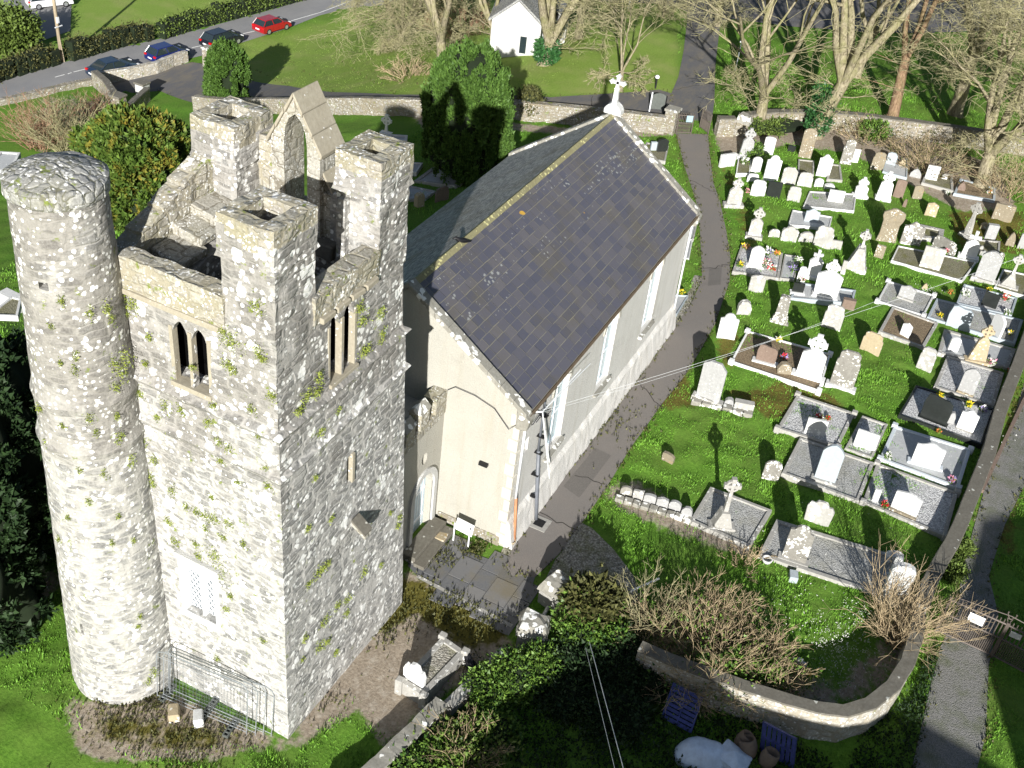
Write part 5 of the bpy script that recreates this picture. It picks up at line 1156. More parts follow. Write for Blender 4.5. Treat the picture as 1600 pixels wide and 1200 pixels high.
flowers('C', 1235, 600, ['orangepot', 'whitefl'], 'orange pot with white blooms below the leaning trunk', rad=.2)
flowers('C', 850, 610, ['whitefl'], 'snowdrops in the grass under the tree', rad=.15)
# graves on the far (north) side of the church
KR['N'] = (600, 160, 5)
plot('N', [(235,610),(405,485),(730,560),(560,650)], 'concrete', 'slabflat', 'shaded grave plot with arched stone behind the church', kw=.2)
stone('N', 375,590, 485,605, 425,505, 'round', 'blue_granite', 'shaded pale arched headstone behind the church roof')
stone('N', 258,840, 315,820, 300,715, 'clip', 'sand', 'short sunlit stone seen between tower and church roof', th=.3)
stone('N', 405,790, 505,760, 460,665, 'tablet', 'brown', 'brown shaded headstone close to the church roof edge')
plot('N', [(180,540),(190,465),(305,470),(255,545)], 'marble_old', 'slabflat', 'small shaded plot with white rim right of the tower top', kw=.1)
plot('N', [(170,760),(175,640),(405,690),(330,745)], 'concrete', 'slabflat', 'shaded dark slab plot right below the tower top', kw=.12)
plot('N', [(715,415),(760,340),(825,345),(830,418)], 'marble', 'slabflat', 'white rimmed plot at the foot of the great yew', kw=.08)
plot('N', [(80,290),(10,245),(185,255),(180,300)], 'marble_old', 'slabflat', 'pale plot below the white celtic cross by the north wall', kw=.15)
celtic('X', (596,212,609,212), (603,205), (603,189), 8.6, (603,175), 'marble', 'white celtic cross peeping over the corner turret', kind='shaft', topw=.2, th=.16)
stone('N', 745,545, 815,545, 780,500, 'square', 'black', 'dark box tomb with white rim next to the great yew', th=.8, cat='box tomb', name='box_tomb')
stone('X', 890,192, 905,192, 896,181, 'scallop', 'limestone', 'white scalloped stone peeping over the far gable', th=.2)
stone('X', 1026,240, 1042,240, 1034,218, 'lowround', 'black', 'black headstone just beyond the far gable corner', th=.2)
stone('X', 1016,238, 1025,238, 1020,222, 'square', 'blue_granite', 'blue shaded headstone left of the black one beyond the gable', th=.2)
plot('X', [(1000,245),(1010,222),(1045,228),(1040,252)], 'concrete', 'gravel_dull', 'small plot beyond the far gable corner', kw=.12)
plot('X', [(1066,402),(1071,372),(1083,373),(1077,404)], 'marble_old', 'slabflat', 'narrow grave with white flower box beside the church corner', kw=.08)
plot('X', [(1068,372),(1074,345),(1090,348),(1084,374)], 'concrete', 'slabflat', 'old ledger slab tight against the far church corner', kw=.1)
plot('X', [(1043,500),(1050,460),(1076,461),(1058,490)], 'blue_granite', 'slabflat', 'triangular flowerbed slab at the foot of the church wall', kw=.06)
flowers('X', 1065, 457, ['yellow'], 'yellow daffodils beside the church wall', rad=.25)
# graves left of the drum
stone('X', 37,905, 74,910, 58,855, 'clip', 'grey_lichen', 'dark upright stone at the left edge under the conifers', th=.3)
stone('X', 2,490, 25,492, 14,462, 'square', 'marble_old', 'white block monument left of the round turret', th=.6, cat='monument', name='block_monument')
plot('X', [(-20,492),(18,462),(34,466),(28,494)], 'marble_old', 'gravel_dull', 'plot edged in white beside the block monument', kw=.12)
plot('X', [(-30,272),(0,236),(32,238),(20,262)], 'marble_old', 'slabflat', 'dark plot with wreaths far behind the round turret', kw=.15)
# table tomb before the tower
tb = plot('X', [(624,1064),(692,993),(728,1018),(662,1088)], 'concrete', 'gravel_strip', 'raised stone kerbed tomb filled with gravel in front of the tower', h=.55, kw=.2, posts=True, name='kerbed_tomb', cat='tomb')
stone('X', 628,1072, 660,1092, 641,1040, 'scallop', 'marble', 'white carved headstone at the near end of the kerbed tomb', th=.16)
# ================================================================ TREES AND SHRUBS
def bare_tree(px, py, H_, label, seed, limbs=4, r0=.32, fork=3.0, mat='bark', twig='twig', dens=1.0, droop=.25, lean=(0, 0), ivy=0, spread=1.0, name='bare_tree', cat='tree', group='leafless trees around the churchyard', top=None):
    c = G(px, py); rr = random.Random(seed); root = empty(name, c, 0, label, cat, group); r0 *= 1.35; dens *= 1.2; spread *= .9; H_ *= 1.22
    tk = MB(); lb = MB(); tg = MB()
    def branch(p, d, L, r, lvl):
        n = 5 if lvl < 2 else 4; P = [p]; q = np.array(p, float); d = np.array(d, float)
        for i in range(n):
            d = d+np.array([rr.gauss(0, .13), rr.gauss(0, .13), rr.gauss(.02, .08)])*(1+lvl*.35)
            if lvl >= 2: d[2] -= droop*(.35 if i < n-1 else -.25)*min(1, lvl/3)
            else: d[2] += .05
            d /= np.linalg.norm(d); q = q+d*L/n; P.append(q.copy())
        rad = [r*(1-.72*i/n) for i in range(n+1)]
        (tk if lvl == 0 else lb if lvl <= 2 else tg).tube(P, rad, 8 if lvl == 0 else 5 if lvl == 1 else 4 if lvl == 2 else 3, cap=False)
        if lvl >= 5: return
        k = [0, int(5*dens), int(5*dens), int(5.2*dens), int(4.2*dens)][lvl] if lvl else 0
        if lvl >= 1 and L > .25:
            for _ in range(k):
                t = rr.uniform(.25, 1.0); i = min(n-1, int(t*n)); bp = P[i]+(P[i+1]-P[i])*(t*n-i) if t < 1 else P[-1]
                a = rr.uniform(0, 2*pi); sd_ = np.array([cos(a), sin(a), rr.uniform(-.3, .7)]); ax = d if i == n-1 else (P[i+1]-P[i])/np.linalg.norm(P[i+1]-P[i])
                nd = ax*rr.uniform(.45, .9)+sd_*rr.uniform(.5, .9)*spread; nd /= np.linalg.norm(nd)
                branch(bp, nd, L*rr.uniform(.42, .66), max(.015, r*rr.uniform(.34, .5)*(1-.4*t)), lvl+1)
    P = [np.zeros(3)-[0, 0, .3]]; d = np.array([lean[0], lean[1], 1.]); d /= np.linalg.norm(d); q = P[0]
    for i in range(5):
        d = d+np.array([rr.gauss(0, .05), rr.gauss(0, .05), 0]); d /= np.linalg.norm(d); q = q+d*(fork+.3)/5; P.append(q.copy())
    tk.tube(P, [r0*1.3]+[r0*(1-.06*i) for i in range(1, 6)], 10, cap=False)
    for k in range(limbs):
        a = 2*pi*k/limbs+rr.uniform(-.4, .4); s = rr.uniform(.25, .55)*spread
        branch(P[-1]-d*rr.uniform(0, .4), [cos(a)*s+lean[0], sin(a)*s+lean[1], 1], (H_-fork)*rr.uniform(.75, 1.0), r0*rr.uniform(.5, .7), 1)
    for k in range(int(4*dens)):
        a = rr.uniform(0, 2*pi); z = rr.uniform(.5, 1)*fork; branch(d*z, [cos(a), sin(a), rr.uniform(0, .5)], H_*.2, .05, 2)
    def bld(mb, nm, mt): return fastmesh(nm, mb.v, mb.f, M[mt], root, smooth=True)
    bld(tk, 'trunk', mat); bld(lb, 'limbs', mat); bld(tg, 'twigs', twig)
    if ivy:
        r = np.random.RandomState(seed); n = 700; z = r.rand(n, 1)*ivy+.4; a = r.rand(n, 1)*2*pi; PP = np.hstack([cos_(a)*r0*1.2, sin_(a)*r0*1.2, z])+d[None, :]*0+np.hstack([z*lean[0], z*lean[1], z*0])
        V, F = leaves(PP, np.hstack([cos_(a), sin_(a), a*0]), .2, r, per=3); fastmesh('ivy', V, F, M['ivy'], root, {'rnd': ('FACE', r.rand(len(F)))})
    return root
cos_, sin_ = np.cos, np.sin
bare_tree(1185, 205, 14, 'bare tree right of the gate with forked pale trunk leaning over the wall', 3, 4, .34, 2.6, dens=1.0, lean=(.05, -.02))
bare_tree(1272, 212, 15, 'ivy clad bare tree inside the wall behind the tall brown stone', 5, 5, .42, 4.2, ivy=3.2, dens=.95)
bare_tree(1392, 192, 14, 'bare tree with a reddish brown leaning trunk in front of the lawn', 8, 3, .33, 4.6, mat='bark_red', dens=.75, lean=(.12, -.08))
bare_tree(1492, 180, 15, 'yellow green barked tree forking low near the right edge', 13, 3, .4, 4.4, dens=.95, twig='twig')
bare_tree(1532, 292, 11, 'stout leaning tree in the back right graveyard corner, long branches sweeping left', 21, 5, .42, 2.4, dens=1.05, spread=1.6, lean=(.15, .0), droop=.4)
bare_tree(1338, 120, 13, 'slim bare tree on the lawn beyond the wall', 23, 3, .24, 3, dens=.75)
bare_tree(1590, 170, 13, 'bare tree cut by the right frame edge', 29, 4, .3, 3, dens=.9)
bare_tree(690, 108, 13, 'bare tree with tangled twigs left of the white cottage', 31, 5, .36, 2.2, dens=1.1, spread=1.3, droop=.4)
bare_tree(852, 100, 13, 'thick multi stemmed bare tree right of the white cottage', 37, 6, .45, 1.8, dens=.95, ivy=1.2)
bare_tree(970, 142, 7, 'slender bare tree on the lawn above the far gable', 41, 3, .13, 1.6, dens=1.05, droop=.4, spread=.8)
bare_tree(770, 78, 11, 'bare tree standing before the cottage wall', 47, 4, .22, 2, dens=.85)
bare_tree(625, 70, 10, 'bushy bare tree at the bend of the road lawn', 53, 6, .24, 1.2, dens=1.2, spread=1.9, droop=.7)
bare_tree(905, 60, 11, 'bare tree at the top of the lawn with hanging branches', 59, 4, .26, 2, dens=.9, droop=.4)
bare_tree(1120, 40, 12, 'bare tree beside the driveway top with drooping twigs', 61, 4, .28, 2.2, dens=.9, droop=.45, spread=1.2)
def stem_shrub(px, py, H_, R_s, n, label, seed, twig='twig_brown', sub=5, leaf=None, nl=0, name='bare_shrub', lean=(0, 0), base_r=.3, thick=.022):
    c = G(px, py); rr = random.Random(seed); root = empty(name, c, 0, label, 'shrub', 'leafless shrubs'); m = MB(); tips = []
    for i in range(n):
        a = rr.uniform(0, 2*pi); s = rr.random()**.6; b = np.array([cos(a)*base_r*s, sin(a)*base_r*s, -.1]); d = np.array([cos(a)*R_s/H_*s*1.3+lean[0], sin(a)*R_s/H_*s*1.3+lean[1], 1]); d /= np.linalg.norm(d)
        P = [b]; q = b; L = H_*rr.uniform(.6, 1.1)
        for k in range(5):
            d = d+np.array([rr.gauss(0, .2), rr.gauss(0, .2), rr.gauss(-.02, .1)]); d /= np.linalg.norm(d); q = q+d*L/5; P.append(q.copy())
        m.tube(P, [thick*(1-.15*k) for k in range(6)], 4, cap=False)
        for _ in range(sub):
            t = rr.randint(1, 4); p = P[t]; a2 = rr.uniform(0, 2*pi); e = (P[t+1]-P[t])/np.linalg.norm(P[t+1]-P[t])*.8+np.array([cos(a2), sin(a2), rr.uniform(-.2, .6)])*.7; e /= np.linalg.norm(e); Q = [p]; qq = p; LL = L*rr.uniform(.18, .38)
            for k in range(3):
                e = e+np.array([rr.gauss(0, .2), rr.gauss(0, .2), rr.gauss(0, .15)]); e /= np.linalg.norm(e); qq = qq+e*LL/3; Q.append(qq.copy())
            m.tube(Q, [thick*.5, thick*.42, thick*.34, thick*.25], 3, cap=False); tips.append(qq)
            for _2 in range(2):
                e2 = e+np.array([rr.gauss(0, .6), rr.gauss(0, .6), rr.gauss(.1, .4)]); e2 /= np.linalg.norm(e2); m.tube([Q[2], Q[2]+e2*LL*.5], [thick*.3, thick*.2], 3, cap=False)
    fastmesh('stems', m.v, m.f, M[twig], root, smooth=True)
    if leaf:
        r = np.random.RandomState(seed); T = np.array(tips); P = T[r.randint(0, len(T), nl)]*[1, 1, .8]; V, F = leaves(P, P*[.3, .3, 1]+.01, .11, r, per=3, jit=.2)
        fastmesh('leaves', V, F, M[leaf], root, {'rnd': ('FACE', r.rand(len(F)))})
    return root
def _late_shrubs():
    stem_shrub(735, 45, 2.4, 4.5, 120, 'brown brushwood mass between road lawn and white cottage', 71, twig='twig_red', base_r=3.5, sub=7, thick=.035)
    stem_shrub(640, 118, 1.6, 2.6, 60, 'pile of dead twigs on the lawn above the driveway', 72, base_r=1.6, sub=7, thick=.03)
def box_leaves(root, nm, cl, mat, n, size, seed, per=3):
    """clusters cl=[(x,y,z,rx,ry,rz)] relative to root"""
    r = np.random.RandomState(seed); PP = []; NN = []; k = max(1, n//len(cl))
    for x, y, z, rx, ry, rz in cl:
        D = r.normal(0, 1, (k, 3)); D /= np.linalg.norm(D, axis=1, keepdims=True); PP.append(D*[rx, ry, rz]*(r.rand(k, 1)**.25)*(1+.15*r.normal(0, 1, (k, 1)))+[x, y, z]); NN.append(D)
    V, F = leaves(np.vstack(PP), np.vstack(NN), size, r, per=per, jit=size*.6); return fastmesh(nm, V, F, M[mat], root, {'rnd': ('FACE', r.rand(len(F)))})
def leafy(px, py, cl, mat, n, size, label, seed, name='leafy_shrub', cat='shrub', z=0, core=True):
    c = G(px, py); root = empty(name, c, 0, label, cat, None)
    box_leaves(root, 'foliage', cl, mat, n, size, seed)
    if core:
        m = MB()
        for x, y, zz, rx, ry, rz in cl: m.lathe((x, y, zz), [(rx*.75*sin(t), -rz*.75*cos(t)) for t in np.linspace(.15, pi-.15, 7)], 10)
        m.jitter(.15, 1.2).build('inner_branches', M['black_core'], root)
    tb_ = MB()
    for k in range(5): a = k*1.3; tb_.tube([(0, 0, -.1), (cos(a)*.3, sin(a)*.3, cl[0][2])], [.05, .02], 5)
    tb_.build('stem', M['bark'], root)
    return root
stem_shrub(1105, 1042, 2.3, 2.0, 210, 'wide tangled brown shrub above the retaining wall with green leaves below', 4, leaf='laurel', nl=1500, base_r=1.5, sub=11)
stem_shrub(1185, 1058, 1.5, 1.1, 80, 'brown tangled shrub right of the wide one, reaching over the wall', 6, leaf='laurel', nl=700, base_r=.9, sub=10)
stem_shrub(1010, 985, 2.6, 1.3, 45, 'pale upright bare shrub between the gravel patch and the tangled shrubs', 9, twig='twig', base_r=.5)
stem_shrub(1393, 1003, 3.4, 2.6, 95, 'fan of bare brown stems springing from the bend of the boundary wall', 10, base_r=.25, lean=(.25, -.15), sub=4)
stem_shrub(112, 236, 4.3, 2.6, 80, 'pale fan shaped bare shrub behind the round turret', 12, twig='twig', base_r=1.0, thick=.04)
stem_shrub(66, 230, 3.8, 2.2, 80, 'reddish twigged bare shrub left of the pale fan shaped one', 14, twig='twig_red', base_r=1.0, thick=.035)
stem_shrub(150, 190, 2.4, 2.2, 60, 'bare creeper bush in front of the garden wall pillar', 15, twig='twig_red', base_r=1.2, thick=.03)
stem_shrub(730, 1190, 1.6, 1.1, 60, 'straw coloured bush at the bottom below the low wall', 16, leaf='bush', nl=700, base_r=.5)
stem_shrub(1455, 255, 2.2, 3.0, 90, 'brown undergrowth under the trees at the back wall', 18, leaf='hedge', nl=500, base_r=2.2)
stem_shrub(1350, 215, 1.8, 2.2, 50, 'thin brown bramble against the back wall', 19, leaf='hedge', nl=300, base_r=1.5)
stem_shrub(1160, 880, .9, .9, 26, 'small thorny shrub at the near corner of the cross plot', 20, base_r=.5)
stem_shrub(1575, 300, 3.0, 2.6, 70, 'dense leafless thicket at the right edge behind the graves', 22, base_r=1.6)
leafy(905, 1005, [(0,0,.6,1.0,1.0,.7), (.9,.3,.9,.9,.8,.7), (.3,-.8,.6,.9,.8,.6), (1.2,-.4,.7,.7,.7,.6)], 'laurel', 5200, .13, 'glossy green shrub with grassy golden top beside the gate piers', 1)
box_leaves(bpy.data.objects['leafy_shrub'], 'golden_shoots', [(1.0, .1, 1.2, .9, .9, .6)], 'hedge', 1800, .2, 3)
leafy(800, 1075, [(0,0,.6,1.0,.9,.65), (.8,-.5,.6,.9,.8,.6), (-.7,.5,.5,.8,.8,.5)], 'laurel', 3600, .11, 'small leaved green shrub spilling over the low wall by the lower pier', 2)
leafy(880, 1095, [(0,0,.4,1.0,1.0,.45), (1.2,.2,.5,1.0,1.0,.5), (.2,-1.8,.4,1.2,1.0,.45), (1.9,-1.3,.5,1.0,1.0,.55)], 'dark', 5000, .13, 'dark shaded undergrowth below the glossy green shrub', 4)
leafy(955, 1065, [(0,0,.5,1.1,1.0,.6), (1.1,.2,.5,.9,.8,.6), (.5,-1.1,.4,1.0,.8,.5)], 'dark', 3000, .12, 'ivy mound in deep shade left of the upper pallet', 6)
leafy(770, 1150, [(0,0,.3,.8,.8,.4), (-.7,.3,.3,.7,.6,.35)], 'laurel', 1500, .12, 'low laurel like shrub below the low wall near the bottom', 7)
leafy(650, 1215, [(0,0,.4,1.2,1.0,.5), (1.0,-.6,.4,1.0,.9,.5)], 'laurel', 2000, .12, 'leafy ground bush at the bottom edge under the rough coping', 8)
leafy(1140, 1075, [(0,0,1.0,.7,.5,.5), (-.6,.9,1.0,.6,.5,.5), (.3,-1.0,1.0,.6,.5,.4)], 'laurel', 1600, .12, 'green leaves hanging over the top of the retaining wall', 9, core=False)
leafy(18, 78, [(0,0,1.7,2.3,2.3,1.9)], 'bush', 3800, .28, 'big rounded bush beside the gravel yard', 10, name='round_bush')
leafy(825, 182, [(0,0,.8,.9,.9,.9), (1.2,.6,.7,.9,.8,.8)], 'hedge', 1200, .16, 'greenish shrub growing against the north wall left of the far gable', 11)
leafy(1175, 245, [(0,0,.4,.9,.6,.45)], 'laurel', 700, .13, 'dark leafy clump between the tallest grey cross and its neighbour', 12)
leafy(1215, 202, [(0,0,.5,2.2,.8,.5), (-1.6,1.3,.5,1.2,.8,.5)], 'bush', 1700, .15, 'yellow green ivy along the foot of the back wall', 13)
leafy(1362, 215, [(0,0,.6,1.1,1.0,.6)], 'laurel', 900, .15, 'bright green bush at the foot of the back wall', 14)
leafy(1500, 860, [(0,0,.2,.6,.5,.25), (-1.6,0.,.2,.6,.4,.25)], 'bush', 800, .1, 'yellow green weeds along the outside of the boundary wall', 15, core=False)
_late_shrubs()
# yews
def yew(px, py, H_, Rx, label, seed, mat='yew', flute=13, n=9000, prof=None, trunk=.5, size=.2, name='yew_tree', lump=.22, group='evergreen yews', flam=1.2, tuft=(260, .3, .7)):
    c = G(px, py); root = empty(name, c, 0, label, 'yew', group); r = np.random.RandomState(seed)
    prof = prof or (lambda t: np.minimum(1, (t/.12+.35))*np.sqrt(np.clip(1-(np.clip(t-.55, 0, 1)/.45)**2.2, 0, 1))*.94+.04)
    ph = r.rand(8)*6
    def rad(a, t): return Rx*prof(t)*(1+lump*.6*np.abs(np.sin(a*flute/2+ph[0]+1.3*np.sin(t*5+a*2)))*1.0-lump*.5+lump*.45*np.sin(a*3+ph[1]+t*6)+lump*.3*np.sin(a*7+ph[2]-t*11))
    na, nz = 72, 26; A = np.linspace(0, 2*pi, na, endpoint=False); T = np.linspace(0, 1, nz); vs = []
    for t in T:
        for a in A: q = rad(a, t)*.88; vs.append((q*cos(a), q*sin(a), .25+t*H_*.97))
    fs = [(i*na+k, i*na+(k+1) % na, (i+1)*na+(k+1) % na, (i+1)*na+k) for i in range(nz-1) for k in range(na)]
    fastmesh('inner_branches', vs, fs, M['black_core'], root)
    nt_ = int(tuft[0]); a = r.rand(nt_)*2*pi; t = r.rand(nt_)**.8; q = rad(a, t)*(.97+r.normal(0, .035, nt_))
    C = np.stack([q*np.cos(a), q*np.sin(a), .1+t*H_*.97], 1); O = np.stack([np.cos(a), np.sin(a), np.full(nt_, .4)], 1); k = n//nt_
    C = np.repeat(C, k, 0); O = np.repeat(O, k, 0); n = len(C); D = r.normal(0, 1, (n, 3)); D /= np.linalg.norm(D, axis=1, keepdims=True)
    sc2 = np.repeat(.7+.6*r.rand(nt_, 1), k, 0); P = C+D*[tuft[1], tuft[1], tuft[2]]*sc2*(r.rand(n, 1)**.33); N = D*.8+O*.5+np.array([0, 0, flam*.5])
    V, F = leaves(P, N, size, r, per=4, up=.3, jit=size*.3); fastmesh('crown', V, F, M[mat], root, {'rnd': ('FACE', np.clip(np.repeat(r.rand(n), 4)*.6+r.rand(len(F))*.4, 0, 1))})
    tk = MB(); tk.tube([(0, 0, -.4), (0, 0, H_*.4)], [trunk, trunk*.5], 8); tk.build('trunk', M['bark_red'], root)
    return root
yew(725, 268, 7.5, 2.5, 'great dome shaped yew tree beside the church with the tower shadow across it', 1, n=20000, flute=25, lump=.1, size=.17, flam=2.2, tuft=(420, .2, .62))
yew(357, 162, 4.7, 1.65, 'slim upright yew by the car park with rounded top', 2, n=9000, flute=9, lump=.14, size=.17, flam=2.2, tuft=(150, .2, .6))
yew(222, 332, 6.2, 3.15, 'large irregular yew with golden brown tips behind the round turret', 3, mat='yew2', n=17000, flute=7, lump=.38, size=.27, prof=lambda t: np.minimum(1, (t/.2+.4))*np.sqrt(np.clip(1-(np.clip(t-.35, 0, 1)/.65)**2, 0, 1))*.95+.05, flam=.9, tuft=(430, .32, .45))
yew(5, 850, 8.5, 3.0, 'dark conifer cut by the left frame edge beside the round turret', 4, mat='dark', n=13000, flute=7, lump=.35, size=.2, name='conifer_tree', flam=.5, tuft=(260, .38, .4))
yew(-40, 960, 6.5, 2.6, 'lower dark conifer at the left frame edge', 5, mat='dark', n=6000, flute=6, lump=.4, size=.2, name='conifer_tree', flam=.5, tuft=(260, .38, .4))
# hedges along the road
def hedge(pts, h, th, label, mat='hedge', n=260, seed=1):
    P = [G(*p) for p in pts]; root = empty('hedge', P[0], 0, label, 'hedge', 'roadside hedges'); cl = []; rr = random.Random(seed); core = MB()
    for a, b in zip(P[:-1], P[1:]):
        L = np.linalg.norm(b-a); k = max(1, int(L/.9))
        for i in range(k):
            p = a+(b-a)*((i+.5)/k)-P[0]; s = rr.uniform(.8, 1.15); cl.append((p[0], p[1], p[2]+h*.5*s, .75, th*.5*s, h*.55*s)); core.box(p[0]-.45, p[0]+.45, p[1]-th*.33, p[1]+th*.33, p[2]-.2, p[2]+h*.85*s)
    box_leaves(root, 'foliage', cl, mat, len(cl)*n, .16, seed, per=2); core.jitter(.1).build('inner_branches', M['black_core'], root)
    return root
hedge([(-60,146),(0,124),(40,112),(90,98)], 1.7, 1.6, 'clipped brown hedge left of the telegraph pole')
hedge([(108,94),(150,82),(200,68),(240,60)], 1.7, 1.5, 'clipped brown hedge between the telegraph pole and the gap', seed=2)
hedge([(250,60),(300,44),(360,28),(420,12),(480,-4)], 1.8, 1.6, 'greener hedge climbing to the top edge beyond the gap', 'bush', seed=3)
# grass blades: nobody could count them
r = np.random.RandomState(77)
def grass(n, x0, x1, y0, y1, mat, nm, size, cond):
    x = r.uniform(x0, x1, n); y = r.uniform(y0, y1, n); k = cond(x, y); x = x[k]; y = y[k]
    ix = np.clip(np.searchsorted(gx, x)-1, 0, len(gx)-2); iy = np.clip(np.searchsorted(gy, y)-1, 0, len(gy)-2)
    u = (x-gx[ix])/(gx[ix+1]-gx[ix]); v = (y-gy[iy])/(gy[iy+1]-gy[iy])
    z = (GZ[ix, iy]*(1-u)+GZ[ix+1, iy]*u)*(1-v)+(GZ[ix, iy+1]*(1-u)+GZ[ix+1, iy+1]*u)*v
    cl = smooth_noise(x, y, .32, 9)+smooth_noise(x, y, 1.1, 10)
    P = np.stack([x, y, z-.015], 1); m = len(P); a = r.rand(m)*2*pi; s = np.stack([np.cos(a), np.sin(a), a*0], 1)
    L = size*(.6+.9*r.rand(m))*(1+1.4*np.clip(cl, -.4, .6)); d = np.stack([r.normal(0, .5, m), r.normal(0, .5, m), np.ones(m)], 1); d /= np.linalg.norm(d, axis=1, keepdims=True)
    V = np.stack([P-s*.016*(1+L[:, None]*4), P+s*.016*(1+L[:, None]*4), P+d*L[:, None]], 1).reshape(-1, 3); F = np.arange(3*m).reshape(-1, 3)
    rn = np.clip(.5+cl*.6+r.normal(0, .22, m), 0, 1)
    return tag(fastmesh(nm, V, F, M[mat], None, {'rnd': ('FACE', rn)}), kind='stuff')
def interp(Z, x, y):
    ix = np.clip(np.searchsorted(gx, x)-1, 0, len(gx)-2); iy = np.clip(np.searchsorted(gy, y)-1, 0, len(gy)-2); return Z[ix, iy]
ok = lambda x, y: (interp(fl, x, y) > .22) & (r.rand(len(x)) > interp(soil, x, y)*1.2) & (r.rand(len(x)) > interp(moss, x, y)*.7) & (interp(lawn, x, y) < .5)
grass(330000, 15, 50, -10, 27, 'blade', 'grass', .085, ok)
grass(150000, 50, 90, -12, 34, 'blade', 'grass', .1, ok)
grass(60000, 14, 45, 26, 48, 'blade', 'grass', .1, ok)
grass(60000, 45, 100, 30, 75, 'blade_lawn', 'lawn_grass', .05, lambda x, y: (interp(lawn, x, y) > .5) & (interp(fl, x, y) > .2))
# daisies and snowdrops on the grass bank
P = []
for px, py, s, k in ((1320,1010,1.1,300),(1345,960,.7,120),(1300,1050,.9,150),(1230,960,1.5,90),(1420,800,2.5,60),(1255,880,2,50),(1560,690,1,30),(1545,640,.6,30),(40,920,1,120),(1450,455,.5,40)):
    c = G(px, py)
    for _ in range(k): P.append(c+[r.normal(0, s*.6), r.normal(0, s*.6), r.uniform(.05, .16)])
V, F = leaves(np.array(P), np.array([[0, 0, 1.]]*len(P)), .035, r, per=3, jit=.02); tag(fastmesh('daisies', V, F, M['flowerw'], None, {'rnd': ('FACE', r.rand(len(F)))}), kind='stuff')
# weeds and small leaves in the soil patches
P = []
for px, py, s, k in ((200,1110,1.0,500),(300,1160,1.2,500),(590,960,1.0,700),(480,1080,.7,250),(700,960,.9,250),(750,1060,.8,200),(230,1080,.5,300),(760,980,.5,120),(690,870,.5,120),(740,858,.4,140),(910,660,1.5,120),(960,640,1.5,120)):
    c = G(px, py)
    for _ in range(k): P.append(c+[r.normal(0, s*.7), r.normal(0, s*.7), .02])
for PL_, k_ in ((PATH, 9), (DRIVE2, 4), (LANE, 9), (PAVE, 8)):
    for (x0_, y0_), (x1_, y1_) in zip(PL_, PL_[1:]+PL_[:1]):
        for _ in range(int(np.hypot(x1_-x0_, y1_-y0_)*k_)): t_ = r.rand(); P.append(np.array([x0_+(x1_-x0_)*t_+r.normal(0, .12), y0_+(y1_-y0_)*t_+r.normal(0, .12), float(hh(0, y0_) if 0 else hh(x0_, y0_))+.02]))
P = np.array(P); tl_ = np.array([toL(p) for p in P]); P = P[~((tl_[:, 0] > -.1) & (tl_[:, 0] < 6.9) & (tl_[:, 1] > -.1) & (tl_[:, 1] < 6.9))]
V, F = leaves(P, np.array([[0, 0, 1.]]*len(P)), .09, r, per=3, jit=.05); tag(fastmesh('ground_weeds', V, F, M['hedge'], None, {'rnd': ('FACE', r.rand(len(F)))}), kind='stuff')

# dark ivy below the retaining wall, spread over the garden to deepen the shadow
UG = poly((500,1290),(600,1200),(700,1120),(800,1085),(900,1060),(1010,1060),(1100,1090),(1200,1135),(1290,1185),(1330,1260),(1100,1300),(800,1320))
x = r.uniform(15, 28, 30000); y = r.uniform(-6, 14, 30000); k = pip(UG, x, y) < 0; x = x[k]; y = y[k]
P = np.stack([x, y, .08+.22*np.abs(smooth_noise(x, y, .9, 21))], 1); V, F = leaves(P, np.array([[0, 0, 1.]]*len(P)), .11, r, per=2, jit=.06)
tag(fastmesh('ivy_shade_cover', V, F, M['dark'], None, {'rnd': ('FACE', r.rand(len(F)))}), kind='stuff')
UG2 = poly((1340,1150),(1420,1090),(1452,1010),(1470,1010),(1450,1090),(1425,1200),(1405,1290),(1300,1290))  # dark leaves added along the lane verge to deepen the shade there
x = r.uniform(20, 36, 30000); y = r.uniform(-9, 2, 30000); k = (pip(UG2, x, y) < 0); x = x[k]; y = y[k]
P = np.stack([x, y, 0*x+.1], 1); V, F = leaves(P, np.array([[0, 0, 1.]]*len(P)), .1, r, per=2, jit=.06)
tag(fastmesh('verge_shade_leaves', V, F, M['dark'], None, {'rnd': ('FACE', r.rand(len(F)))}), kind='stuff')
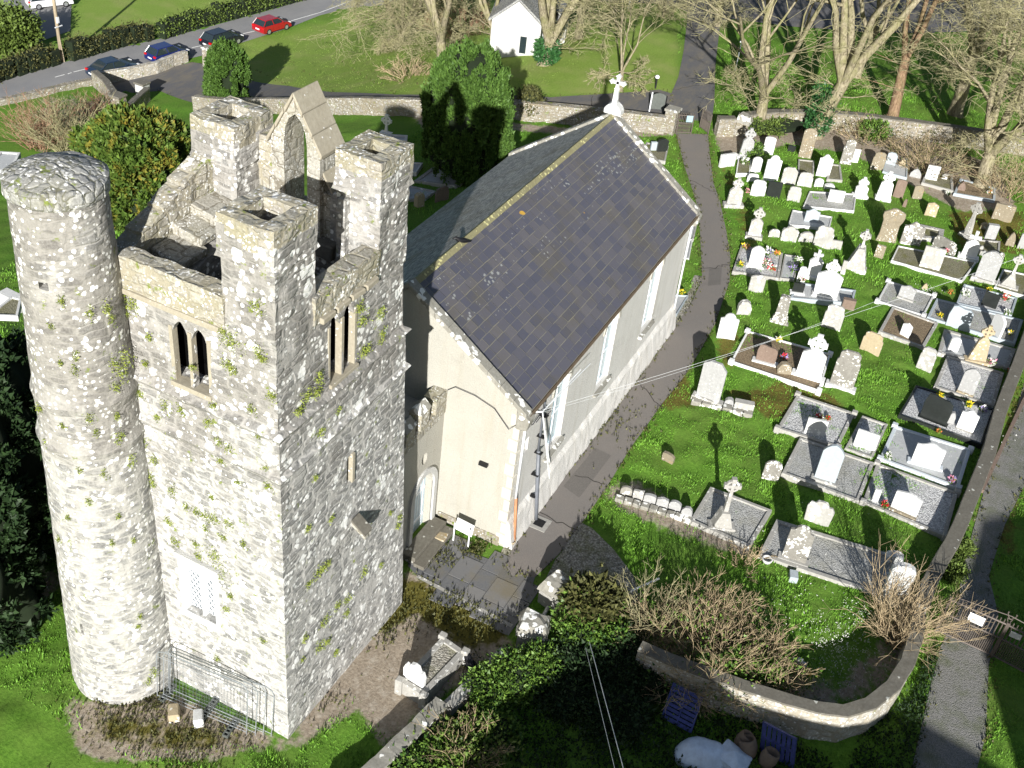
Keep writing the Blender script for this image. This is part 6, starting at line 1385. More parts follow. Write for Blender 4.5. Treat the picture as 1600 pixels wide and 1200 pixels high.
# ================================================================ WALLS, GATES, STREET FURNITURE, CARS
def wallrun(P, h, th, mat, label, name='stone_wall', cat='wall', amp=.05, cap=None, seg=.45, z0=-.4, hvar=0, cap_th=.1, cap_over=.05, group=None, rag=0):
    """P world points of the centre line; one continuous mesh"""
    P = [np.array(p, float) for p in P]; Q = [P[0]]
    for a, b in zip(P[:-1], P[1:]):
        k = max(1, int(np.linalg.norm((b-a)[:2])/seg)); Q += [a+(b-a)*(i+1)/k for i in range(k)]
    root = None
    if cap: root = empty(name, Q[0], 0, label, cat, group)
    rr = random.Random(int(abs(P[0][0])*10)); m = MB(); vs = []; n = len(Q); H2 = h if hasattr(h, '__len__') else [h]*len(P)
    LL = np.cumsum([0]+[np.linalg.norm((Q[i+1]-Q[i])[:2]) for i in range(n-1)]); PL = np.cumsum([0]+[np.linalg.norm((P[i+1]-P[i])[:2]) for i in range(len(P)-1)])
    hs = np.interp(LL, PL, H2)
    zl = 6; offs = []
    for i, q in enumerate(Q):
        d = Q[min(i+1, n-1)]-Q[max(i-1, 0)]; d[2] = 0; d /= np.linalg.norm(d); nn = np.array([-d[1], d[0], 0]); offs.append(nn)
        gz = float(hh(q[0], q[1])); q = np.array([q[0], q[1], gz]); hz = hs[i]+rr.uniform(-1, 1)*hvar
        for k in range(zl): vs.append(q+nn*th/2+[0, 0, z0+(hz-z0)*k/(zl-1)])
        for k in range(zl-1, -1, -1): vs.append(q-nn*th/2+[0, 0, z0+(hz-z0)*k/(zl-1)])
    w_ = 2*zl; fs = [(i*w_+k, i*w_+(k+1) % w_, (i+1)*w_+(k+1) % w_, (i+1)*w_+k) for i in range(n-1) for k in range(w_)]+[tuple(range(w_)), tuple(range((n-1)*w_, n*w_))[::-1]]
    if root is not None: vs = [v-Q[0] for v in vs]
    m.add(vs, fs); m.jitter(amp, 2.3, 1)
    o = m.build('masonry' if cap else name, M[mat], root)
    if not cap: return tag(o, label, cat, group)
    c = MB(); vs = []
    for i, q in enumerate(Q):
        nn = offs[i]; g_ = np.array([q[0], q[1], float(hh(q[0], q[1]))])-Q[0]; t = th/2+cap_over
        vs += [g_+nn*t+[0,0,hs[i]+.005], g_+nn*t*.9+[0,0,hs[i]+cap_th], g_-nn*t*.9+[0,0,hs[i]+cap_th], g_-nn*t+[0,0,hs[i]+.005]]
    fs = [(i*4+k, i*4+(k+1) % 4, (i+1)*4+(k+1) % 4, (i+1)*4+k) for i in range(n-1) for k in range(4)]+[(0,1,2,3), tuple(range(n*4-4, n*4))[::-1]]
    c.add(vs, fs).jitter(amp*.5, 3, 2); c.build('coping', M[cap], root); return root
wallrun([G(*p) for p in ((305,172),(420,177),(520,178),(600,180),(660,182),(745,184),(860,190),(945,198),(1036,209))], 1.15, .5, 'ywall', 'rubble wall along the driveway north of the church', cap='ywall', hvar=.0)
wallrun([G(*p) for p in ((1117,212),(1143,212))], 1.25, .5, 'ywall', 'short rubble wall right of the churchyard gate', cap='flatcap')
wallrun([G(*p) for p in ((1152,206),(1200,200),(1270,200),(1340,205),(1420,215),(1500,226),(1620,245))], 1.2, .5, 'ywall', 'rubble wall behind the graves, trees beyond', cap='flatcap')
wallrun([G(x, y) for x, y in ((152,131),(200,124),(245,114),(270,103),(292,96))], 1.0, .4, 'curvewall', 'pale rubble wall between road and car park')
wallrun([G(x, y) for x, y in ((-30,170),(20,160),(70,148),(120,136),(150,131))], .5, .5, 'ywall', 'low weedy wall at the near road edge')
wallrun([G(x, y) for x, y in ((178,212),(196,192),(212,176),(232,158))], 1.1, .4, 'ywall', 'rubble garden wall behind the round turret', cap='flatcap')
wallrun([G(x, y) for x, y in ((150,135),(168,150),(186,176))], 1.3, .5, 'ywall', 'tall creeper grown wall ending in a square pillar', cap='flatcap')
wallrun([G(x, y, .75) for x, y in ((1700,330),(1645,430),(1612,510),(1590,572),(1574,612),(1562,645),(1546,705),(1520,770),(1500,820),(1486,850),(1468,880),(1450,915),(1440,945))], .75, .5, 'concrete', 'low flat topped wall between graves and lane', cap='flatcap', amp=.02)
cwp = [G(x, y, 1.45) for x, y in ((1440,950),(1432,990),(1418,1035),(1395,1072),(1360,1100),(1320,1112),(1275,1106),(1225,1092),(1165,1073),(1100,1050),(1045,1030),(1000,1010))]
wallrun(cwp, [1.2, 1.45]+[1.45]*10, .42, 'curvewall', 'curved retaining wall sweeping round the bottom corner of the graveyard', cap='flatcap', amp=.035, seg=.3, z0=-.6, cap_th=.06)
wallrun([G(x, y, .5) for x, y in ((789,1018),(745,1060),(700,1103))], .5, .3, 'concrete', 'low cement topped wall from pier towards the tower', cap='concrete', amp=.01)
wallrun([G(x, y, .75) for x, y in ((690,1098),(640,1148),(580,1205),(500,1275))], .75, .45, 'ywall', 'rough low wall with upright coping stones at the bottom', cap='coping', amp=.08, seg=.2, cap_th=.12)
wallrun([G(x, y, .15) for x, y in ((1640,560),(1600,625),(1565,700),(1535,765))], .15, .16, 'brown', 'rust brown kerb rail along the lane', name='lane_kerb', cat='kerb', amp=.01)
def pier(px, py, w_, h, label, mat='ywall', capm='coping', name='stone_pier', cap='flat', rz=0., coph=.35):
    c = G(px, py); root = empty(name, c, rz, label, 'gate pier', 'stone piers')
    rough_build(MB().box(-w_/2, w_/2, -w_/2, w_/2, -.3, h), 'shaft', M[mat], root, .25, .03)
    e = w_/2+.1; m = MB()
    if cap == 'flat': m.hexa([(-e,-e,h-.02),(e,-e,h-.02),(e,e,h-.02),(-e,e,h-.02)], [(-e,-e,h+.15),(e,-e,h+.15),(e,e,h+.15),(-e,e,h+.15)])
    else: m.hexa([(-e,-e,h-.02),(e,-e,h-.02),(e,e,h-.02),(-e,e,h-.02)], [(-e*.7,-e*.8,h+coph),(e*.6,-e*.7,h+coph*.8),(e*.7,e*.6,h+coph*1.1),(-e*.6,e*.7,h+coph)])
    if cap != 'flat': o = rough_build(m, 'cap', M[capm], root, .22, .07, 2.8)
    else: m.jitter(.02, 2).build('cap', M[capm], root, bevel=.03)
    return root
pier(1045, 207, .75, 1.6, 'stone pier left of the churchyard gate')
pier(1158, 210, .8, .95, 'rounded stone end of the wall right of the gate', cap='rock', coph=.5)
pier(326, 103, .7, 1.6, 'rubble pier at the car park entrance')
pier(188, 178, .8, 1.5, 'creeper covered square pillar of the garden wall', mat='ywall', capm='flatcap')
pier(224, 152, .8, 1.2, 'white rendered pillar with brown flat cap by the car park', mat='render_white', capm='flatcap')
p1 = G(822, 1003); p2 = G(868, 948)
pier(830, 1000, .95, .75, 'rough rock topped pier at the foot of the forecourt', cap='rock', mat='concrete', rz=.3)
pier(868, 940, .95, .75, 'rough rock topped pier beside the church path', cap='rock', mat='concrete', rz=-.2)
a, b = G(838, 985), G(856, 952); tag(MB().tube([a+[0,0,.12], b+[0,0,.12]], .07, 6).build('stone_threshold', M['marble_old']), 'pale stone bar linking the two rock topped piers', 'threshold')
# churchyard gate: two barred leaves
def leaf(A, B, h, n, label, name='gate_leaf', mat='rust_iron', two=False, group='leaves of the churchyard gate', r_=.02, curved=0):
    A = np.array(A, float); B = np.array(B, float); root = empty(name, A, 0, label, 'gate', group); D = B-A; m = MB(); m.tube([(0,0,.12), D+[0,0,.12]], r_*1.3, 6); m.tube([(0,0,h*.55), D+[0,0,h*.55]], r_*1.2, 6); m.tube([(0,0,h-.12), D+[0,0,h-.12]], r_*1.3, 6); m.tube([(0,0,0), (0,0,h)], r_*1.8, 6); m.tube([D, D+[0,0,h]], r_*1.8, 6); m.build('frame', M[mat], root)
    m = MB()
    for i in range(1, n):
        t = i/n; p = D*t; hh_ = h*(1+curved*(1-(2*t-1)**2)); m.tube([p+[0,0,.12], p+[0,0,hh_+.08]], r_*.8, 5)
        if i < n and n > 8: q_ = D*(t-.5/n); m.tube([q_+[0,0,.12], q_+[0,0,h*.55]], r_*.7, 5)
    m.build('bars', M[mat], root); return root
g1, g2, g3 = G(1056,209), G(1079,210), G(1106,210)
leaf(g1, g2, 1.45, 9, 'left iron leaf of the churchyard gate carrying a small notice', r_=.025); leaf(g3, g3+(g2-g3)*.55+np.array([1.1, .3, 0]), 1.45, 9, 'right iron leaf of the churchyard gate, ajar', r_=.025)
mp = (g1+g2)/2+(g2-g1)*.25; u = (g2-g1)/np.linalg.norm(g2-g1); tag(MB().prism([(-.22,.9),(.22,.9),(.22,1.35),(-.22,1.35)], mp-np.array([.05, 0, 0]), u, (0,0,1), (-1,0,0), .02).build('notice_sheet', M['glass']), 'pale blue notice fixed to the churchyard gate', 'notice')
# lane gate lower right
L0, L1, L2 = G(1461,987), G(1547,1026), G(1640,1075)
leaf(L0, L1, HT(1484,932,L0), 15, 'left leaf of the wide lane gate by the curved wall with a white notice', group='leaves of the lane gate', r_=.03)
leaf(L1+(L2-L1)*.02, L2, HT(1484,932,L0), 15, 'right leaf of the wide lane gate at the frame edge', group='leaves of the lane gate', r_=.03)
u = (L1-L0)/np.linalg.norm(L1-L0); n_ = np.array([u[1], -u[0], 0]); n_ = n_ if n_[0] < 0 else -n_
sc_m = MB(); hgt = HT(1484,932,L0)
for s in (1, -1):
    sc_m.tube([L1+u*s*(.05+.28*t*cos(t*4)*.9)+np.array([0,0,hgt+.05+.38*t+.07*sin(t*9)]) for t in np.linspace(0, 1, 10)], .02, 6)
    sc_m.tube([L1+u*s*x+np.array([0,0,hgt+.32-.12*x]) for x in (0, .5, 1.0, 1.5, 1.8)], .02, 6)
tag(sc_m.build('scroll_finial', M['rust_iron']), 'curled iron scrollwork on top of the lane gate', 'gate ornament')
for (px, py, w_, h_, mt, lb_) in ((1526,966,.55,.4,'paper','white notice board tied to the lane gate bars'), (1588,992,.42,.26,'marble_old','cream notice on the right leaf of the lane gate')):
    d = ray(px, py); o3 = np.array([0, 0, CH]); t = ((L0-o3)@n_)/(d@n_); p = o3+d*t+n_*.05
    tag(MB().prism([(-w_/2,-h_/2),(w_/2,-h_/2),(w_/2,h_/2),(-w_/2,h_/2)], p, u, (0,0,1), n_, .02).build('notice_board', M[mt]), lb_, 'notice board')
# steel fence panels leaning at the tower foot
def heras(A, B, h, lean, label):
    A = np.array(A, float); B = np.array(B, float); root = empty('steel_barrier', A, 0, label, 'barrier', 'temporary fence panels at the tower foot'); D = B-A; u = D/np.linalg.norm(D); L = np.linalg.norm(D); up = np.array([lean, 0, 1.]); up /= np.linalg.norm(up)
    pts = [(0,0),(0,h-.25),(.08,h-.08),(.25,h),(L-.25,h),(L-.08,h-.08),(L,h-.25),(L,0)]; m = MB(); m.tube([u*a+up*b for a, b in pts], .017, 6); m.tube([up*.12, u*L+up*.12], .012, 6); m.tube([up*(h-.3), u*L+up*(h-.3)], .009, 6); m.build('frame', M['galv'], root)
    m = MB()
    for i in range(1, 28): m.tube([u*L*i/28+up*.12, u*L*i/28+up*h*.98], .0022, 3, cap=False)
    for z in (.6, 1.1, 1.6): m.tube([up*z, u*L+up*z], .0022, 3, cap=False)
    m.build('mesh_wires', M['galv'], root); return root
F0, F1 = G(246,1090), G(385,1148)
heras(F0, F1, 2.15, .10, 'outermost leaning steel fence panel'); heras(F0+[.12,-.15,0], F1+[.12,-.25,0], 2.1, .12, 'second leaning steel fence panel'); heras(F0+[.26,-.28,0], F1+[.26,-.45,0], 2.05, .13, 'third leaning steel fence panel'); heras(F0+[.4,-.1,0], F1+[.34,-.7,0], 2.0, .13, 'fence panel nearest to the tower wall')
for px, py, lb_ in ((262,1085,'dark slotted foot block under the left end of the panels'), (322,1118,'dark slotted foot block under the middle of the panels'), (361,1140,'dark slotted foot block under the right end of the panels'), (334,1100,'dark slotted foot block pushed against the tower')):
    c = G(px, py); m = MB(); rt2 = empty('barrier_block', c, 1.35, lb_, 'foot block', 'loose barrier foot blocks')
    m.box(-.1,-.06,-.35,.35,0,.13); m.box(.06,.1,-.35,.35,0,.13); m.box(-.1,.1,-.35,.35,0,.04)
    for k in range(6): m.box(-.08,.08,-.35+k*.135,-.32+k*.135,.03,.125)
    m.build('block', M['plastic_grey'], rt2); rt2.rotation_euler = (0, 0, 1.57*.0+math.pi/2+.1)
for px, py, lb_, s in ((272,1120,'rough tan stone block lying by the fence feet', .26), (310,1128,'pale square stone block lying by the fence feet', .24)):
    c = G(px, py); o = MB().box(-s, s*1.1, -s*.7, s*.6, -.05, .34).jitter(.05, 2.5).build('stone_block', M['sand' if s > .25 else 'marble_old'], bevel=.03); o.location = c; o.rotation_euler = (0, .1, .7); tag(o, lb_, 'stone block')
# notice board, pots, drain
A_, B_ = G(708,845), G(731,857); u = (B_-A_); L = np.linalg.norm(u); u /= L; rt3 = empty('notice_board', A_, 0, 'blank white board on two white legs before the church gable', 'notice board')
MB().tube([(0,0,-.1), (0,0,.95)], .03, 6).build('leg', M['pvc_white'], rt3); MB().tube([u*L+[0,0,-.1], u*L+[0,0,.95]], .03, 6).build('leg', M['pvc_white'], rt3)
MB().prism([(-.04,.55),(L+.04,.55),(L+.04,1.02),(-.04,1.02)], np.array([-.03,0,0]), u, (.35,0,.94), (-1,0,.3), .04).build('panel', M['paper'], rt3)
c = G(798,852); rt4 = empty('flower_pot', c, 0, 'yellowish round pot standing at the church corner', 'pot'); MB().lathe((0,0,0), [(.1,0),(.17,.22),(.19,.28),(.15,.28),(.13,.12)], 14).build('pot', M['sand'], rt4, smooth=True)
c = G(843,818); o = MB().box(-.38,.38,-.38,.38,0,.03).build('drain_surround', M['concrete']); o.location = c; tag(o, 'cement square around the iron grating at the path edge', 'drain surround')
o = MB(); o.box(-.2,.2,-.2,.2,.031,.045); o = o.build('drain_grating', M['iron']); o.location = c; tag(o, 'square iron grating in the path beside the church', 'drain grating')
c = G(688,838); o = MB().box(-.35,.3,-.3,.35,-.05,.16).jitter(.1, 2).build('stone_block', M['sand'], bevel=.03); o.location = c; tag(o, 'rough stone slab in the corner beside the church door', 'stone block')
# bollard, sign back, lamp, poles
c = G(1024,138); rt5 = empty('bollard_light', c, 0, 'low bollard lamp with white head on the lawn', 'bollard'); MB().tube([(0,0,-.1),(0,0,.75)], .06, 8).build('post', M['iron'], rt5); MB().lathe((0,0,.75), [(.07,0),(.16,.05),(.16,.18),(.05,.26)], 12).build('head', M['pvc_white'], rt5, smooth=True)
A_, B_ = G(1014,176), G(1037,178); u = B_-A_; L = np.linalg.norm(u); u /= L; rt6 = empty('sign_board', A_, 0, 'dark arched information board behind the wall left of the gate', 'sign')
MB().prism([(0,.3),(L,.3),(L,1.25),(L*.8,1.4),(L*.5,1.48),(L*.2,1.4),(0,1.25)], np.zeros(3), u, (0,0,1), (1,0,0), .1).build('panel', M['plastic_grey'], rt6); MB().tube([(0,0,-.1),(0,0,1.5)], .05, 6).build('post', M['pvc_white'], rt6); MB().tube([u*L+[0,0,-.1], u*L+[0,0,1.3]], .05, 6).build('post', M['iron'], rt6)
c = G(1147,118); rt7 = empty('lamp_post', c, 0, 'thin lamp post with white head by the driveway', 'lamp post'); MB().tube([(0,0,-.1),(0,0,2.6)], .04, 6).build('post', M['galv'], rt7); MB().box(-.1,.1,-.3,.1,2.6,2.68).build('lamp_head', M['pvc_white'], rt7)
c = G(97,96); t0 = empty('telegraph_pole', c, 0, 'tall wooden telegraph pole standing in the roadside hedge', 'telegraph pole'); MB().tube([(0,0,-.3),(0,0,9.5)], [.17,.12], 10).build('pole', M['pole'], t0, smooth=True); MB().box(-.12,.12,-.2,-.1,3.4,3.9).build('junction_box', M['pvc_white'], t0)
c = G(101,97); t1 = empty('stay_pole', c, 0, 'thin white stay post beside the telegraph pole', 'post'); MB().tube([(0,0,-.3),(-.1,.2,3.2)], [.06,.05], 8).build('pole', M['pole'], t1); MB().box(-.4,.4,.1,.18,3.05,3.12).build('crossbar', M['pvc_white'], t1)
for px, py, lb_ in ((982,14,'thin blue grey post at the top of the lawn'), (1036,26,'dark red brown post at the driveway entrance')):
    c = G(px, py); t2 = empty('entrance_post', c, 0, lb_, 'post'); MB().tube([(0,0,-.2),(0,0,1.9)], .12, 8).build('post', M['iron' if px > 1000 else 'pvc_grey'], t2); MB().box(-.16,.16,-.16,.16,1.9,2.05).build('cap', M['brown'], t2)
# overhead wires
E0 = np.array([cx+.75, cy-.5, ze-.2])
def wire(a, b, sag, r_, mat, label, nm='overhead_wire'):
    a = np.array(a, float); b = np.array(b, float); P = [a+(b-a)*t-np.array([0, 0, sag*4*t*(1-t)]) for t in np.linspace(0, 1, 24)]
    return tag(MB().tube(P, r_, 5).build(nm, M[mat]), label, 'wire', 'overhead wires')
q = G(1600, 395, 7.5); wire(E0, E0+(q-E0)*1.25, 0.3, .006, 'cable', 'service wire running from the church eaves across the graves')
q = G(1370, 470, 5.5); wire(E0+[0,0,-.1], q, .3, .005, 'cable', 'thinner lower wire parallel to the service wire')
wire(G(921,1003,1.7), G(978,1215,4.5), 0, .012, 'cable', 'right one of two pale wires descending to the bottom edge'); wire(G(915,1012,1.7), G(964,1215,4.5), 0, .008, 'cable', 'left one of two pale wires descending to the bottom edge')
# pallets, pots, boat cover at the bottom
def pallet(C4, label, slats, zs, along=True):
    P = [G(x, y, z) for (x, y), z in zip(C4, zs)]; A, B, C_, D = P; root = empty('wooden_pallet', A, 0, label, 'pallet', 'blue pallets leaning on the retaining wall'); U = B-A; W = D-A; N = np.cross(U, W); N /= np.linalg.norm(N); N = N if N[2] > 0 else -N
    m = MB()
    for k in range(slats):
        for (s0, s1) in ((.04, .47), (.53, .96)):
            a0, a1 = (k+.14)/slats, (k+.9)/slats
            q4 = [U*s0+W*a0, U*s1+W*a0, U*s1+W*a1, U*s0+W*a1] if along else [U*a0+W*s0, U*a1+W*s0, U*a1+W*s1, U*a0+W*s1]
            m.hexa(q4, [p+N*.025 for p in q4])
    m.build('slats', M['bluepallet'], root); m = MB()
    for s0, s1 in ((0, .045), (.475, .525), (.955, 1)):
        q4 = [U*s0, U*s1, U*s1+W, U*s0+W] if along else [W*s0, U+W*s0, U+W*s1, W*s1]; q4 = [p-N*.09 for p in q4]; m.hexa(q4, [p+N*.13 for p in q4])
    for s0, s1 in ((0, .05), (.95, 1)):
        q4 = [W*s0, U+W*s0, U+W*s1, W*s1] if along else [U*s0, U*s1, U*s1+W, U*s0+W]; q4 = [p-N*.08 for p in q4]; m.hexa(q4, [p+N*.1 for p in q4])
    m.build('frame', M['bluepallet'], root); return root
pallet([(1033,1121),(1080,1146),(1100,1090),(1052,1066)], 'blue slatted pallet leaning left in the shade', 8, (.15,.15,.9,.9))
pallet([(1187,1172),(1240,1200),(1256,1155),(1192,1127)], 'blue slatted pallet leaning against the wall at the bottom right', 7, (.15,.15,1.0,1.0), False)
def ellip(c, rx, ry, rz, name, mat, label, cat, rot=0, seed=1):
    m = MB(); m.lathe((0,0,0), [(sin(t), -cos(t)) for t in np.linspace(.05, pi-.05, 14)], 22); m.v = [(x*rx, y*ry, max(-.1, z*rz)) for x, y, z in m.v]; o = m.jitter(.06, 2, seed).build(name, M[mat], smooth=True); o.location = c; o.rotation_euler = (0, 0, rot); return tag(o, label, cat)
ellip(G(1096,1185), .62, .95, .7, 'covered_boat', 'tarp', 'white rounded cover like an upturned hull in shade at the bottom', 'cover', .35)
c = G(1140,1195); m = MB().add([(-.5,-.5,.35),(.4,-.6,.3),(.55,.35,.5),(-.3,.55,.55),(0,0,.72)], [(0,1,4),(1,2,4),(2,3,4),(3,0,4)]).add([(-.5,-.5,0),(.4,-.6,0),(.55,.35,0),(-.3,.55,0),(-.5,-.5,.34),(.4,-.6,.29),(.55,.35,.49),(-.3,.55,.54)], [(0,1,5,4),(1,2,6,5),(2,3,7,6),(3,0,4,7)]); o = m.build('plastic_sheet', M['tarp'], bevel=.03); o.location = c; tag(o, 'crumpled white sheet beside the rounded cover', 'sheet')
def pot(px, py, s, label, tilt):
    c = G(px, py); o = MB().lathe((0,0,0), [(.16*s,0),(.24*s,.12*s),(.3*s,.35*s),(.27*s,.6*s),(.24*s,.66*s),(.2*s,.6*s),(.18*s,.25*s)], 16).build('clay_pot', M['clay'], smooth=True); o.location = c+[0,0,.05]; o.rotation_euler = (tilt, .3, 0); return tag(o, label, 'pot', 'old clay pots')
pot(1152,1168,.95,'clay pot farthest back of three in the shade', .35); pot(1170,1185,1.05,'middle clay pot leaning beside the rounded cover', -.4); pot(1192,1198,1.0,'clay pot cut by the bottom edge', .2)
o = MB().box(-.25,.25,-.18,.18,0,.45).jitter(.05).build('mossy_block', M['speckled'], bevel=.03); o.location = G(1030,1078); tag(o, 'mossy stone block left of the upper pallet', 'stone block')
c = G(1244,1048); r8 = empty('garden_figure', c, 0, 'small cream stone cross figure among the brown shrub twigs', 'figure'); MB().box(-.09,.09,-.09,.09,-.1,.62).build('body', M['marble_old'], r8, bevel=.02); MB().box(-.06,.06,-.26,.26,.4,.54).build('arms', M['marble_old'], r8, bevel=.02)
ellip(G(1264,1058), .09, .09, .26, 'yellow_figure', 'yellow', 'little yellow ornament beside the cream cross figure', 'ornament')
c = G(1000,930); r9 = empty('metal_frame', c, 0, 'pale angled metal rod frame in the shade behind the glossy shrub', 'frame'); MB().tube([(0,0,0),(-.6,.2,.7),(.2,-.5,1.0)], .04, 6).build('rod', M['galv'], r9); MB().tube([(-.6,.2,.7),(-.9,.5,.1)], .03, 6).build('rod', M['galv'], r9)
o = MB().box(-.22,.22,-.16,.16,0,.3).build('grey_box', M['blue_granite'], bevel=.01); o.location = G(1238,905); o.rotation_euler = (0,0,.3); tag(o, 'blue grey box on the grass at the foot of the long plot', 'box')
c = G(1197,880); rc_ = empty('grave_vase', c, 0, 'white rimmed round vase at the corner of the long grey plot', 'vase'); MB().lathe((0,0,0), [(.12,0),(.2,.18),(.22,.26),(.17,.26),(.13,.1)], 14).build('bowl', M['marble_old'], rc_, smooth=True)
# birds
def bird(p, label, rz=0, sc_=1.):
    root = empty('black_bird', p, rz, label, 'bird', None)
    m = MB(); m.tube([(-.3*sc_,0,.12*sc_),(-.16*sc_,0,.13*sc_),(0,0,.17*sc_),(.1*sc_,0,.22*sc_),(.16*sc_,0,.27*sc_),(.22*sc_,0,.27*sc_),(.28*sc_,0,.25*sc_)], [.02*sc_,.045*sc_,.085*sc_,.07*sc_,.05*sc_,.035*sc_,.006*sc_], 8)
    for s in (1, -1): m.tube([(0,s*.03*sc_,.12*sc_),(.01,s*.03*sc_,0)], .008*sc_, 4)
    m.build('body', M['feather'], root, smooth=True)
    for s in (1, -1): MB().add([(.08*sc_,s*.07*sc_,.2*sc_),(-.05*sc_,s*.1*sc_,.17*sc_),(-.28*sc_,s*.03*sc_,.13*sc_),(-.05*sc_,s*.06*sc_,.24*sc_)], [(0,1,2,3)]).build('wing', M['feather'], root)
bp = atY(720, 384, cy+cw/2); bird(bp, 'black bird perched on the church ridge', 2.4, 1.3); bird(G(733,1045), 'black bird standing on the soil by the low wall', 1.0, 1.9)
# cars
def car(px, py, heading, c, label, L=4.3, W_=1.75, H_=1.45, sedan=False, sc_=.9, seed=0):
    P = G(px, py); root = empty('parked_car' if label.startswith('white') else 'car', P, heading, label, 'car', 'cars on and beside the road'); L *= sc_; W_ *= sc_; H_ *= sc_
    a, w2 = L/2, W_/2; zb = .24*sc_; belt = .88*sc_
    prof = [(-a,.42),(-a*.99,.8),(-a*.9,.93),(-a*.6,.95),(a*.3,.95),(a*.62,.9),(a*.93,.72),(a,.5),(a*.99,.3),(-a*.97,.28)]
    m = MB(); n = len(prof); secs = [(-w2,.82),(-w2*.97,1),(-w2*.5,1.04),(w2*.5,1.04),(w2*.97,1),(w2,.82)]; vs = []
    for y, k in secs:
        for x, z in prof: zz = zb+(z-.28)*sc_*(k if z > .6 else 1); vs.append((x*(1 if abs(y) < w2*.9 else .985), y, zz))
    fs = [(i*n+k, i*n+(k+1) % n, (i+1)*n+(k+1) % n, (i+1)*n+k) for i in range(5) for k in range(n)]+[tuple(range(n))[::-1], tuple(range(5*n, 6*n))]
    paint = carpaint('paint_'+label.split()[0], c); m.add(vs, fs).build('body', paint, root, smooth=False, bevel=.02)
    zt = H_; zc = zb+.68*sc_; x0, x1, x2, x3 = (-a*.93 if not sedan else -a*.78), (-a*.72 if not sedan else -a*.42), a*.12, a*.48
    g_ = MB(); b4 = [(x0,-w2*.93,zc),(x3,-w2*.93,zc),(x3,w2*.93,zc),(x0,w2*.93,zc)]; t4 = [(x1,-w2*.74,zt-.03),(x2,-w2*.74,zt-.03),(x2,w2*.74,zt-.03),(x1,w2*.74,zt-.03)]; g_.hexa(b4, t4).build('windows', M['carglass'], root)
    MB().hexa([(x1-.05,-w2*.78,zt-.05),(x2+.05,-w2*.78,zt-.05),(x2+.05,w2*.78,zt-.05),(x1-.05,w2*.78,zt-.05)], [(x1,-w2*.7,zt),(x2,-w2*.7,zt),(x2,w2*.7,zt),(x1,w2*.7,zt)]).build('roof', paint, root, bevel=.015)
    pm = MB()
    for s in (1, -1):
        for xa, xb in ((x0, x1), (x3, x2), ((x0+x3)/2, (x1+x2)/2)): pm.tube([(xa, s*w2*.93, zc), (xb, s*w2*.76, zt-.03)], .035*sc_, 5)
        MB().box(a*.3, a*.42, min(s*w2*.98, s*w2*1.12), max(s*w2*.98, s*w2*1.12), zc, zc+.12*sc_).build('wing_mirror', paint, root, bevel=.01)
        MB().box(-a*1.005, -a*.93, min(s*w2*.6, s*w2*.95), max(s*w2*.6, s*w2*.95), .72*sc_, .88*sc_).build('tail_light', M['taillight'], root, bevel=.01)
        MB().box(a*.9, a*.985, min(s*w2*.55, s*w2*.92), max(s*w2*.55, s*w2*.92), .6*sc_, .72*sc_).build('headlight', M['headlight'], root, bevel=.01)
    pm.build('pillars', paint, root)
    MB().box(-a*1.01, -a*.97, -.26*sc_, .26*sc_, .52*sc_, .64*sc_).build('number_plate', M['pvc_white'], root)
    for x in (-a*.6, a*.62):
        for s in (1, -1):
            wr = empty('wheel', (x, s*(w2-.08), .31*sc_)); wr.parent = root
            MB().tube([(0,-.1*sc_,0),(0,.1*sc_,0)], .31*sc_, 16).build('tyre', M['tyre'], wr); MB().tube([(0,s*.1*sc_-.005,0),(0,s*.115*sc_,0)], .2*sc_, 12).build('rim', M['rim'], wr)
    return root
def head(p, q): a, b = G(*p), G(*q); return math.atan2(b[1]-a[1], b[0]-a[0])
car(178, 116, head((145,125),(212,108)), (.015,.03,.06), 'dark blue saloon car nearest on the road', L=4.6, sedan=True, sc_=.95)
car(262, 92, head((240,98),(286,85)), (.015,.025,.13), 'blue hatchback second on the road', L=4.1, H_=1.5, sc_=.92)
car(347, 70, head((320,78),(378,60)), (.012,.014,.022), 'black hatchback third on the road', L=4.3, H_=1.5, sc_=.95)
car(425, 47, head((400,54),(455,38)), (.35,.01,.015), 'red hatchback leading the row of cars', L=4.0, H_=1.45, sc_=.92)
car(78, 9, head((50,12),(105,6)), (.75,.76,.78), 'white car parked in the gravel yard at the top left', L=4.6, H_=1.6)
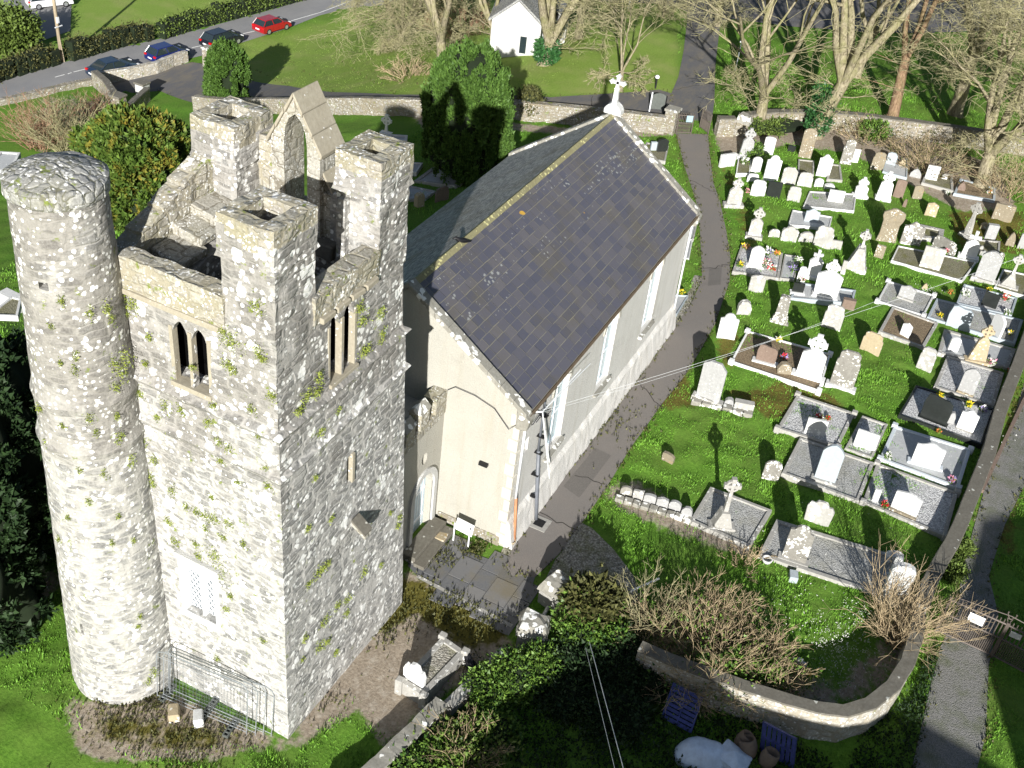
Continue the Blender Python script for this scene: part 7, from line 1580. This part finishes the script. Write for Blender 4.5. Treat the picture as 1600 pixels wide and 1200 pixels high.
# white cottage at the top
hc = G(808, 88); ho = empty('white_cottage', hc, .35, 'white walled cottage with gable and slate roof behind the trees', 'cottage')
MB().prism([(-2.2,-1),(1.6,-1),(1.6,2.6),(-.3,4.2),(-2.2,2.6)], (0,0,0), (0,-1,0), (0,0,1), (1,0,0), 7).build('walls', M['render_white'], ho)
MB().box(3.0,6.8,-3.4,-1.6,-1,2.2).build('side_wing', M['render_white'], ho)
m = MB(); m.prism([(-2.45,2.4),(-.3,4.25),(-.3,4.4),(-2.5,2.55)], (.1,0,0), (0,-1,0), (0,0,1), (1,0,0), 7.1); m.prism([(1.85,2.4),(-.3,4.25),(-.3,4.4),(1.9,2.55)], (.1,0,0), (0,-1,0), (0,0,1), (1,0,0), 7.1); m.prism([(0,2.1),(.95,2.9),(2.0,2.1),(2.0,2.2),(.95,3.05),(0,2.2)], (2.9,-1.5,0), (0,-1,0), (0,0,1), (1,0,0), 4.0); m.build('roof', M['slate_n'], ho)
MB().box(-.04,.02,-.6,-.1,.3,1.6).build('window', M['carglass'], ho); MB().box(2.6,3.4,.2,.9,3.6,5.0).build('chimney', M['render_white'], ho)
# unseen houses added below the drone to cast the shadow over the bottom corner
def casthouse(x0, x1, y0, y1, e, rz_, label):
    ro = empty('shadow_house', ((x0+x1)/2, (y0+y1)/2, 0), 0, label, 'house'); a, b = (x1-x0)/2, (y1-y0)/2
    MB().prism([(-b,-.5),(b,-.5),(b,e),(0,rz_),(-b,e)], (-a,0,0), (0,1,0), (0,0,1), (1,0,0), 2*a).build('walls', M['render_white'], ro)
    m = MB(); m.prism([(-b-.3,e-.2),(0,rz_+.02),(0,rz_+.15),(-b-.3,e-.05)], (-a-.2,0,0), (0,1,0), (0,0,1), (1,0,0), 2*a+.4); m.prism([(b+.3,e-.2),(0,rz_+.02),(0,rz_+.15),(b+.3,e-.05)], (-a-.2,0,0), (0,1,0), (0,0,1), (1,0,0), 2*a+.4); m.build('roof', M['slate_n'], ro)
    for k in range(3): MB().box(a-.02, a+.03, -b*.7+k*b*.55, -b*.7+k*b*.55+.9, 1, 2.3).build('window', M['carglass'], ro)
    MB().box(-.5,.5,-.4,.4,rz_-.3,rz_+.5).build('chimney', M['render_white'], ro)
casthouse(-6, 6.5, -9.6, 1.9, 7.2, 10.0, 'unseen slated house added under the drone to shade the bottom garden')
casthouse(-6, 6.4, -17.6, -6.3, 9.1, 9.4, 'unseen low pitched annexe added beside the slated house to shade the wall foot')
casthouse(4.5, 10, -34, -17.0, 13, 15.5, 'unseen tall slated house added right of the drone to shade the lane edge')
